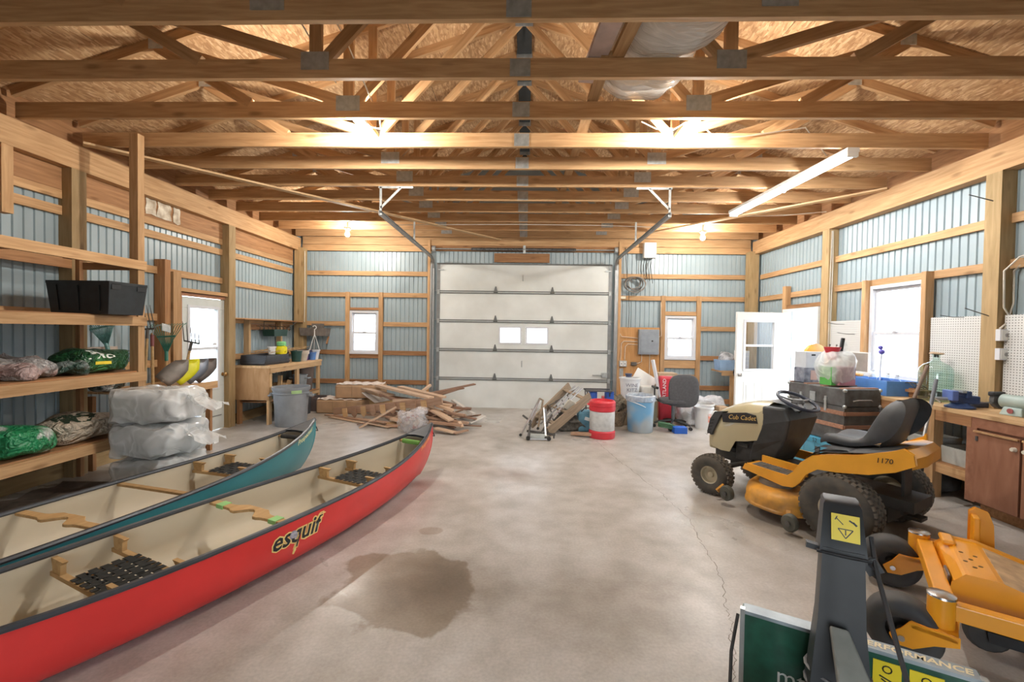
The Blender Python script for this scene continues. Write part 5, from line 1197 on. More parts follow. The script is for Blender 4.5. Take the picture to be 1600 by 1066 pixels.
# under the bench
teal_p = M('bowl_teal', (.05,.25,.26), rough=.4)
pot('teal_bowl', 'wide teal planter bowl under the potting bench', 'bowl', (-4.36, 7.12, .37), .13, .19, .20, teal_p)
pot('teal_lid_bowl', 'small upturned teal bowl stacked on the planter bowl', 'bowl', (-4.36, 7.14, .57), .10, .08, .09, M('bowl_teal2', (.08,.28,.27), rough=.4))
bag('dark_clutter_bag', 'dark green garden bag behind the teal bowl', 'bag', (-4.55, 7.42, .37), (.26, .3, .3), pgd, 0, 31)
for k, (y, h) in enumerate(((7.48, .36), (7.56, .22), (7.64, .26))):
    tag(board('wood_offcut', (-4.3, y, .375), (-4.3+.04*k, y+.03, .375+h), .07, .03, lumber_p, up=(0,1,0)), ['tall', 'short brown', 'pale middle-sized'][k]+' wood offcut standing under the potting bench', 'offcut', 'offcuts under the bench')
t = pot('small_trash_can', 'small grey can with side handles on the lower bench shelf', 'can', (-4.18, 7.95, .37), .10, .125, .34, M('can_grey', (.24,.27,.29), rough=.5), handle=.82)
pot('brown_bin', 'tall brown waste bin at the far end under the bench', 'bin', (-4.30, 8.33, .37), .14, .19, .50, M('bin_brown', (.14,.105,.09), rough=.55), rim=.015)
crate('black_bin', 'black plastic bin on the floor behind the large grey trash can', 'bin', (-4.12, 7.72, .0), (.34, .44, .32), M('bin_charcoal', (.06,.06,.065), rough=.5), 0)
crate('brown_crate', 'brown plastic crate on the floor at the end of the bench', 'crate', (-3.96, 8.25, 0), (.30, .40, .26), M('crate_brown', (.17,.13,.12), rough=.6), 0, tap=.82)
# large trash can
t = thing('trash_can', 'large round grey plastic trash can in front of the potting bench', 'trash can', (-3.78, 6.92, 0), .15)
tcg = M('trash_grey', (.25,.27,.29), rough=.5, var=.12, scale=7)
MB().lathe([(.001,0), (.225,0), (.235,.02), (.245,.30), (.262,.50), (.262,.56), (.275,.565), (.285,.60), (.285,.625), (.27,.625), (.25,.50), (.225,.02), (.001,.02)], 36).build('body', tcg, t, True, ang=35)
for s_ in (1, -1):
    h = MB(); h.tube([(s_*.26, -.06, .50), (s_*.325, -.06, .48), (s_*.335, 0, .47), (s_*.325, .06, .48), (s_*.26, .06, .50)], .016, 8); h.box((s_*.275, 0, .515), (.05, .16, .02)); h.build('handle', tcg, t, True)
rb = MB(); rb.lathe([(.266,.515), (.272,.52), (.272,.53), (.266,.535)], 36); rb.build('rib', tcg, t, True)
lab = MB(); rr = []
for z in (.535, .585): rr.append([(.281*math.cos(a), .281*math.sin(a), z) for a in [math.radians(-70+4*i) for i in range(9)]])
lab.loft(rr, cap=False, closed=False); lab.build('sticker', M('sticker_green', (.36,.55,.25), rough=.5), t)
# ================================================================= lumber pile
wash = WOOD('lumber_white', (.74,.72,.68), (.56,.52,.47))
KM = {'p': WOOD('pine_fresh', (.68,.50,.36), (.52,.355,.235)), 'd': WOOD('lumber_brown', (.32,.195,.135), (.19,.11,.075)), 'l': WOOD('lumber_red', (.50,.33,.23), (.35,.21,.135)), 'w': wash}
PILE = [
    ((-2.64,7.75,0.56),(-1.53,7.05,0.46),0.140,0.035,'p','long pale plank on top of the lumber pile, slanting down to the right'),
    ((-2.29,7.90,0.52),(-1.34,7.15,0.46),0.120,0.035,'p','second pale plank on top of the pile, right of the first'),
    ((-1.87,7.90,0.45),(-1.77,8.10,0.54),0.045,0.040,'p','short pale stick poking up behind the top planks'),
    ((-1.69,7.60,0.45),(-0.93,8.05,0.58),0.110,0.020,'d','brown plank sticking out high to the right of the pile'),
    ((-1.63,7.55,0.44),(-1.12,7.90,0.52),0.090,0.020,'d','second brown plank under the one sticking out high to the right'),
    ((-1.58,7.50,0.41),(-1.23,7.85,0.50),0.080,0.020,'d','third brown plank fanned beneath the high brown planks'),
    ((-3.01,8.05,0.46),(-2.32,7.50,0.42),0.130,0.030,'p','pale board at upper left of the pile beside the brown packages'),
    ((-2.70,8.00,0.52),(-1.76,7.30,0.45),0.150,0.025,'l','reddish board beneath the pale top planks'),
    ((-2.54,7.60,0.42),(-2.14,7.30,0.36),0.080,0.030,'d','dark short board in the left middle of the pile'),
    ((-2.22,7.25,0.37),(-1.74,7.25,0.40),0.040,0.040,'p','pale square stick lying level across the pile middle'),
    ((-1.48,7.10,0.36),(-1.19,7.00,0.35),0.090,0.035,'p','short thick pale board at right of the picket rail'),
    ((-1.43,7.00,0.35),(-1.14,6.90,0.29),0.060,0.040,'p','thick pale stick just below the short thick board'),
    ((-1.47,6.95,0.28),(-1.14,6.75,0.16),0.130,0.025,'p','wide pale board slanting down right in front of the pile'),
    ((-1.57,6.90,0.17),(-0.88,6.85,0.10),0.070,0.030,'l','long board lying at the front right of the pile'),
    ((-1.49,6.75,0.13),(-0.97,6.70,0.10),0.060,0.040,'l','square beam along the front foot of the pile'),
    ((-1.27,6.90,0.06),(-0.68,6.90,0.05),0.050,0.015,'d','thin dark strip reaching farthest right on the floor'),
    ((-1.36,6.60,0.07),(-1.04,6.50,0.03),0.130,0.015,'p','flat panel offcut on the floor at the front of the pile'),
    ((-1.25,7.50,0.36),(-0.84,7.20,0.18),0.070,0.030,'w','whitewashed board leaning at the right end of the pile'),
    ((-1.42,7.40,0.35),(-1.17,7.30,0.31),0.080,0.030,'d','dark block end behind the right of the pile'),
    ((-1.24,7.30,0.27),(-0.90,7.30,0.25),0.120,0.030,'d','brown board across the right end of the pile'),
    ((-1.39,7.10,0.23),(-0.98,7.05,0.19),0.080,0.030,'l','orange board low in the right half of the pile'),
    ((-1.15,7.20,0.16),(-0.79,7.10,0.12),0.070,0.020,'d','dark board under the whitewashed one at right'),
    ((-0.90,7.10,0.06),(-0.67,7.25,0.15),0.120,0.020,'w','grey-white scrap at the extreme right of the pile'),
    ((-3.58,7.75,0.01),(-2.22,6.95,0.06),0.100,0.015,'l','long thin plank flat on the floor at the left of the pile'),
    ((-3.43,7.55,0.01),(-2.13,6.80,0.02),0.080,0.012,'p','pale thin plank on the floor in front of the pile'),
    ((-2.75,7.40,0.16),(-2.09,7.15,0.16),0.070,0.030,'d','dark reddish board under the picket rail'),
    ((-2.73,7.35,0.11),(-2.06,7.10,0.12),0.060,0.030,'l','board beneath the dark reddish one under the picket rail'),
    ((-2.16,7.00,0.12),(-1.84,6.90,0.07),0.100,0.030,'p','short pale plank behind the clear plastic bag'),
    ((-2.60,6.75,0.01),(-2.10,7.05,0.30),0.030,0.025,'p','thin pale pole leaning from the floor onto the picket rail'),
    ((-2.65,7.90,0.36),(-1.88,7.35,0.37),0.090,0.030,'l','board in the upper middle of the pile under the planks'),
    ((-2.93,8.10,0.39),(-2.61,7.90,0.24),0.340,0.012,'w','white sheet leaning behind the left of the pile'),
    ((-1.02,6.75,0.14),(-0.96,6.70,0.07),0.060,0.030,'p','small upright offcut at the front right of the pile'),
    ((-1.04,6.45,0.03),(-0.86,6.60,0.05),0.060,0.020,'l','splintered scrap at the very front right of the pile'),
    ((-1.87,7.20,0.20),(-1.31,7.10,0.16),0.090,0.030,'d','dark board deep inside the middle of the pile'),
    ((-2.06,7.40,0.27),(-1.46,7.20,0.19),0.090,0.030,'l','board deep inside the upper right of the pile'),
]
for p0, p1, w, t_, k, lb in PILE:
    tag(board('lumber_board', p0, p1, w, t_, KM[k]), lb, 'board', 'loose boards of the lumber pile')
# heap of small broken pieces that carries the loose boards
hp = thing('scrap_heap', 'low heap of broken wood scraps at the core of the lumber pile', 'scrap wood', (-1.8, 7.35, 0))
for i in range(46):
    x = random.gauss(0, .42); y = random.gauss(0, .22); x = max(-.85, min(.85, x)); y = max(-.45, min(.5, y)); zt_ = .30*math.exp(-(x/.7)**2-(y/.4)**2)
    a = random.uniform(-.6, .6); ln = random.uniform(.2, .5); z = random.uniform(.02, max(.04, zt_)); dz = random.uniform(-.08, .1)
    board('scrap', (x-ln/2*math.cos(a), y-ln/2*math.sin(a), max(.02, z-dz)), (x+ln/2*math.cos(a), y+ln/2*math.sin(a), max(.02, z+dz)), random.uniform(.04, .10), random.uniform(.015, .035), KM[random.choice('ppdlld')], hp)
# picket rail
rl0, rl1 = V((-3.38, 7.60, .10)), V((-1.30, 6.82, .45)); q = (rl1-rl0).normalized(); lrl = (rl1-rl0).length
pr_ = thing('picket_rail', 'long rail with short pointed pickets leaning across the lumber pile', 'fence rail', rl0)
sd_ = V((0,0,1)).cross(q).normalized()
if sd_.y < 0: sd_ = -sd_
upr = q.cross(sd_)*-1
if upr[2] < 0: upr = -upr
board('rail', (0,0,0), tuple(rl1-rl0), .12, .03, KM['l'], pr_, up=tuple(sd_))
for i in range(9):
    c = q*(.28+i*.205) - sd_*.025 - upr*.03
    if c.y > 0: c = c + sd_*0
    X = frame_m(c, q, upr); m_ = MB(); w_ = .05
    m_.prism([(-w_,.07), (-w_,-.06), (0,-.11), (w_,-.06), (w_,.07)], .018); o = m_.build('picket', KM['l'] if i % 2 else lumber_p, pr_); o.matrix_local = X
# two brown paper packages
pap = M('kraft_paper', (.44,.28,.16), rough=.75, var=.15, scale=6); torn = M('torn_lining', (.70,.62,.55), rough=.7, var=.15, scale=12)
for k, (x, y, z, w, lb) in enumerate(((-3.42, 8.10, 0, .86, 'lower brown paper package of the pair left of the lumber pile'), (-3.12, 8.22, .27, .86, 'upper brown paper package of the pair left of the lumber pile'))):
    t = thing('paper_package', lb, 'package', (x, y, z), .05*k, 'brown paper packages')
    MB().box((0,0,.13), (w, .42, .25)).build('package', pap, t, bevel=.03)
    mb = MB(); rr = []
    for i in range(15): rr.append([(-w/2+.02+(w-.04)*i/14, -.20+.4*j/6, .262+.012*math.sin(i*1.9+j)+.01*math.sin(j*2.3)) for j in range(7)])
    mb.loft(rr, cap=False, closed=False); mb.bump(.012, 18, k); mb.build('torn_top', torn, t, True, ang=60)
    for xx in (-.12, .14): MB().b2((xx, -.216, .02), (xx+.012, -.213, .24)).build('seam', M('tape_brown', (.34,.22,.12), rough=.5), t)
tag(MB().box((-2.17, 7.0, .03), (.16, .15, .055), (0,0,.5)).build('wood_block', lumber_p, bevel=.003), 'square pale wood block on the floor in front of the pile', 'block')
t = bag('clear_bag', 'clear plastic bag with crumpled contents at the foot of the lumber pile', 'bag', (-1.72, 6.62, 0), (.44, .34, .33), FILM('clear_bag_film', (.85,.85,.88), .28, .12, 9), .2, 41, amp=.07, sc=7)
MB().ball((0, .02, .15), (.18, .13, .13), 18, 12).bump(.07, 9, 2).build('contents', CRINKLE('bag_contents', (.55,.50,.47), (.30,.10,.09), .55, 9), t, True)
MB().ball((.12, .03, .30), (.09, .07, .09), 12, 8).bump(.05, 10, 5).build('tied_neck', MATS['clear_bag_film'], t, True)

# ================================================================= junk pile of tubes and frames by the garage door
alu = M('aluminium', (.55,.55,.56), rough=.3, metal=.85, var=.12)
sl = thing('wooden_sled', 'weathered wooden frame with metal runners tilted on the junk pile', 'frame', (.70, 6.8, 0))
def J(x, y, z): return (x-.70, y-6.8, z)
gw_ = WOOD('grey_wood', (.36,.28,.20), (.22,.165,.11))
board('side_rail', J(.36, 6.45, .08), J(1.06, 7.05, .54), .14, .03, gw_, sl, up=(.6,-.8,0))
board('side_rail', J(.10, 6.85, .10), J(.76, 7.35, .66), .14, .03, gw_, sl, up=(.6,-.8,0))
for f in (.15, .45, .85): board('cross_slat', J(.36+.7*f, 6.45+.6*f, .12+.46*f), J(.10+.66*f, 6.85+.5*f, .14+.56*f), .10, .02, gw_, sl)
for k in (.3, .5, .7): MB().tube([J(.36-.26*k+.02, 6.45+.4*k, .16), J(1.02-.26*k, 7.05+.3*k, .64+.05*k)], .014, 8).build('runner', alu, sl, True)
MB().box(J(.72, 6.82, .42), (.20, .02, .16), (.5, .5, .6)).build('paper_sheet', M('paper_grey', (.60,.58,.50), rough=.7, var=.2), sl)
MB().cyl(J(.60, 6.80, .26), J(.72, 6.92, .34), .07, n=14).build('motor', steel_dk, sl, True)
for k in range(4): MB().tube([J(.45+.1*k, 6.75+.08*k, .20+.06*k), J(.40+.1*k, 6.95+.08*k, .40+.05*k), J(.55+.1*k, 7.05+.05*k, .45+.06*k)], .01, 6).build('bent_bracket', rust, sl, True)
def tubeset(name, label, segs, mats, r=.016):
    t = thing(name, label, 'frame', segs[0][0]); o = V(segs[0][0])
    for i, sg in enumerate(segs):
        MB().tube([V(p)-o for p in sg], r, 8).build('tube', mats[i % len(mats)], t, True)
        MB().ball(tuple(V(sg[0])-o+V((0,0,.004))), r*1.4, 8, 6).build('rubber_tip', black_r, t, True)
    return t
tubeset('folding_trestle', 'folding aluminium tube frame at the left of the junk pile', [[(-.05,6.45,.025), (.24,6.88,.51)], [(.09,6.60,.15), (.25,6.86,.50)], [(.06,6.26,.03), (.10,6.62,.20), (-.02,6.72,.27)], [(.21,6.58,.10), (.29,6.80,.50), (.24,6.88,.51)]], [alu, alu, steel_dk, gw_])
tubeset('crutch_frame', 'upright aluminium legs in the middle of the junk pile', [[(.32,6.30,.03), (.29,6.58,.42)], [(.36,6.52,.05), (.32,6.60,.40)], [(.25,6.42,.06), (.42,6.62,.30)]], [alu, alu, rust])
t = thing('tool_caddy', 'dark metal bar with casters on the floor in front of the tubes', 'bar', (.24, 6.36, 0)); MB().bar((-.20, .05, .10), (.22, .02, .06), .03, .03).build('bar', rust, t); MB().bar((-.16, -.10, .02), (.10, -.10, .02), .02, .02).build('foot_bar', alu, t)
for x in (-.18, .12): MB().cyl((x, -.12, .03), (x, -.08, .03), .03, n=12).build('caster', black_r, t, True)
MB().b2((-.14, -.06, .01), (.08, .06, .07)).build('clear_tray', M('tray_clear', (.55,.58,.55), rough=.3, var=.2), t)
for x in (-.16, .2): MB().bar((x, .04, 0), (x, .04, .08), .02, .02).build('foot', rust, t)
bag('dark_rubble_bag', 'heap of dark scrap leaves and fittings under the wooden frame', 'scrap', (.75, 7.05, 0), (.5, .4, .22), M('scrap_dark', (.10,.09,.075), rough=.85, var=.6, scale=20), 0, 55, amp=.08, sc=9)
tag(board('plank_end', (.72, 6.62, .03), (1.02, 6.50, .05), .08, .04, KM['l']), 'short brown plank on the floor at the left of the red barrel', 'plank')
t = thing('lunch_box', 'teal soft cooler bag between the wooden frame and the red barrel', 'bag', (1.00, 6.98, 0)); MB().box((0,0,.16), (.30, .24, .32)).build('bag_body', M('cooler_teal', (.10,.24,.32), rough=.7, var=.3), t, bevel=.03); MB().tube([(-.1,-.1,.32), (-.05,-.12,.38), (.05,-.12,.38), (.1,-.1,.32)], .01, 6).build('strap', black_r, t, True); MB().box((.02,-.125,.2), (.14,.01,.05), (0,.3,0)).build('trim', white_p, t)
t = thing('folding_stand', 'dark folding metal stand with blue cloth behind the red barrel', 'stand', (1.2, 7.3, 0))
for x in (-.17, .2):
    for s_ in (1, -1): MB().tube([(x, -.14*s_, 0), (x, .14*s_, .60)], .012, 6).build('leg', steel_dk, t, True)
MB().bar((-.2, -.12, .61), (.24, -.12, .61), .03, .025).bar((-.2, .12, .61), (.24, .12, .61), .03, .025).build('top_bar', steel_dk, t)
for x in (-.06, .21): MB().box((x, -.03, .50), (.12 if x < 0 else .13, .16, .20)).bump(.015, 9, 3).build('blue_cloth', M('cloth_blue', (.03,.10,.42), rough=.7, var=.3), t, bevel=.02)

# red and grey barrel
rd_ = M('barrel_red', (.60,.035,.05), rough=.4, var=.08)
t = thing('plastic_drum', 'red plastic drum with a silver-taped middle, in front of the garage door', 'drum', (1.17, 6.56, 0))
MB().lathe([(.001,0), (.185,0), (.195,.02), (.195,.10), (.182,.115), (.182,.40), (.195,.415), (.195,.47), (.188,.475), (.195,.48), (.195,.535), (.18,.555), (.165,.555), (.16,.52), (.001,.52)], 36).build('body', rd_, t, True, ang=35)
MB().lathe([(.184,.118), (.1855,.12), (.1855,.395), (.184,.40)], 36).build('silver_tape', M('duct_silver', (.56,.575,.57), rough=.4, metal=.0, var=.12, scale=20), t, True)
MB().cyl((-.06, -.02, .52), (-.06, -.02, .545), .035, n=16).build('bung', rd_, t, True)
MB().tube([(-.19,-.03,.50), (-.215,-.03,.49), (-.215,.03,.49), (-.19,.03,.50)], .012, 6).build('handle', rd_, t, True)
# blue trash can with clear liner
t = thing('blue_can', 'faded blue and grey round bin with a clear liner', 'bin', (1.86, 7.02, 0))
mt, nt, b = _new('faded_blue'); tc = _n(nt, 'ShaderNodeTexCoord'); nz = _n(nt, 'ShaderNodeTexNoise'); nz.inputs['Scale'].default_value = 2.5; nt.links.new(tc.outputs['Object'], nz.inputs['Vector']); r = _ramp(nt, [(.40, (.15,.36,.58)), (.56, (.38,.44,.47))]); nt.links.new(nz.outputs['Fac'], r.inputs[0]); nt.links.new(r.outputs[0], b.inputs['Base Color']); b.inputs['Roughness'].default_value = .5
MB().lathe([(.001,0), (.185,0), (.195,.02), (.205,.28), (.215,.50), (.225,.505), (.228,.56), (.215,.56), (.195,.30), (.18,.02), (.001,.02)], 32).build('body', mt, t, True, ang=35)
mb = MB().lathe([(.21,.48), (.232,.50), (.236,.575), (.215,.59), (.20,.50), (.19,.40)], 40).bump(.012, 12, 4); mb.build('liner', FILM('liner_film', (.75,.78,.82), .45, .2, 12), t, True)
MB().tube(bez((-.23, -.02, .50), (-.18, -.20, .50), (-.05, -.24, .46), (.02, -.235, .42), 8), .006, 6).build('bail_handle', white_p, t, True)
# wine-kit pail on a box
t = thing('cardboard_box', 'brown cardboard box under the white lettered pail', 'box', (1.84, 7.62, 0)); MB().b2((-.22, -.18, 0), (.22, .18, .42)).build('carton', M('cardboard', (.40,.27,.16), rough=.8, var=.12), t, bevel=.004); MB().b2((-.22, -.03, .42), (.22, .03, .4215)).build('tape', M('tape_brown', (.34,.22,.12), rough=.5), t)
t = pot('lettered_pail', 'white plastic pail printed WINE KITZ above the blue bin', 'pail', (1.82, 7.58, .4225), .145, .175, .38, M('pail_white', (.76,.77,.77), rough=.4, var=.03), rim=.012)
def wrap_text(o, r_, cx=0):
    for v in o.data.vertices:
        a = -PI/2 + v.co.x/r_; rr = r_+.004+v.co.z; v.co = (rr*math.cos(a), rr*math.sin(a), v.co.y)
for s, z, sz in (('WINE', .26, .085), ('KITZ', .18, .085)):
    o = text('lettering', s, sz, M('print_grey', (.20,.19,.24), rough=.6), t, Matrix.Identity(4), ext=.0004)
    for v in o.data.vertices: v.co.y += z
    wrap_text(o, .168)
MB().cyl((.03, -.166, .11), (.03, -.176, .11), .012, n=8).build('spigot_hole', black_p, t, True)
tag(MB().lathe([(.001,0),(.05,0),(.05,.03),(.06,.035),(.06,.06),(.001,.06)], 16, c=(1.80, 7.60, .81)).build('round_lid', M('cap_navy', (.06,.07,.13), rough=.5), None, True), 'navy round cap resting on top of the white lettered pail', 'cap')
# white tray, pipe, jugs, red bag
t = thing('white_tray', 'white plastic lid tray leaning behind the office chair', 'tray', (2.14, 7.98, .0)); MB().box((0, 0, .66), (.42, .03, .42), (-.25, .55, 0)).build('tray', white_p, t, bevel=.012); MB().box((0, .03, .24), (.40, .20, .47)).build('carton_under', M('cardboard'), t, bevel=.005)
tag(MB().bar((2.42, 7.75, .36), (2.28, 7.85, 1.10), .07, .05).build('white_downspout', vinyl, bevel=.008), 'white vinyl downspout piece sticking up behind the office chair', 'pipe')
t = thing('bottle_case', 'clear plastic tub standing left of the red sack', 'tub', (2.14, 7.60, .0)); MB().b2((-.13, -.10, .0), (.13, .10, .40)).build('base_box', M('box_olive', (.30,.28,.20), rough=.7), t); MB().b2((-.14, -.11, .405), (.14, .11, .66)).build('tub', M('tub_cloudy', (.62,.60,.55), rough=.35, var=.08), t, bevel=.02)
tag(MB().b2((1.98, 7.50, 0), (2.02, 7.70, .56)).b2((1.98, 7.30, .52), (2.03, 7.75, .56)).b2((1.99, 7.32, .46), (2.02, 7.74, .49)).build('dark_rack', steel_dk), 'dark slatted rack between the white pail and the chair', 'rack')
t = thing('red_sack', 'red sack with white lettering behind the office chair', 'sack', (2.52, 7.80, .0)); MB().box((0,0,.41), (.26, .16, .82)).bump(.02, 5, 3).build('sack', M('sack_red', (.55,.03,.05), rough=.5, var=.12), t, bevel=.04); text('lettering', 'PORTLAND', .085, white_p, t, frame_m((-.07, -.108, .56), (0,0,1), (-1,0,0)), ext=.004)
tag(MB().b2((2.48, 8.12, 0), (2.82, 8.4, .84)).build('tan_carton', M('carton_tan', (.50,.36,.23), rough=.8), bevel=.004), 'tan carton behind the red sack, below the window', 'carton')
pot('wicker_basket', 'dark wicker basket between the red drum and blue bin', 'basket', (1.55, 7.42, 0), .13, .19, .26, M('wicker', (.20,.14,.09), rough=.9, var=.5, scale=40), rim=.01)
tag(MB().box((1.50, 7.62, .41), (.30, .16, .10)).b2((1.36,7.56,0),(1.64,7.68,.36)).build('red_toolbox', M('toolbox_red', (.42,.04,.04), rough=.5), bevel=.01), 'red toolbox on its stand behind the red drum', 'toolbox')
bag('dry_grass', 'clump of dry brush sticking out of the wicker basket', 'brush', (1.55, 7.42, .262), (.26, .24, .22), M('brush_dark', (.16,.13,.09), rough=.95, var=.6, scale=30), 0, 66, amp=.12, sc=11)

# ================================================================= office chair
ch_ = thing('office_chair', 'charcoal office swivel chair with one armrest showing', 'chair', (2.50, 7.22, 0), .0)
fab = M('chair_fabric', (.075,.075,.08), rough=.85, var=.15, scale=30)
MB().ball((.10, -.04, .635), (.25, .035, .27), 24, 14, .62).build('backrest', fab, ch_, True)
MB().ball((-.02, .12, .45), (.23, .21, .05), 24, 10, .6).build('seat', fab, ch_, True)
MB().cyl((-.02, .10, .12), (-.02, .10, .40), .028, n=12).build('gas_column', M('column_grey', (.20,.21,.22), rough=.4, metal=.5), ch_, True)
MB().b2((-.10, -.02, .385), (.10, .20, .415)).bar((.05, .05, .40), (.08, -.03, .60), .05, .02, (0,1,0)).build('seat_plate', steel_dk, ch_)
for k in range(5):
    a = k*2*PI/5+.5; e = (-.02+.30*math.cos(a), .10+.30*math.sin(a)); MB().rings([((-.02, .10, .13), .022), ((-.02+.2*math.cos(a), .10+.2*math.sin(a), .105), .02), ((*e, .075), .016)], 8).build('base_leg', black_p, ch_, True)
    MB().cyl((e[0], e[1]-.02, .028), (e[0], e[1]+.02, .028), .028, n=12).build('caster', black_r, ch_, True)
for s_ in (1, -1): MB().tube([(-.02+s_*.22, .16, .43), (-.02+s_*.29, .18, .50), (-.02+s_*.29, .16, .66)], .012, 8).rings([((-.02+s_*.29, .30, .665), .02), ((-.02+s_*.29, .02, .67), .024)], 8).build('armrest', black_p, ch_, True)
t = thing('garden_hose', 'small coil of green hose on the floor under the chair', 'hose', (2.28, 7.02, 0))
pts_ = []
for i in range(60): a = i*2*PI/20; pts_.append((.13*math.cos(a), .06*math.sin(a), .03+.028*(i//20)+.06*abs(math.sin(a/2))))
MB().tube(pts_, .012, 6).build('coil', M('hose_green', (.05,.13,.06), rough=.5), t, True)
tag(MB().box((2.46, 6.94, .05), (.20, .14, .098)).build('blue_carton', M('carton_blue', (.02,.12,.55), rough=.5), bevel=.004), 'small bright blue box on the floor under the chair base', 'box')
tag(MB().b2((2.08, 7.30, 0), (2.12, 7.62, .42)).build('panel_offcut', lumber_p), 'pale board standing between the blue bin and the chair', 'board')
whb = FILM('white_bag_film', (.82,.83,.86), .8, .3, 9)
bag('white_plastic_bag', 'white plastic bag slumped behind the chair', 'bag', (2.85, 7.62, 0), (.36, .30, .34), whb, 0, 71, amp=.08, sc=7)
bag('stuffed_plastic_bag', 'stuffed white plastic bag above the slumped one, behind the chair', 'bag', (2.90, 7.95, .0), (.34, .26, .55), whb, 0, 74, amp=.08, sc=7)
t = pot('white_bucket', 'white pail with a red printed mark near the tractor hood', 'pail', (3.0, 7.36, 0), .125, .15, .36, M('pail_white'), rim=.012); MB().b2((.02, -.150, .12), (.10, -.143, .26)).build('red_mark', M('mark_red', (.75,.16,.08), rough=.5, var=.6, scale=30, dirt=(.76,.72,.70)), t)
pot('white_bucket', 'cloudy white pail just behind the red-marked one', 'pail', (3.16, 7.70, 0), .13, .15, .36, M('pail_cloudy', (.66,.66,.64), rough=.4), rim=.012)
tag(MB().box((3.38, 7.55, .17), (.16, .2, .34)).build('brown_carton', M('cardboard'), bevel=.004), 'brown carton standing right of the white pails', 'carton')
bag('shopping_bag', 'pale plastic shopping bag with bottles beside the corner bench', 'bag', (3.42, 8.15, 0), (.55, .36, .42), whb, .1, 77, amp=.08, sc=6)
bag('dog_food_bag', 'second pale plastic bag heaped behind the white pails', 'bag', (3.02, 8.12, 0), (.36, .30, .38), whb, .1, 79, amp=.08, sc=6)

# ================================================================= corner bench at the back right
cbn = thing('corner_bench', 'narrow lumber bench in the back right corner behind the open door', 'bench', (4.05, 8.55, 0))
for i in range(3): board('top_plank', (-.34, -.16+i*.16, .87), (.36, -.16+i*.16, .87), .155, .03, lumber, cbn)
board('front_rail', (-.34, -.24, .84), (.36, -.24, .84), .03, .09, lumber, cbn)
for x in (-.14, .33): board('leg', (x, -.22, 0), (x, -.22, .80), .05, .07, lumber, cbn, up=(1,0,0))
board('low_rail', (-.34, -.2, .30), (.36, -.2, .30), .03, .09, lumber_d, cbn)
t = crate('blue_tub', 'grey-blue tub on the corner bench', 'tub', (3.86, 8.50, .887), (.34, .28, .20), M('tub_blue', (.24,.36,.52), rough=.45), 0)
bag('wrapped_stuff', 'dark and pale rags heaped in the grey-blue tub', 'rags', (3.86, 8.50, .90), (.26, .22, .32), M('rag_mix', (.40,.40,.42), rough=.8, var=.7, scale=9, dirt=(.04,.05,.05)), 0, 81, amp=.06)
t = thing('small_drawer_box', 'stack of small white drawers on the corner bench', 'drawers', (4.16, 8.50, .887)); MB().b2((-.10, -.09, 0), (.10, .09, .38)).build('case', white_p, t)
for z in (.04, .12, .20, .28): MB().b2((-.09, -.10, z), (.09, -.09, z+.06)).build('drawer', vinyl, t); 
t = thing('spray_bottle', 'white spray bottle standing on the floor under the corner bench', 'bottle', (4.10, 8.25, 0)); MB().lathe([(.001,0),(.05,0),(.052,.2),(.03,.27),(.018,.30),(.018,.33)], 16).build('body', M('bottle_white', (.66,.67,.66), rough=.4), t, True); MB().box((0,-.02,.36), (.03,.09,.05)).build('trigger_head', white_p, t)
t = thing('clamp', 'black spring clamp on the corner bench rail', 'clamp', (3.92, 8.275, .80)); MB().tube([(0,-.01,.12), (-.02,-.02,.06), (0,-.02,0), (.03,-.02,-.03)], .012, 6).build('jaw', black_p, t, True); MB().cyl((0,-.03,.04), (0,0,.04), .02, n=10).build('pivot', galv, t, True)

# ================================================================= electrics on the back wall
ply = WOOD('plywood_gold', (.62,.34,.14), (.46,.23,.08), stretch=6)
tag(board('backer_board', (2.29, BY-.012, .18), (2.29, BY-.012, 1.69), .82, .016, ply, up=(0,1,0)), 'golden plywood backer board on the back wall behind the breaker panel', 'board')
t = thing('breaker_panel', 'grey steel breaker panel on the plywood board', 'panel', (2.46, BY-.02, 1.40)); MB().b2((-.20, -.10, -.25), (.20, 0, .25)).build('cabinet', M('panel_grey', (.26,.29,.32), rough=.45), t, bevel=.008); MB().b2((-.17, -.108, -.22), (.17, -.10, .22)).build('cover_door', M('panel_grey'), t, bevel=.004); MB().cyl((.06, -.108, .02), (.06, -.116, .02), .016, n=12).build('latch', black_p, t, True)
pvc = M('cable_cream', (.66,.56,.44), rough=.5)
def cable(lb, pts, r=.008, mat=None, name='cable'): return tag(MB().tube(pts, r, 6).build(name, mat or pvc, None, True), lb, 'cable', 'electric cables')
yb = BY-.035
cable('cream cable running left from the panel top to the door jamb', [(2.26, yb, 1.47), (2.05, yb, 1.49), (1.93, yb, 1.50), (1.90, yb, 1.56)])
cable('cream cable bending from the panel side down to the wall outlet', [(2.26, yb, 1.34), (2.06, yb, 1.35), (2.01, yb, 1.30), (2.0, yb, 1.02)])
cable('cream cable bending from the panel side far left and down', [(2.26, yb, 1.40), (1.98, yb, 1.41), (1.93, yb, 1.36), (1.92, yb, 1.02)])
cable('cream cable dropping from the panel bottom to the dark junction box', [(2.34, yb, 1.15), (2.34, yb, 1.0), (2.28, yb, .97), (2.22, yb, .96)])
cable('cream cable dropping straight down from the panel bottom', [(2.50, yb, 1.15), (2.50, yb, .62)])
cable('cream cable looping from the panel to the window stud', [(2.66, yb, 1.50), (2.72, yb, 1.52), (2.71, yb, 1.8), (2.70, yb, 2.2)])
t = thing('wall_outlet', 'grey double outlet box on the plywood board by the garage door', 'outlet', (1.965, BY-.02, .955)); MB().b2((-.075, -.05, -.06), (.075, 0, .06)).build('box', galv, t, bevel=.004)
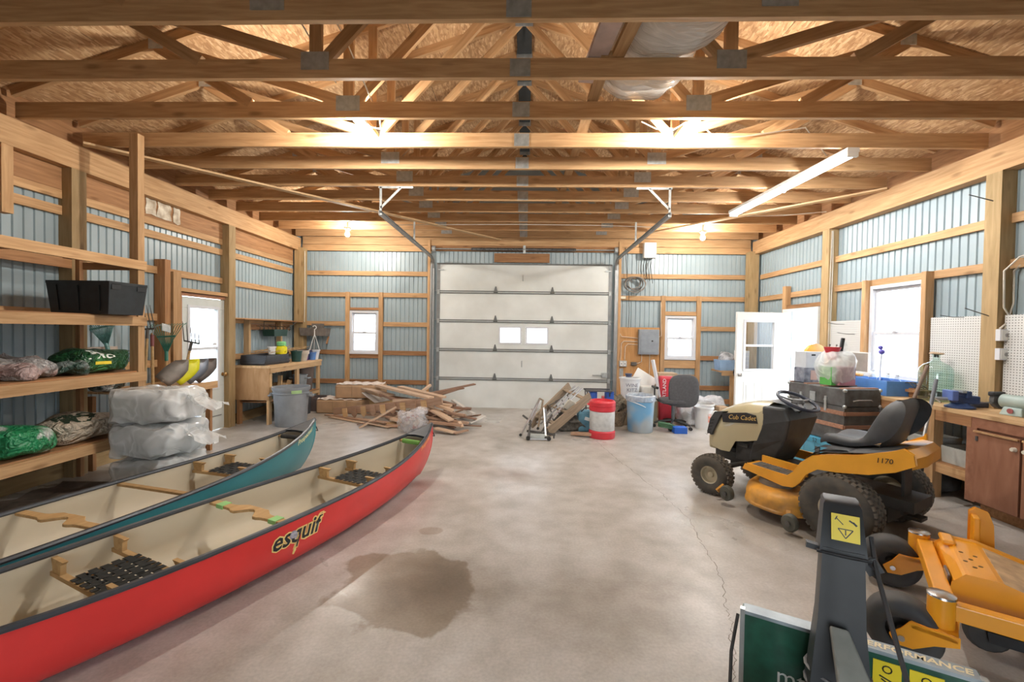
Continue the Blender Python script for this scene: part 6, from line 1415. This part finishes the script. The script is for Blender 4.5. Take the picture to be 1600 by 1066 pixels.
for x in (-.035, .035): MB().b2((x-.025, -.055, -.045), (x+.025, -.05, .045)).build('faceplate', white_p, t); MB().b2((x-.006, -.057, -.02), (x+.006, -.055, .02)).build('socket_slot', black_p, t)
tag(MB().b2((2.13, BY-.06, .92), (2.24, BY-.02, .99)).build('junction_box', M('box_dark', (.10,.085,.07), rough=.5), bevel=.004), 'small dark junction box below the breaker panel', 'box')
tag(MB().b2((1.88, BY-.03, .70), (1.98, BY-.02, .86)).build('steel_plate', galv), 'small grey plate low on the plywood board', 'plate')
t = thing('opener_box', 'white control box high on the back wall right of the garage door', 'box', (2.44, BY-.02, 3.22)); MB().b2((-.12, -.12, -.15), (.12, 0, .15)).build('case', M('case_white', (.72,.72,.68), rough=.45), t, bevel=.008)
for k, x in enumerate((-.09, -.04, .0, .05)): MB().tube([(x, -.06, -.15), (x-.02, -.05, -.30), (x+.01*k, -.04, -.5-.05*k)], .006, 6).build('lead', black_r, t, True)
cc = thing('cable_coil', 'coiled grey extension cable hanging on the back wall', 'cable', (2.17, BY-.03, 2.58))
for k in range(5):
    m_ = MB(); pts_ = [((.15+.012*k)*math.cos(a*2*PI/26)*(1+.25*math.sin(k)*0), -.02-.012*k, (.115+.01*k)*math.sin(a*2*PI/26)-.01*k) for a in range(26)]; m_.tube([(x+.05*((k % 3)-1)*.8, y, z) for x, y, z in pts_], .009, 6, closed=True); m_.build('loop', M('cord_grey', (.09,.085,.08), rough=.6) if k % 2 else M('cord_tan', (.24,.21,.18), rough=.6), cc, True)
MB().tube([(-.15, -.02, .05), (-.17, -.02, .3), (-.2, -.02, .7)], .006, 5).tube([(-.12, -.02, -.1), (-.10, -.02, -.6), (-.11, -.02, -.9)], .005, 5).tube([(.15, -.02, .0), (.22, -.02, .15), (.24, -.02, .4)], .005, 5).build('hanging_end', black_r, cc, True)
tag(MB().b2((1.90, BY-.025, 2.26), (2.0, BY-.005, 2.31)).build('paper_note', M('paper_note', (.70,.66,.52), rough=.8)), 'small pale blank card pinned to the girt by the garage door', 'card')
# ================================================================= right-hand workbench
rb_ = thing('workbench', 'long lumber workbench along the right wall with pale plank top', 'bench', (4.28, 4.9, 0))
def Rn(x, y, z): return (x-4.28, y-4.9, z)
BZ = .90
for i in range(4): board('top_plank', Rn(4.08+i*.13, 2.6, BZ-.02), Rn(4.08+i*.13, 6.55, BZ-.02), .127, .036, lumber_p, rb_)
board('apron', Rn(4.04, 4.03, BZ-.085), Rn(4.04, 6.5, BZ-.085), .035, .10, lumber_d, rb_)
for y in (4.42, 6.45): board('leg', Rn(4.06, y, 0), Rn(4.06, y, BZ-.04), .09, .09, lumber, rb_, up=(1,0,0))
board('leg', Rn(4.48, 5.0, 0), Rn(4.48, 5.0, BZ-.04), .09, .05, lumber_d, rb_, up=(1,0,0))
for i in range(3): board('lower_plank', Rn(4.13+i*.16, 4.06, .34), Rn(4.13+i*.16, 6.4, .34), .155, .03, lumber_d, rb_)
board('lower_rail', Rn(4.06, 4.06, .30), Rn(4.06, 6.4, .30), .035, .09, lumber, rb_)
for k, (y, z, h, lb) in enumerate(((4.62, .358, .10, 'lower clear plastic drawer box under the bench'), (4.62, .462, .10, 'upper clear plastic drawer box under the bench'), (4.26, .358, .16, 'clear tub beside the bench leg on the lower shelf'))):
    crate('clear_box', lb, 'box', (4.24, y, z), (.30, .30, h), M('clear_grey', (.46,.47,.44), rough=.25, var=.15), 0)
bag('rag_pile', 'dark rags on the floor under the workbench', 'rags', (4.25, 4.65, 0), (.3, .5, .2), M('rag_dark', (.06,.06,.06), rough=.9, var=.5), 0, 91)
# cabinet
cab_m = WOOD('cabinet_brown', (.34,.16,.095), (.24,.105,.06), stretch=7, knots=False)
cb = thing('base_cabinet', 'brown wooden base cabinet with two small white knobs under the bench', 'cabinet', (4.25, 3.35, 0))
MB().b2((-.20, -.70, .10), (.22, .72, BZ-.04)).build('carcass', cab_m, cb); MB().b2((-.14, -.70, 0), (.22, .66, .10)).build('plinth', lumber_d, cb)
fr = MB(); fr.b2((-.225, -.70, BZ-.13), (-.20, .72, BZ-.04)); fr.b2((-.225, .63, .10), (-.20, .72, BZ-.04)); fr.b2((-.225, -.70, .10), (-.20, -.28, BZ-.04)); fr.build('face_frame', cab_m, cb)
for (ya, yb_), ky in (((.27, .64), .31), ((-.30, .26), .225)):
    d = board('door', (-.233, (ya+yb_)/2, .12), (-.233, (ya+yb_)/2, BZ-.15), yb_-ya-.01, .02, cab_m, cb, up=(1,0,0))
    e = MB(); e.b2((-.26, ya+.01, BZ-.165), (-.244, yb_-.01, BZ-.15)); e.build('door_edge', lumber, cb)
    kn = MB(); kn.lathe([(.001,.03),(.014,.03),(.018,.02),(.018,.0)], 14, X=Matrix.Translation((-.243, ky, .66)) @ Matrix.Rotation(-PI/2, 4, 'Y')); kn.build('knob', M('knob_ivory', (.72,.66,.55), rough=.35), cb, True)
MB().box((-.245, .61, .68), (.01, .02, .04)).build('hinge', steel_dk, cb)
# carboy
gl = GLASS('carboy_glass', (.80,.92,.87), .10, .04)
t = thing('carboy', 'large clear glass carboy bottle on the bench in front of the pegboard', 'bottle', (4.33, 4.72, BZ))
prof = [(.001,.004),(.125,.004),(.138,.02),(.14,.06),(.14,.30),(.132,.345),(.10,.385),(.055,.41),(.03,.43),(.028,.475),(.035,.48),(.035,.495),(.024,.495)]
MB().lathe(prof, 32).build('glass', gl, t, True); MB().lathe([(.0,.50),(.02,.50),(.022,.46)], 12).build('stopper', M('stopper_dark', (.05,.06,.07), rough=.6), t, True)
MB().ball((0,0,.505), (.075, .05, .012), 14, 8).bump(.02, 14, 2).build('paper_cap', M('leaf_tan', (.42,.30,.20), rough=.9), t, True)
for z in (.10, .16, .22, .28): MB().lathe([(.1405,z),(.143,z+.005),(.1405,z+.01)], 32).build('glass_rib', gl, t, True)
# vise
vb = M('vise_blue', (.03,.06,.16), rough=.45, var=.2); t = thing('bench_vise', 'blue steel bench vise clamped at the bench edge', 'vise', (4.16, 4.28, BZ), -.25)
MB().lathe([(.001,0),(.11,0),(.11,.015),(.075,.03),(.06,.05),(.001,.05)], 20).build('base', vb, t, True)
MB().b2((-.06, -.05, .045), (.13, .05, .12)).build('body', vb, t, bevel=.012); MB().b2((.01, -.075, .10), (.05, .075, .165)).build('fixed_jaw', vb, t, bevel=.006); MB().b2((-.10, -.075, .07), (-.05, .075, .165)).build('sliding_jaw', M('vise_bright', (.10,.16,.42), rough=.4), t, bevel=.006)
MB().b2((-.02, -.075, .15), (.008, .075, .17)).build('jaw_plate', galv, t); MB().cyl((-.20, 0, .08), (-.08, 0, .08), .016, n=10).build('screw', galv, t, True); MB().cyl((-.195, -.09, .05), (-.195, .09, .11), .007, n=8).build('handle', chrome, t, True)
tag(MB().b2((4.30, 4.30, BZ), (4.46, 4.48, BZ+.05)).build('steel_block', M('iron_dark', (.05,.06,.09), rough=.5), bevel=.01), 'dark steel block on the bench behind the vise', 'block')
# bench grinder
t = thing('bench_grinder', 'pale green bench grinder with black wheel guards on the bench', 'grinder', (4.28, 3.90, BZ), .15); gg_ = M('grinder_green', (.38,.47,.44), rough=.4)
MB().taper((0,0,0), (.16,.16), (.11,.13), .07).build('base', gg_, t, bevel=.008); MB().cyl((0,-.10,.115), (0,.10,.115), .06, n=20).build('motor', gg_, t, True); MB().cyl((-.082, 0, .04), (-.075, 0, .04), .022, n=14).build('switch', M('switch_red', (.35,.10,.10), rough=.5), t, True)
for s_ in (1, -1): MB().cyl((0, s_*.12, .115), (0, s_*.155, .115), .075, n=20).build('grinding_wheel', M('wheel_grey', (.10,.10,.10), rough=.9), t, True); MB().box((-.02, s_*.138, .17), (.13, .05, .04)).build('guard', black_p, t, bevel=.01); MB().box((-.075, s_*.138, .09), (.05, .05, .008)).build('tool_rest', steel_dk, t)
# blue totes
tb = M('tote_blue', (.10,.26,.62), rough=.35, var=.12)
t1 = crate('blue_tote', 'translucent blue tote of tools, nearer the red-handled bag', 'tote', (4.19, 5.86, BZ), (.26, .50, .17), tb, 0, tap=.94)
t2 = crate('blue_tote', 'translucent blue tote of bottles under the window', 'tote', (4.24, 5.26, BZ), (.36, .52, .17), tb, 0, tap=.94)
for k, (c, s, m_, lb) in enumerate((((4.16, 5.72, BZ+.19), (.05, .42, .03), M('tool_orange', (.75,.38,.12), rough=.5), 'orange tool handle across the far blue tote'), ((4.22, 5.80, BZ+.19), (.05, .40, .03), M('handle_tan', (.62,.44,.28), rough=.5), 'tan wooden tool handle across the far blue tote'), ((4.15, 5.99, BZ+.20), (.14, .14, .07), M('spool_maroon', (.28,.06,.12), rough=.5), 'maroon spool in the far blue tote'), ((4.24, 5.99, BZ+.20), (.12, .14, .06), M('jar_teal', (.16,.35,.40), rough=.4), 'teal jar lid in the far blue tote'))):
    tag(MB().box(c, s, (0, .0, .12*k)).build('hand_tool', m_, bevel=.008), lb, 'tool', 'tools in the blue totes')
for k, (x, y, r_, h) in enumerate(((4.22, 5.40, .04, .24), (4.30, 5.16, .045, .20), (4.18, 5.14, .035, .22))):
    t = thing('clear_bottle', ['tall', 'wide', 'short slim'][k]+' clear bottle standing in the tote under the window', 'bottle', (x, y, BZ+.012), 0, 'clear bottles in the tote')
    MB().lathe([(.001,0),(r_,0),(r_,h*.7),(r_*.4,h*.85),(r_*.4,h)], 16).build('body', GLASS('bottle_clear', (.9,.93,.95), .08, .05), t, True); MB().cyl((0,0,h), (0,0,h+.02), r_*.45, n=10).build('cap', white_p, t, True)
t = thing('desk_lamp', 'thin clear stand with a small blue knob in front of the window', 'stand', (4.22, 5.30, BZ+.012)); MB().tube([(0,0,0), (0,.0,.30), (-.02,-.04,.45)], .008, 6).build('stem', M('stand_clear', (.75,.80,.85), rough=.2), t, True); MB().ball((-.02,-.04,.48), .03, 10, 8).ball((-.02,-.02,.53), .025, 10, 8).build('knob', M('knob_blue', (.12,.10,.45), rough=.4), t, True); MB().cyl((0,0,0), (0,0,.012), .05, n=14).build('foot', M('stand_clear'), t, True)
tag(MB().b2((4.30, 4.92, BZ), (4.44, 5.0, BZ+.10)).b2((4.26, 4.86, BZ+.06), (4.44, 5.0, BZ+.09)).build('wood_tray', lumber_d), 'small brown wooden tray beside the blue tote', 'tray')
t = thing('wire_tangle', 'tangle of dark wires on the bench under the window', 'wires', (4.28, 4.95, BZ+.101))
for k in range(6): MB().tube(bez((random.uniform(-.12,.1), -.09, .01), (random.uniform(-.15,.15), -.04, .09), (random.uniform(-.15,.15), .06, .08), (random.uniform(-.1,.1), .12, .012), 8), .005, 5).build('wire', black_r, t, True)
# pegboards
mt, nt, b = _new('pegboard'); tc = _n(nt, 'ShaderNodeTexCoord'); mp = _n(nt, 'ShaderNodeMapping'); mp.inputs['Scale'].default_value = (39.4, 39.4, 39.4); nt.links.new(tc.outputs['Object'], mp.inputs[0])
fr_ = _n(nt, 'ShaderNodeVectorMath', operation='FRACTION'); nt.links.new(mp.outputs[0], fr_.inputs[0]); sb2 = _n(nt, 'ShaderNodeVectorMath', operation='SUBTRACT'); sb2.inputs[1].default_value = (.5,.5,.5); nt.links.new(fr_.outputs[0], sb2.inputs[0]); ml = _n(nt, 'ShaderNodeVectorMath', operation='MULTIPLY'); ml.inputs[1].default_value = (0,1,1); nt.links.new(sb2.outputs[0], ml.inputs[0]); ln = _n(nt, 'ShaderNodeVectorMath', operation='LENGTH'); nt.links.new(ml.outputs[0], ln.inputs[0]); r = _ramp(nt, [(.19, (.18,.18,.17)), (.25, (.66,.66,.64))]); nt.links.new(ln.outputs['Value'], r.inputs[0]); nt.links.new(r.outputs[0], b.inputs['Base Color']); b.inputs['Roughness'].default_value = .5
for y0_, y1_, lb in ((5.96, 6.58, 'white pegboard between the window and the door post'), (4.42, 4.99, 'white pegboard between the window and the near right post'), (2.6, 4.24, 'white pegboard at the right edge, beyond the near post')):
    tag(MB().b2((RX+.055, y0_, .98), (RX+.061, y1_, 1.79)).build('pegboard', mt), lb, 'pegboard', 'white pegboards')
for k, (y, z, lb) in enumerate(((4.62, 1.78, 'thin peg hook at the top edge of the middle pegboard'), (6.30, 1.74, 'thin peg hook at the top of the pegboard by the door post'), (6.1, 1.60, 'thin peg hook lower on the pegboard by the door post'))): tag(MB().tube([(RX+.05, y, z), (RX-.06, y, z+.0), (RX-.16, y+.03, z+.02)], .004, 5).build('peg_hook', steel_dk, None, True), lb, 'hook', 'peg hooks')
for k, (y, z, lb) in enumerate(((4.33, 2.90, 'long nail in the near right post up high'), (4.33, 1.80, 'long nail in the near right post at mid height'))): tag(MB().tube([(RX+.01, y, z-.02), (RX-.17, y+.06, z+.06)], .005, 5).build('nail', steel_dk, None, True), lb, 'nail', 'nails in the post')
# outlets and cable on the near right post
for z, lb in ((1.60, 'upper white outlet box on the near right post'), (1.42, 'lower white outlet box on the near right post')):
    t = thing('outlet_box', lb, 'outlet', (RX+.045, 4.258, z), 0, 'outlets on the post'); MB().b2((-.055, -.045, -.055), (.055, 0, .055)).build('box', vinyl, t, bevel=.004); MB().b2((-.045, -.05, -.045), (.045, -.045, .045)).build('faceplate', white_p, t); MB().cyl((0,-.05,0), (0,-.054,0), .018, n=12).build('socket', M('socket_grey', (.35,.35,.35), rough=.5), t, True)
cable('white cable looping over the near right post to the outlet boxes', [(4.46, 4.24, 1.66), (4.55, 4.23, 1.75), (4.48, 4.23, 1.86), (4.46, 4.22, 2.2), (4.52, 4.15, 2.32), (4.56, 4.0, 2.36), (4.57, 3.6, 2.38)], .008, M('romex_white', (.62,.57,.48), rough=.5))
cable('second white cable beside the loop on the near right post', [(4.50, 4.235, 1.66), (4.56, 4.225, 1.9), (4.55, 4.22, 2.2), (4.57, 4.1, 2.33)], .008, MATS['romex_white'])
cable('white cable stapled down the right post beside the open door', [(RX+.06, 6.58, 1.1), (RX+.05, 6.58, 1.9), (RX+.06, 6.58, 2.6), (RX+.05, 6.58, 3.12)], .008, MATS['romex_white'])
cable('second white cable stapled down the right post beside the open door', [(RX+.03, 6.58, 1.2), (RX+.025, 6.58, 2.1), (RX+.035, 6.58, 3.12)], .007, MATS['romex_white'])
cable('cream cable stapled up the back left corner post', [(-4.46, 8.645, 1.7), (-4.45, 8.645, 2.4), (-4.46, 8.645, 3.12)], .007, MATS['romex_white'])
# leaning poles
t, L = tool_root('pole_tool', 'wooden-handled tool leaning on the workbench beside the tractor seat', (3.30, 4.20, 0), (4.10, 4.56, 1.28)); t['group'] = 'tools leaning on the bench'
MB().rings([((0,0,0), .014), ((0,0,L*.72), .014)], 10).build('handle', WOOD('handle_gold', (.58,.36,.12), (.44,.25,.07), knots=False), t, True); MB().rings([((0,0,L*.70), .016), ((0,0,L), .017)], 10).build('grip', M('grip_brown', (.16,.11,.08), rough=.7), t, True)
t, L = tool_root('pole_tool', 'grey metal pole leaning on the workbench front edge', (3.42, 3.95, 0), (3.99, 4.34, 1.16)); t['group'] = 'tools leaning on the bench'
MB().rings([((0,0,0), .013), ((0,0,L*.86), .013)], 10).build('pole', M('pole_grey', (.42,.42,.42), rough=.4, metal=.4), t, True); MB().rings([((0,0,L*.80), .016), ((0,0,L), .016)], 10).build('grip', M('grip_greyd', (.14,.15,.17), rough=.6), t, True)

# ================================================================= trunk, blue chest and the things on them
tk = M('trunk_black', (.105,.108,.11), rough=.55, var=.3, scale=9, dirt=(.06,.055,.05)); slat = WOOD('trunk_slat', (.40,.22,.15), (.27,.14,.09), knots=False)
TR = thing('steamer_trunk', 'old dark steamer trunk with wooden slats, on the blue chest', 'trunk', (3.56, 4.94, .37), math.radians(10))
# local: x right along the side face, y back along the front (left) face
MB().b2((0, 0, .0), (.45, .80, .405)).build('box', tk, TR, bevel=.006); MB().b2((-.006, -.006, .41), (.456, .806, .605)).build('lid', tk, TR, bevel=.008)
for z in (.16, .31):
    MB().b2((-.014, .0, z), (0, .80, z+.045)).build('slat', slat, TR); MB().b2((.0, -.012, z), (.45, 0, z+.04)).build('slat', slat, TR)
for y in (.02, .28, .52, .76): MB().b2((.0, y, .605), (.45, y+.05, .617)).build('lid_slat', slat, TR)
for y in (.22, .58): MB().b2((-.02, y, .33), (-.006, y+.03, .50)).build('latch', galv, TR, bevel=.003); MB().cyl((-.022, y+.015, .46), (-.006, y+.015, .46), .018, n=10).build('latch_knob', galv, TR, True)
MB().b2((-.016, .38, .42), (-.006, .46, .53)).build('lock_plate', galv, TR)
MB().tube([(.10, -.008, .47), (.14, -.035, .485), (.30, -.035, .485), (.34, -.008, .47)], .01, 6).build('handle', M('handle_leather', (.22,.20,.18), rough=.7), TR, True)
for x, y in ((0,0), (.45,0), (0,.80)):
    for z in (.02, .41, .59): MB().ball((x, y, z), .022, 8, 6).build('corner_cap', galv, TR, True)
MB().tube([(.30, -.008, .06), (.30, -.03, .10), (.35, -.03, .10), (.35, -.008, .06)], .006, 6).build('strap_loop', galv, TR, True)
t = thing('blue_chest', 'light blue wooden chest under the steamer trunk', 'chest', (3.54, 4.96, 0), math.radians(10)); bc = M('chest_blue', (.10,.36,.52), rough=.5, var=.12, scale=6)
for k in range(5): MB().b2((-.02, .0+k*.16, 0), (.005, .155+k*.16, .30)).build('side_board', bc, t)
MB().b2((.0, 0, .0), (.45, .79, .30)).build('body', bc, t); MB().b2((-.04, -.02, .30), (.46, .82, .365)).build('lid', M('chest_blue_lid', (.06,.30,.45), rough=.45), t, bevel=.008); MB().b2((-.035, .24, .10), (-.02, .30, .26)).build('latch', steel_dk, t); text('lettering', 'S2', .07, black_p, t, frame_m((-.041, .30, .332), (0,-1,0), (0,0,1)), ext=.0006)
TM = Matrix.Translation((3.56, 4.94, .987)) @ Matrix.Rotation(math.radians(10), 4, 'Z')
def onT(x, y, z=0): return tuple(TM @ V((x, y, z)))
t = thing('photo_box', 'printed picture box at the far end of the trunk lid', 'box', onT(.16, .68), math.radians(10)); MB().b2((-.13, -.08, 0), (.13, .08, .18)).build('carton', M('print_mix', (.20,.22,.26), rough=.5, var=.8, scale=12, dirt=(.07,.08,.12)), t); MB().b2((-.04, -.083, .03), (.05, -.08, .15)).build('picture', M('print_pink', (.60,.42,.36), rough=.5), t)
t = thing('white_carton', 'plain white carton stacked on the printed picture box', 'box', onT(.18, .69, .181), math.radians(10)); MB().b2((-.13, -.09, 0), (.13, .09, .20)).build('carton', M('carton_pale', (.60,.64,.68), rough=.6, var=.05), t, bevel=.003); MB().b2((-.055, -.093, .15), (0, -.09, .17)).build('hand_hole', black_p, t)
t = thing('orange_disc', 'orange plastic disc toy behind the white carton', 'disc', onT(.30, .745, .315), math.radians(10)); MB().lathe([(.001,.0),(.16,.0),(.16,.05),(.13,.06),(.001,.06)], 28, X=Matrix.Rotation(math.radians(80), 4, 'X')).build('disc', M('disc_orange', (.85,.36,.06), rough=.4, var=.2), t, True); MB().box((0, .0, -.235), (.10, .03, .16)).build('stand', M('carton_pale'), t)
pk = FILM('grocery_film', (.84,.88,.86), .42, .25, 6)
t = thing('grocery_bag', 'white plastic grocery bag holding a pink box, on the trunk lid', 'bag', onT(.21, .34), math.radians(10))
mb = MB().ball((0,0,.20), (.17, .15, .20), 30, 18, .5).bump(.04, 7, 5); mb.v = [(x, y, max(.002, z)) for x, y, z in mb.v]; mb.build('plastic', pk, t, True); MB().b2((-.07, -.13, .005), (.14, .02, .22)).build('pink_box', M('box_pink', (.45,.20,.24), rough=.5, var=.3, scale=8), t); MB().b2((-.15, -.10, .005), (-.09, .06, .22)).build('green_box', M('box_green', (.10,.42,.08), rough=.5), t)
MB().loft([[(.02, -.06, .33), (.16, -.06, .33)], [(.06, -.02, .44), (.16, -.03, .43)], [(.10, .0, .52), (.14, -.0, .50)]], cap=False, closed=False).bump(.02, 12, 3).build('bag_handle', pk, t, True)
MB().lathe([(.04,.30),(.085,.44),(.09,.45),(.08,.45),(.035,.30)], 20, c=(-.05,.0,0)).build('red_bucket', M('bucket_red', (.62,.04,.06), rough=.4), t, True)
MB().bar((.02, -.03, .32), (.05, -.04, .56), .03, .03).build('black_handle', black_p, t)
t = thing('dried_stems', 'dried flower stems sticking out beside the grocery bag', 'stems', onT(.385, .60)); 
MB().lathe([(.001,0),(.04,0),(.045,.2),(.03,.22)], 12).build('jar', M('jar_grey', (.5,.52,.5), rough=.4), t, True)
for k in range(9):
    a = k*.9; e = (.06+.10*math.cos(a), .08*math.sin(a), .42+.05*math.sin(k*2)); MB().tube([(0,0,.18), (e[0]*.5, e[1]*.5, .34), e], .003, 4).build('stem', rust, t); MB().ball(e, .012, 6, 5).build('seed_head', M('seed_dark', (.12,.10,.09), rough=.9), t)
# silver laptop leaning on the pegboard, on top of a white carton on the bench
t = thing('white_bench_box', 'low white box on the bench under the laptop', 'box', (4.385, 5.86, BZ)); MB().b2((-.055, -.30, 0), (.06, .26, .215)).build('carton', M('carton_white', (.78,.78,.78), rough=.6), t, bevel=.004)
t = thing('laptop', 'silver laptop lid with a bright round mark, facing the room', 'laptop', (4.355, 5.83, BZ+.217)); lid = MB().b2((-.006, -.17, .0), (.006, .17, .235)).build('lid', M('laptop_silver', (.44,.41,.37), rough=.3, metal=.5), t, bevel=.004); MB().lathe([(.001,.002),(.022,.002),(.024,0)], 18, X=Matrix.Translation((-.006, .02, .125)) @ Matrix.Rotation(-PI/2, 4, 'Y')).build('round_mark', white_p, lid, True); MB().b2((.006, -.17, .0), (.075, .17, .014)).build('base', M('laptop_silver'), t); MB().b2((-.009, -.19, -.0), (.009, -.172, .245)).b2((-.009, -.19, .236), (.009, .19, .25)).build('white_surround', white_p, t)
# ================================================================= loose lumber and roll above the trusses
tag(board('brace_board', (-4.50, 4.30, TZ-.022), (-.55, 8.72, TZ-.022), .09, .022, lumber_p), 'long diagonal brace board under the trusses on the left', 'brace', 'diagonal brace boards')
tag(board('brace_board', (4.44, 5.55, TZ-.022), (2.20, 8.05, TZ-.022), .09, .022, lumber_p), 'diagonal brace board under the trusses on the right', 'brace', 'diagonal brace boards')
tag(board('runner_board', (.56, 3.2, TZ+.16), (.44, 8.7, TZ+.16), .09, .038, lumber), 'lateral runner board lying on the truss chords right of centre', 'board')
tag(board('spare_plank', (.58, 2.3, TZ+.165), (.46, 3.55, TZ+.165), .14, .038, M('plank_pink', (.52,.40,.36), rough=.8, var=.15)), 'pinkish spare plank lying beside the wrapped insulation roll', 'plank')
tag(board('spare_plank', (.73, 2.3, TZ+.165), (.61, 3.50, TZ+.165), .09, .038, lumber), 'narrow spare plank between the pink plank and the roll', 'plank')
t = thing('insulation_roll', 'long insulation roll in clear plastic lying on the trusses overhead', 'roll', (1.10, 2.95, TZ+.14))
a0, a1 = V((.08, -1.0, .25)), V((-.24, .92, .235)); mb = MB(); rr = []
for i in range(40):
    f = i/39; c = a0.lerp(a1, f); e = min(1, min(f, 1-f)*9+.35); rr.append([(c[0]+.33*e*math.cos(k*2*PI/30)*(1+.02*math.sin(f*40+k)), c[1], max(.004, c[2]+.25*e*math.sin(k*2*PI/30)*(1+.02*math.sin(f*31+k*2)))) for k in range(30)])
mb.loft(rr); v0 = mb.v[:]; mb.bump(.035, 5, 4); mb.v = [(x, y, max(.003, z)) for x, y, z in mb.v]
sag = []
for x, y, z in mb.v:
    yy = (2.95+y-2.62) % .597; d = math.sin(max(0, (yy-.05))/.547*PI) if yy > .05 else 0
    sag.append((x, y, z - .085*max(0, d)*(1 if z < .15 else .3)))
mb.v = sag
mb.build('plastic_cover', FILM('roll_film', (.88,.86,.83), .62, .12, 5, (.7, 3.2, .7)), t, True, ang=80)
rr2 = [[(p[0]*.94, p[1]*.97, p[2]*.93+.02) for p in r] for r in rr]; MB().loft(rr2).build('batt', M('batt_tan', (.52,.44,.34), rough=.95, var=.15), t, True)
# white cables stapled along the trusses
rom = MATS['romex_white']
def wire(lb, pts): cable(lb, pts, .006, rom, 'overhead_cable')
wire('white ceiling cable coming to the front left bulb', [(-1.56, 4.06, 3.53), (-1.48, 4.08, 3.46), (-1.36, 4.0, 3.41), (-1.34, 3.92, 3.45), (-1.5, 3.6, 3.9), (-1.62, 3.2, 4.2)])
wire('white ceiling cable coming to the front right bulb', [(1.485, 4.06, 3.53), (1.30, 4.06, 3.42), (1.15, 4.02, 3.42), (1.0, 3.95, 3.45)])
wire('white ceiling cable from the front right bulb to the tube light', [(1.52, 4.05, 3.53), (1.75, 4.2, 3.42), (2.1, 4.35, 3.5), (2.7, 4.38, 3.60), (3.12, 4.7, 3.46)])
wire('white ceiling cable crossing to the back right bulb', [(3.06, 7.70, 3.50), (2.6, 7.7, 3.41), (2.2, 7.6, 3.40), (1.2, 7.5, 3.40), (-.2, 7.5, 3.405), (-1.8, 7.55, 3.40), (-3.0, 7.66, 3.41), (-3.21, 7.70, 3.50)])
wire('white ceiling cable from the tube light to the right wall', [(3.10, 6.6, 3.41), (3.4, 6.9, 3.41), (3.9, 6.8, 3.40), (4.42, 6.62, 3.41)])
wire('long white ceiling cable above the left trusses', [(-1.6, 3.6, 3.6), (-1.75, 3.0, 3.95), (-1.9, 2.7, 4.1)])
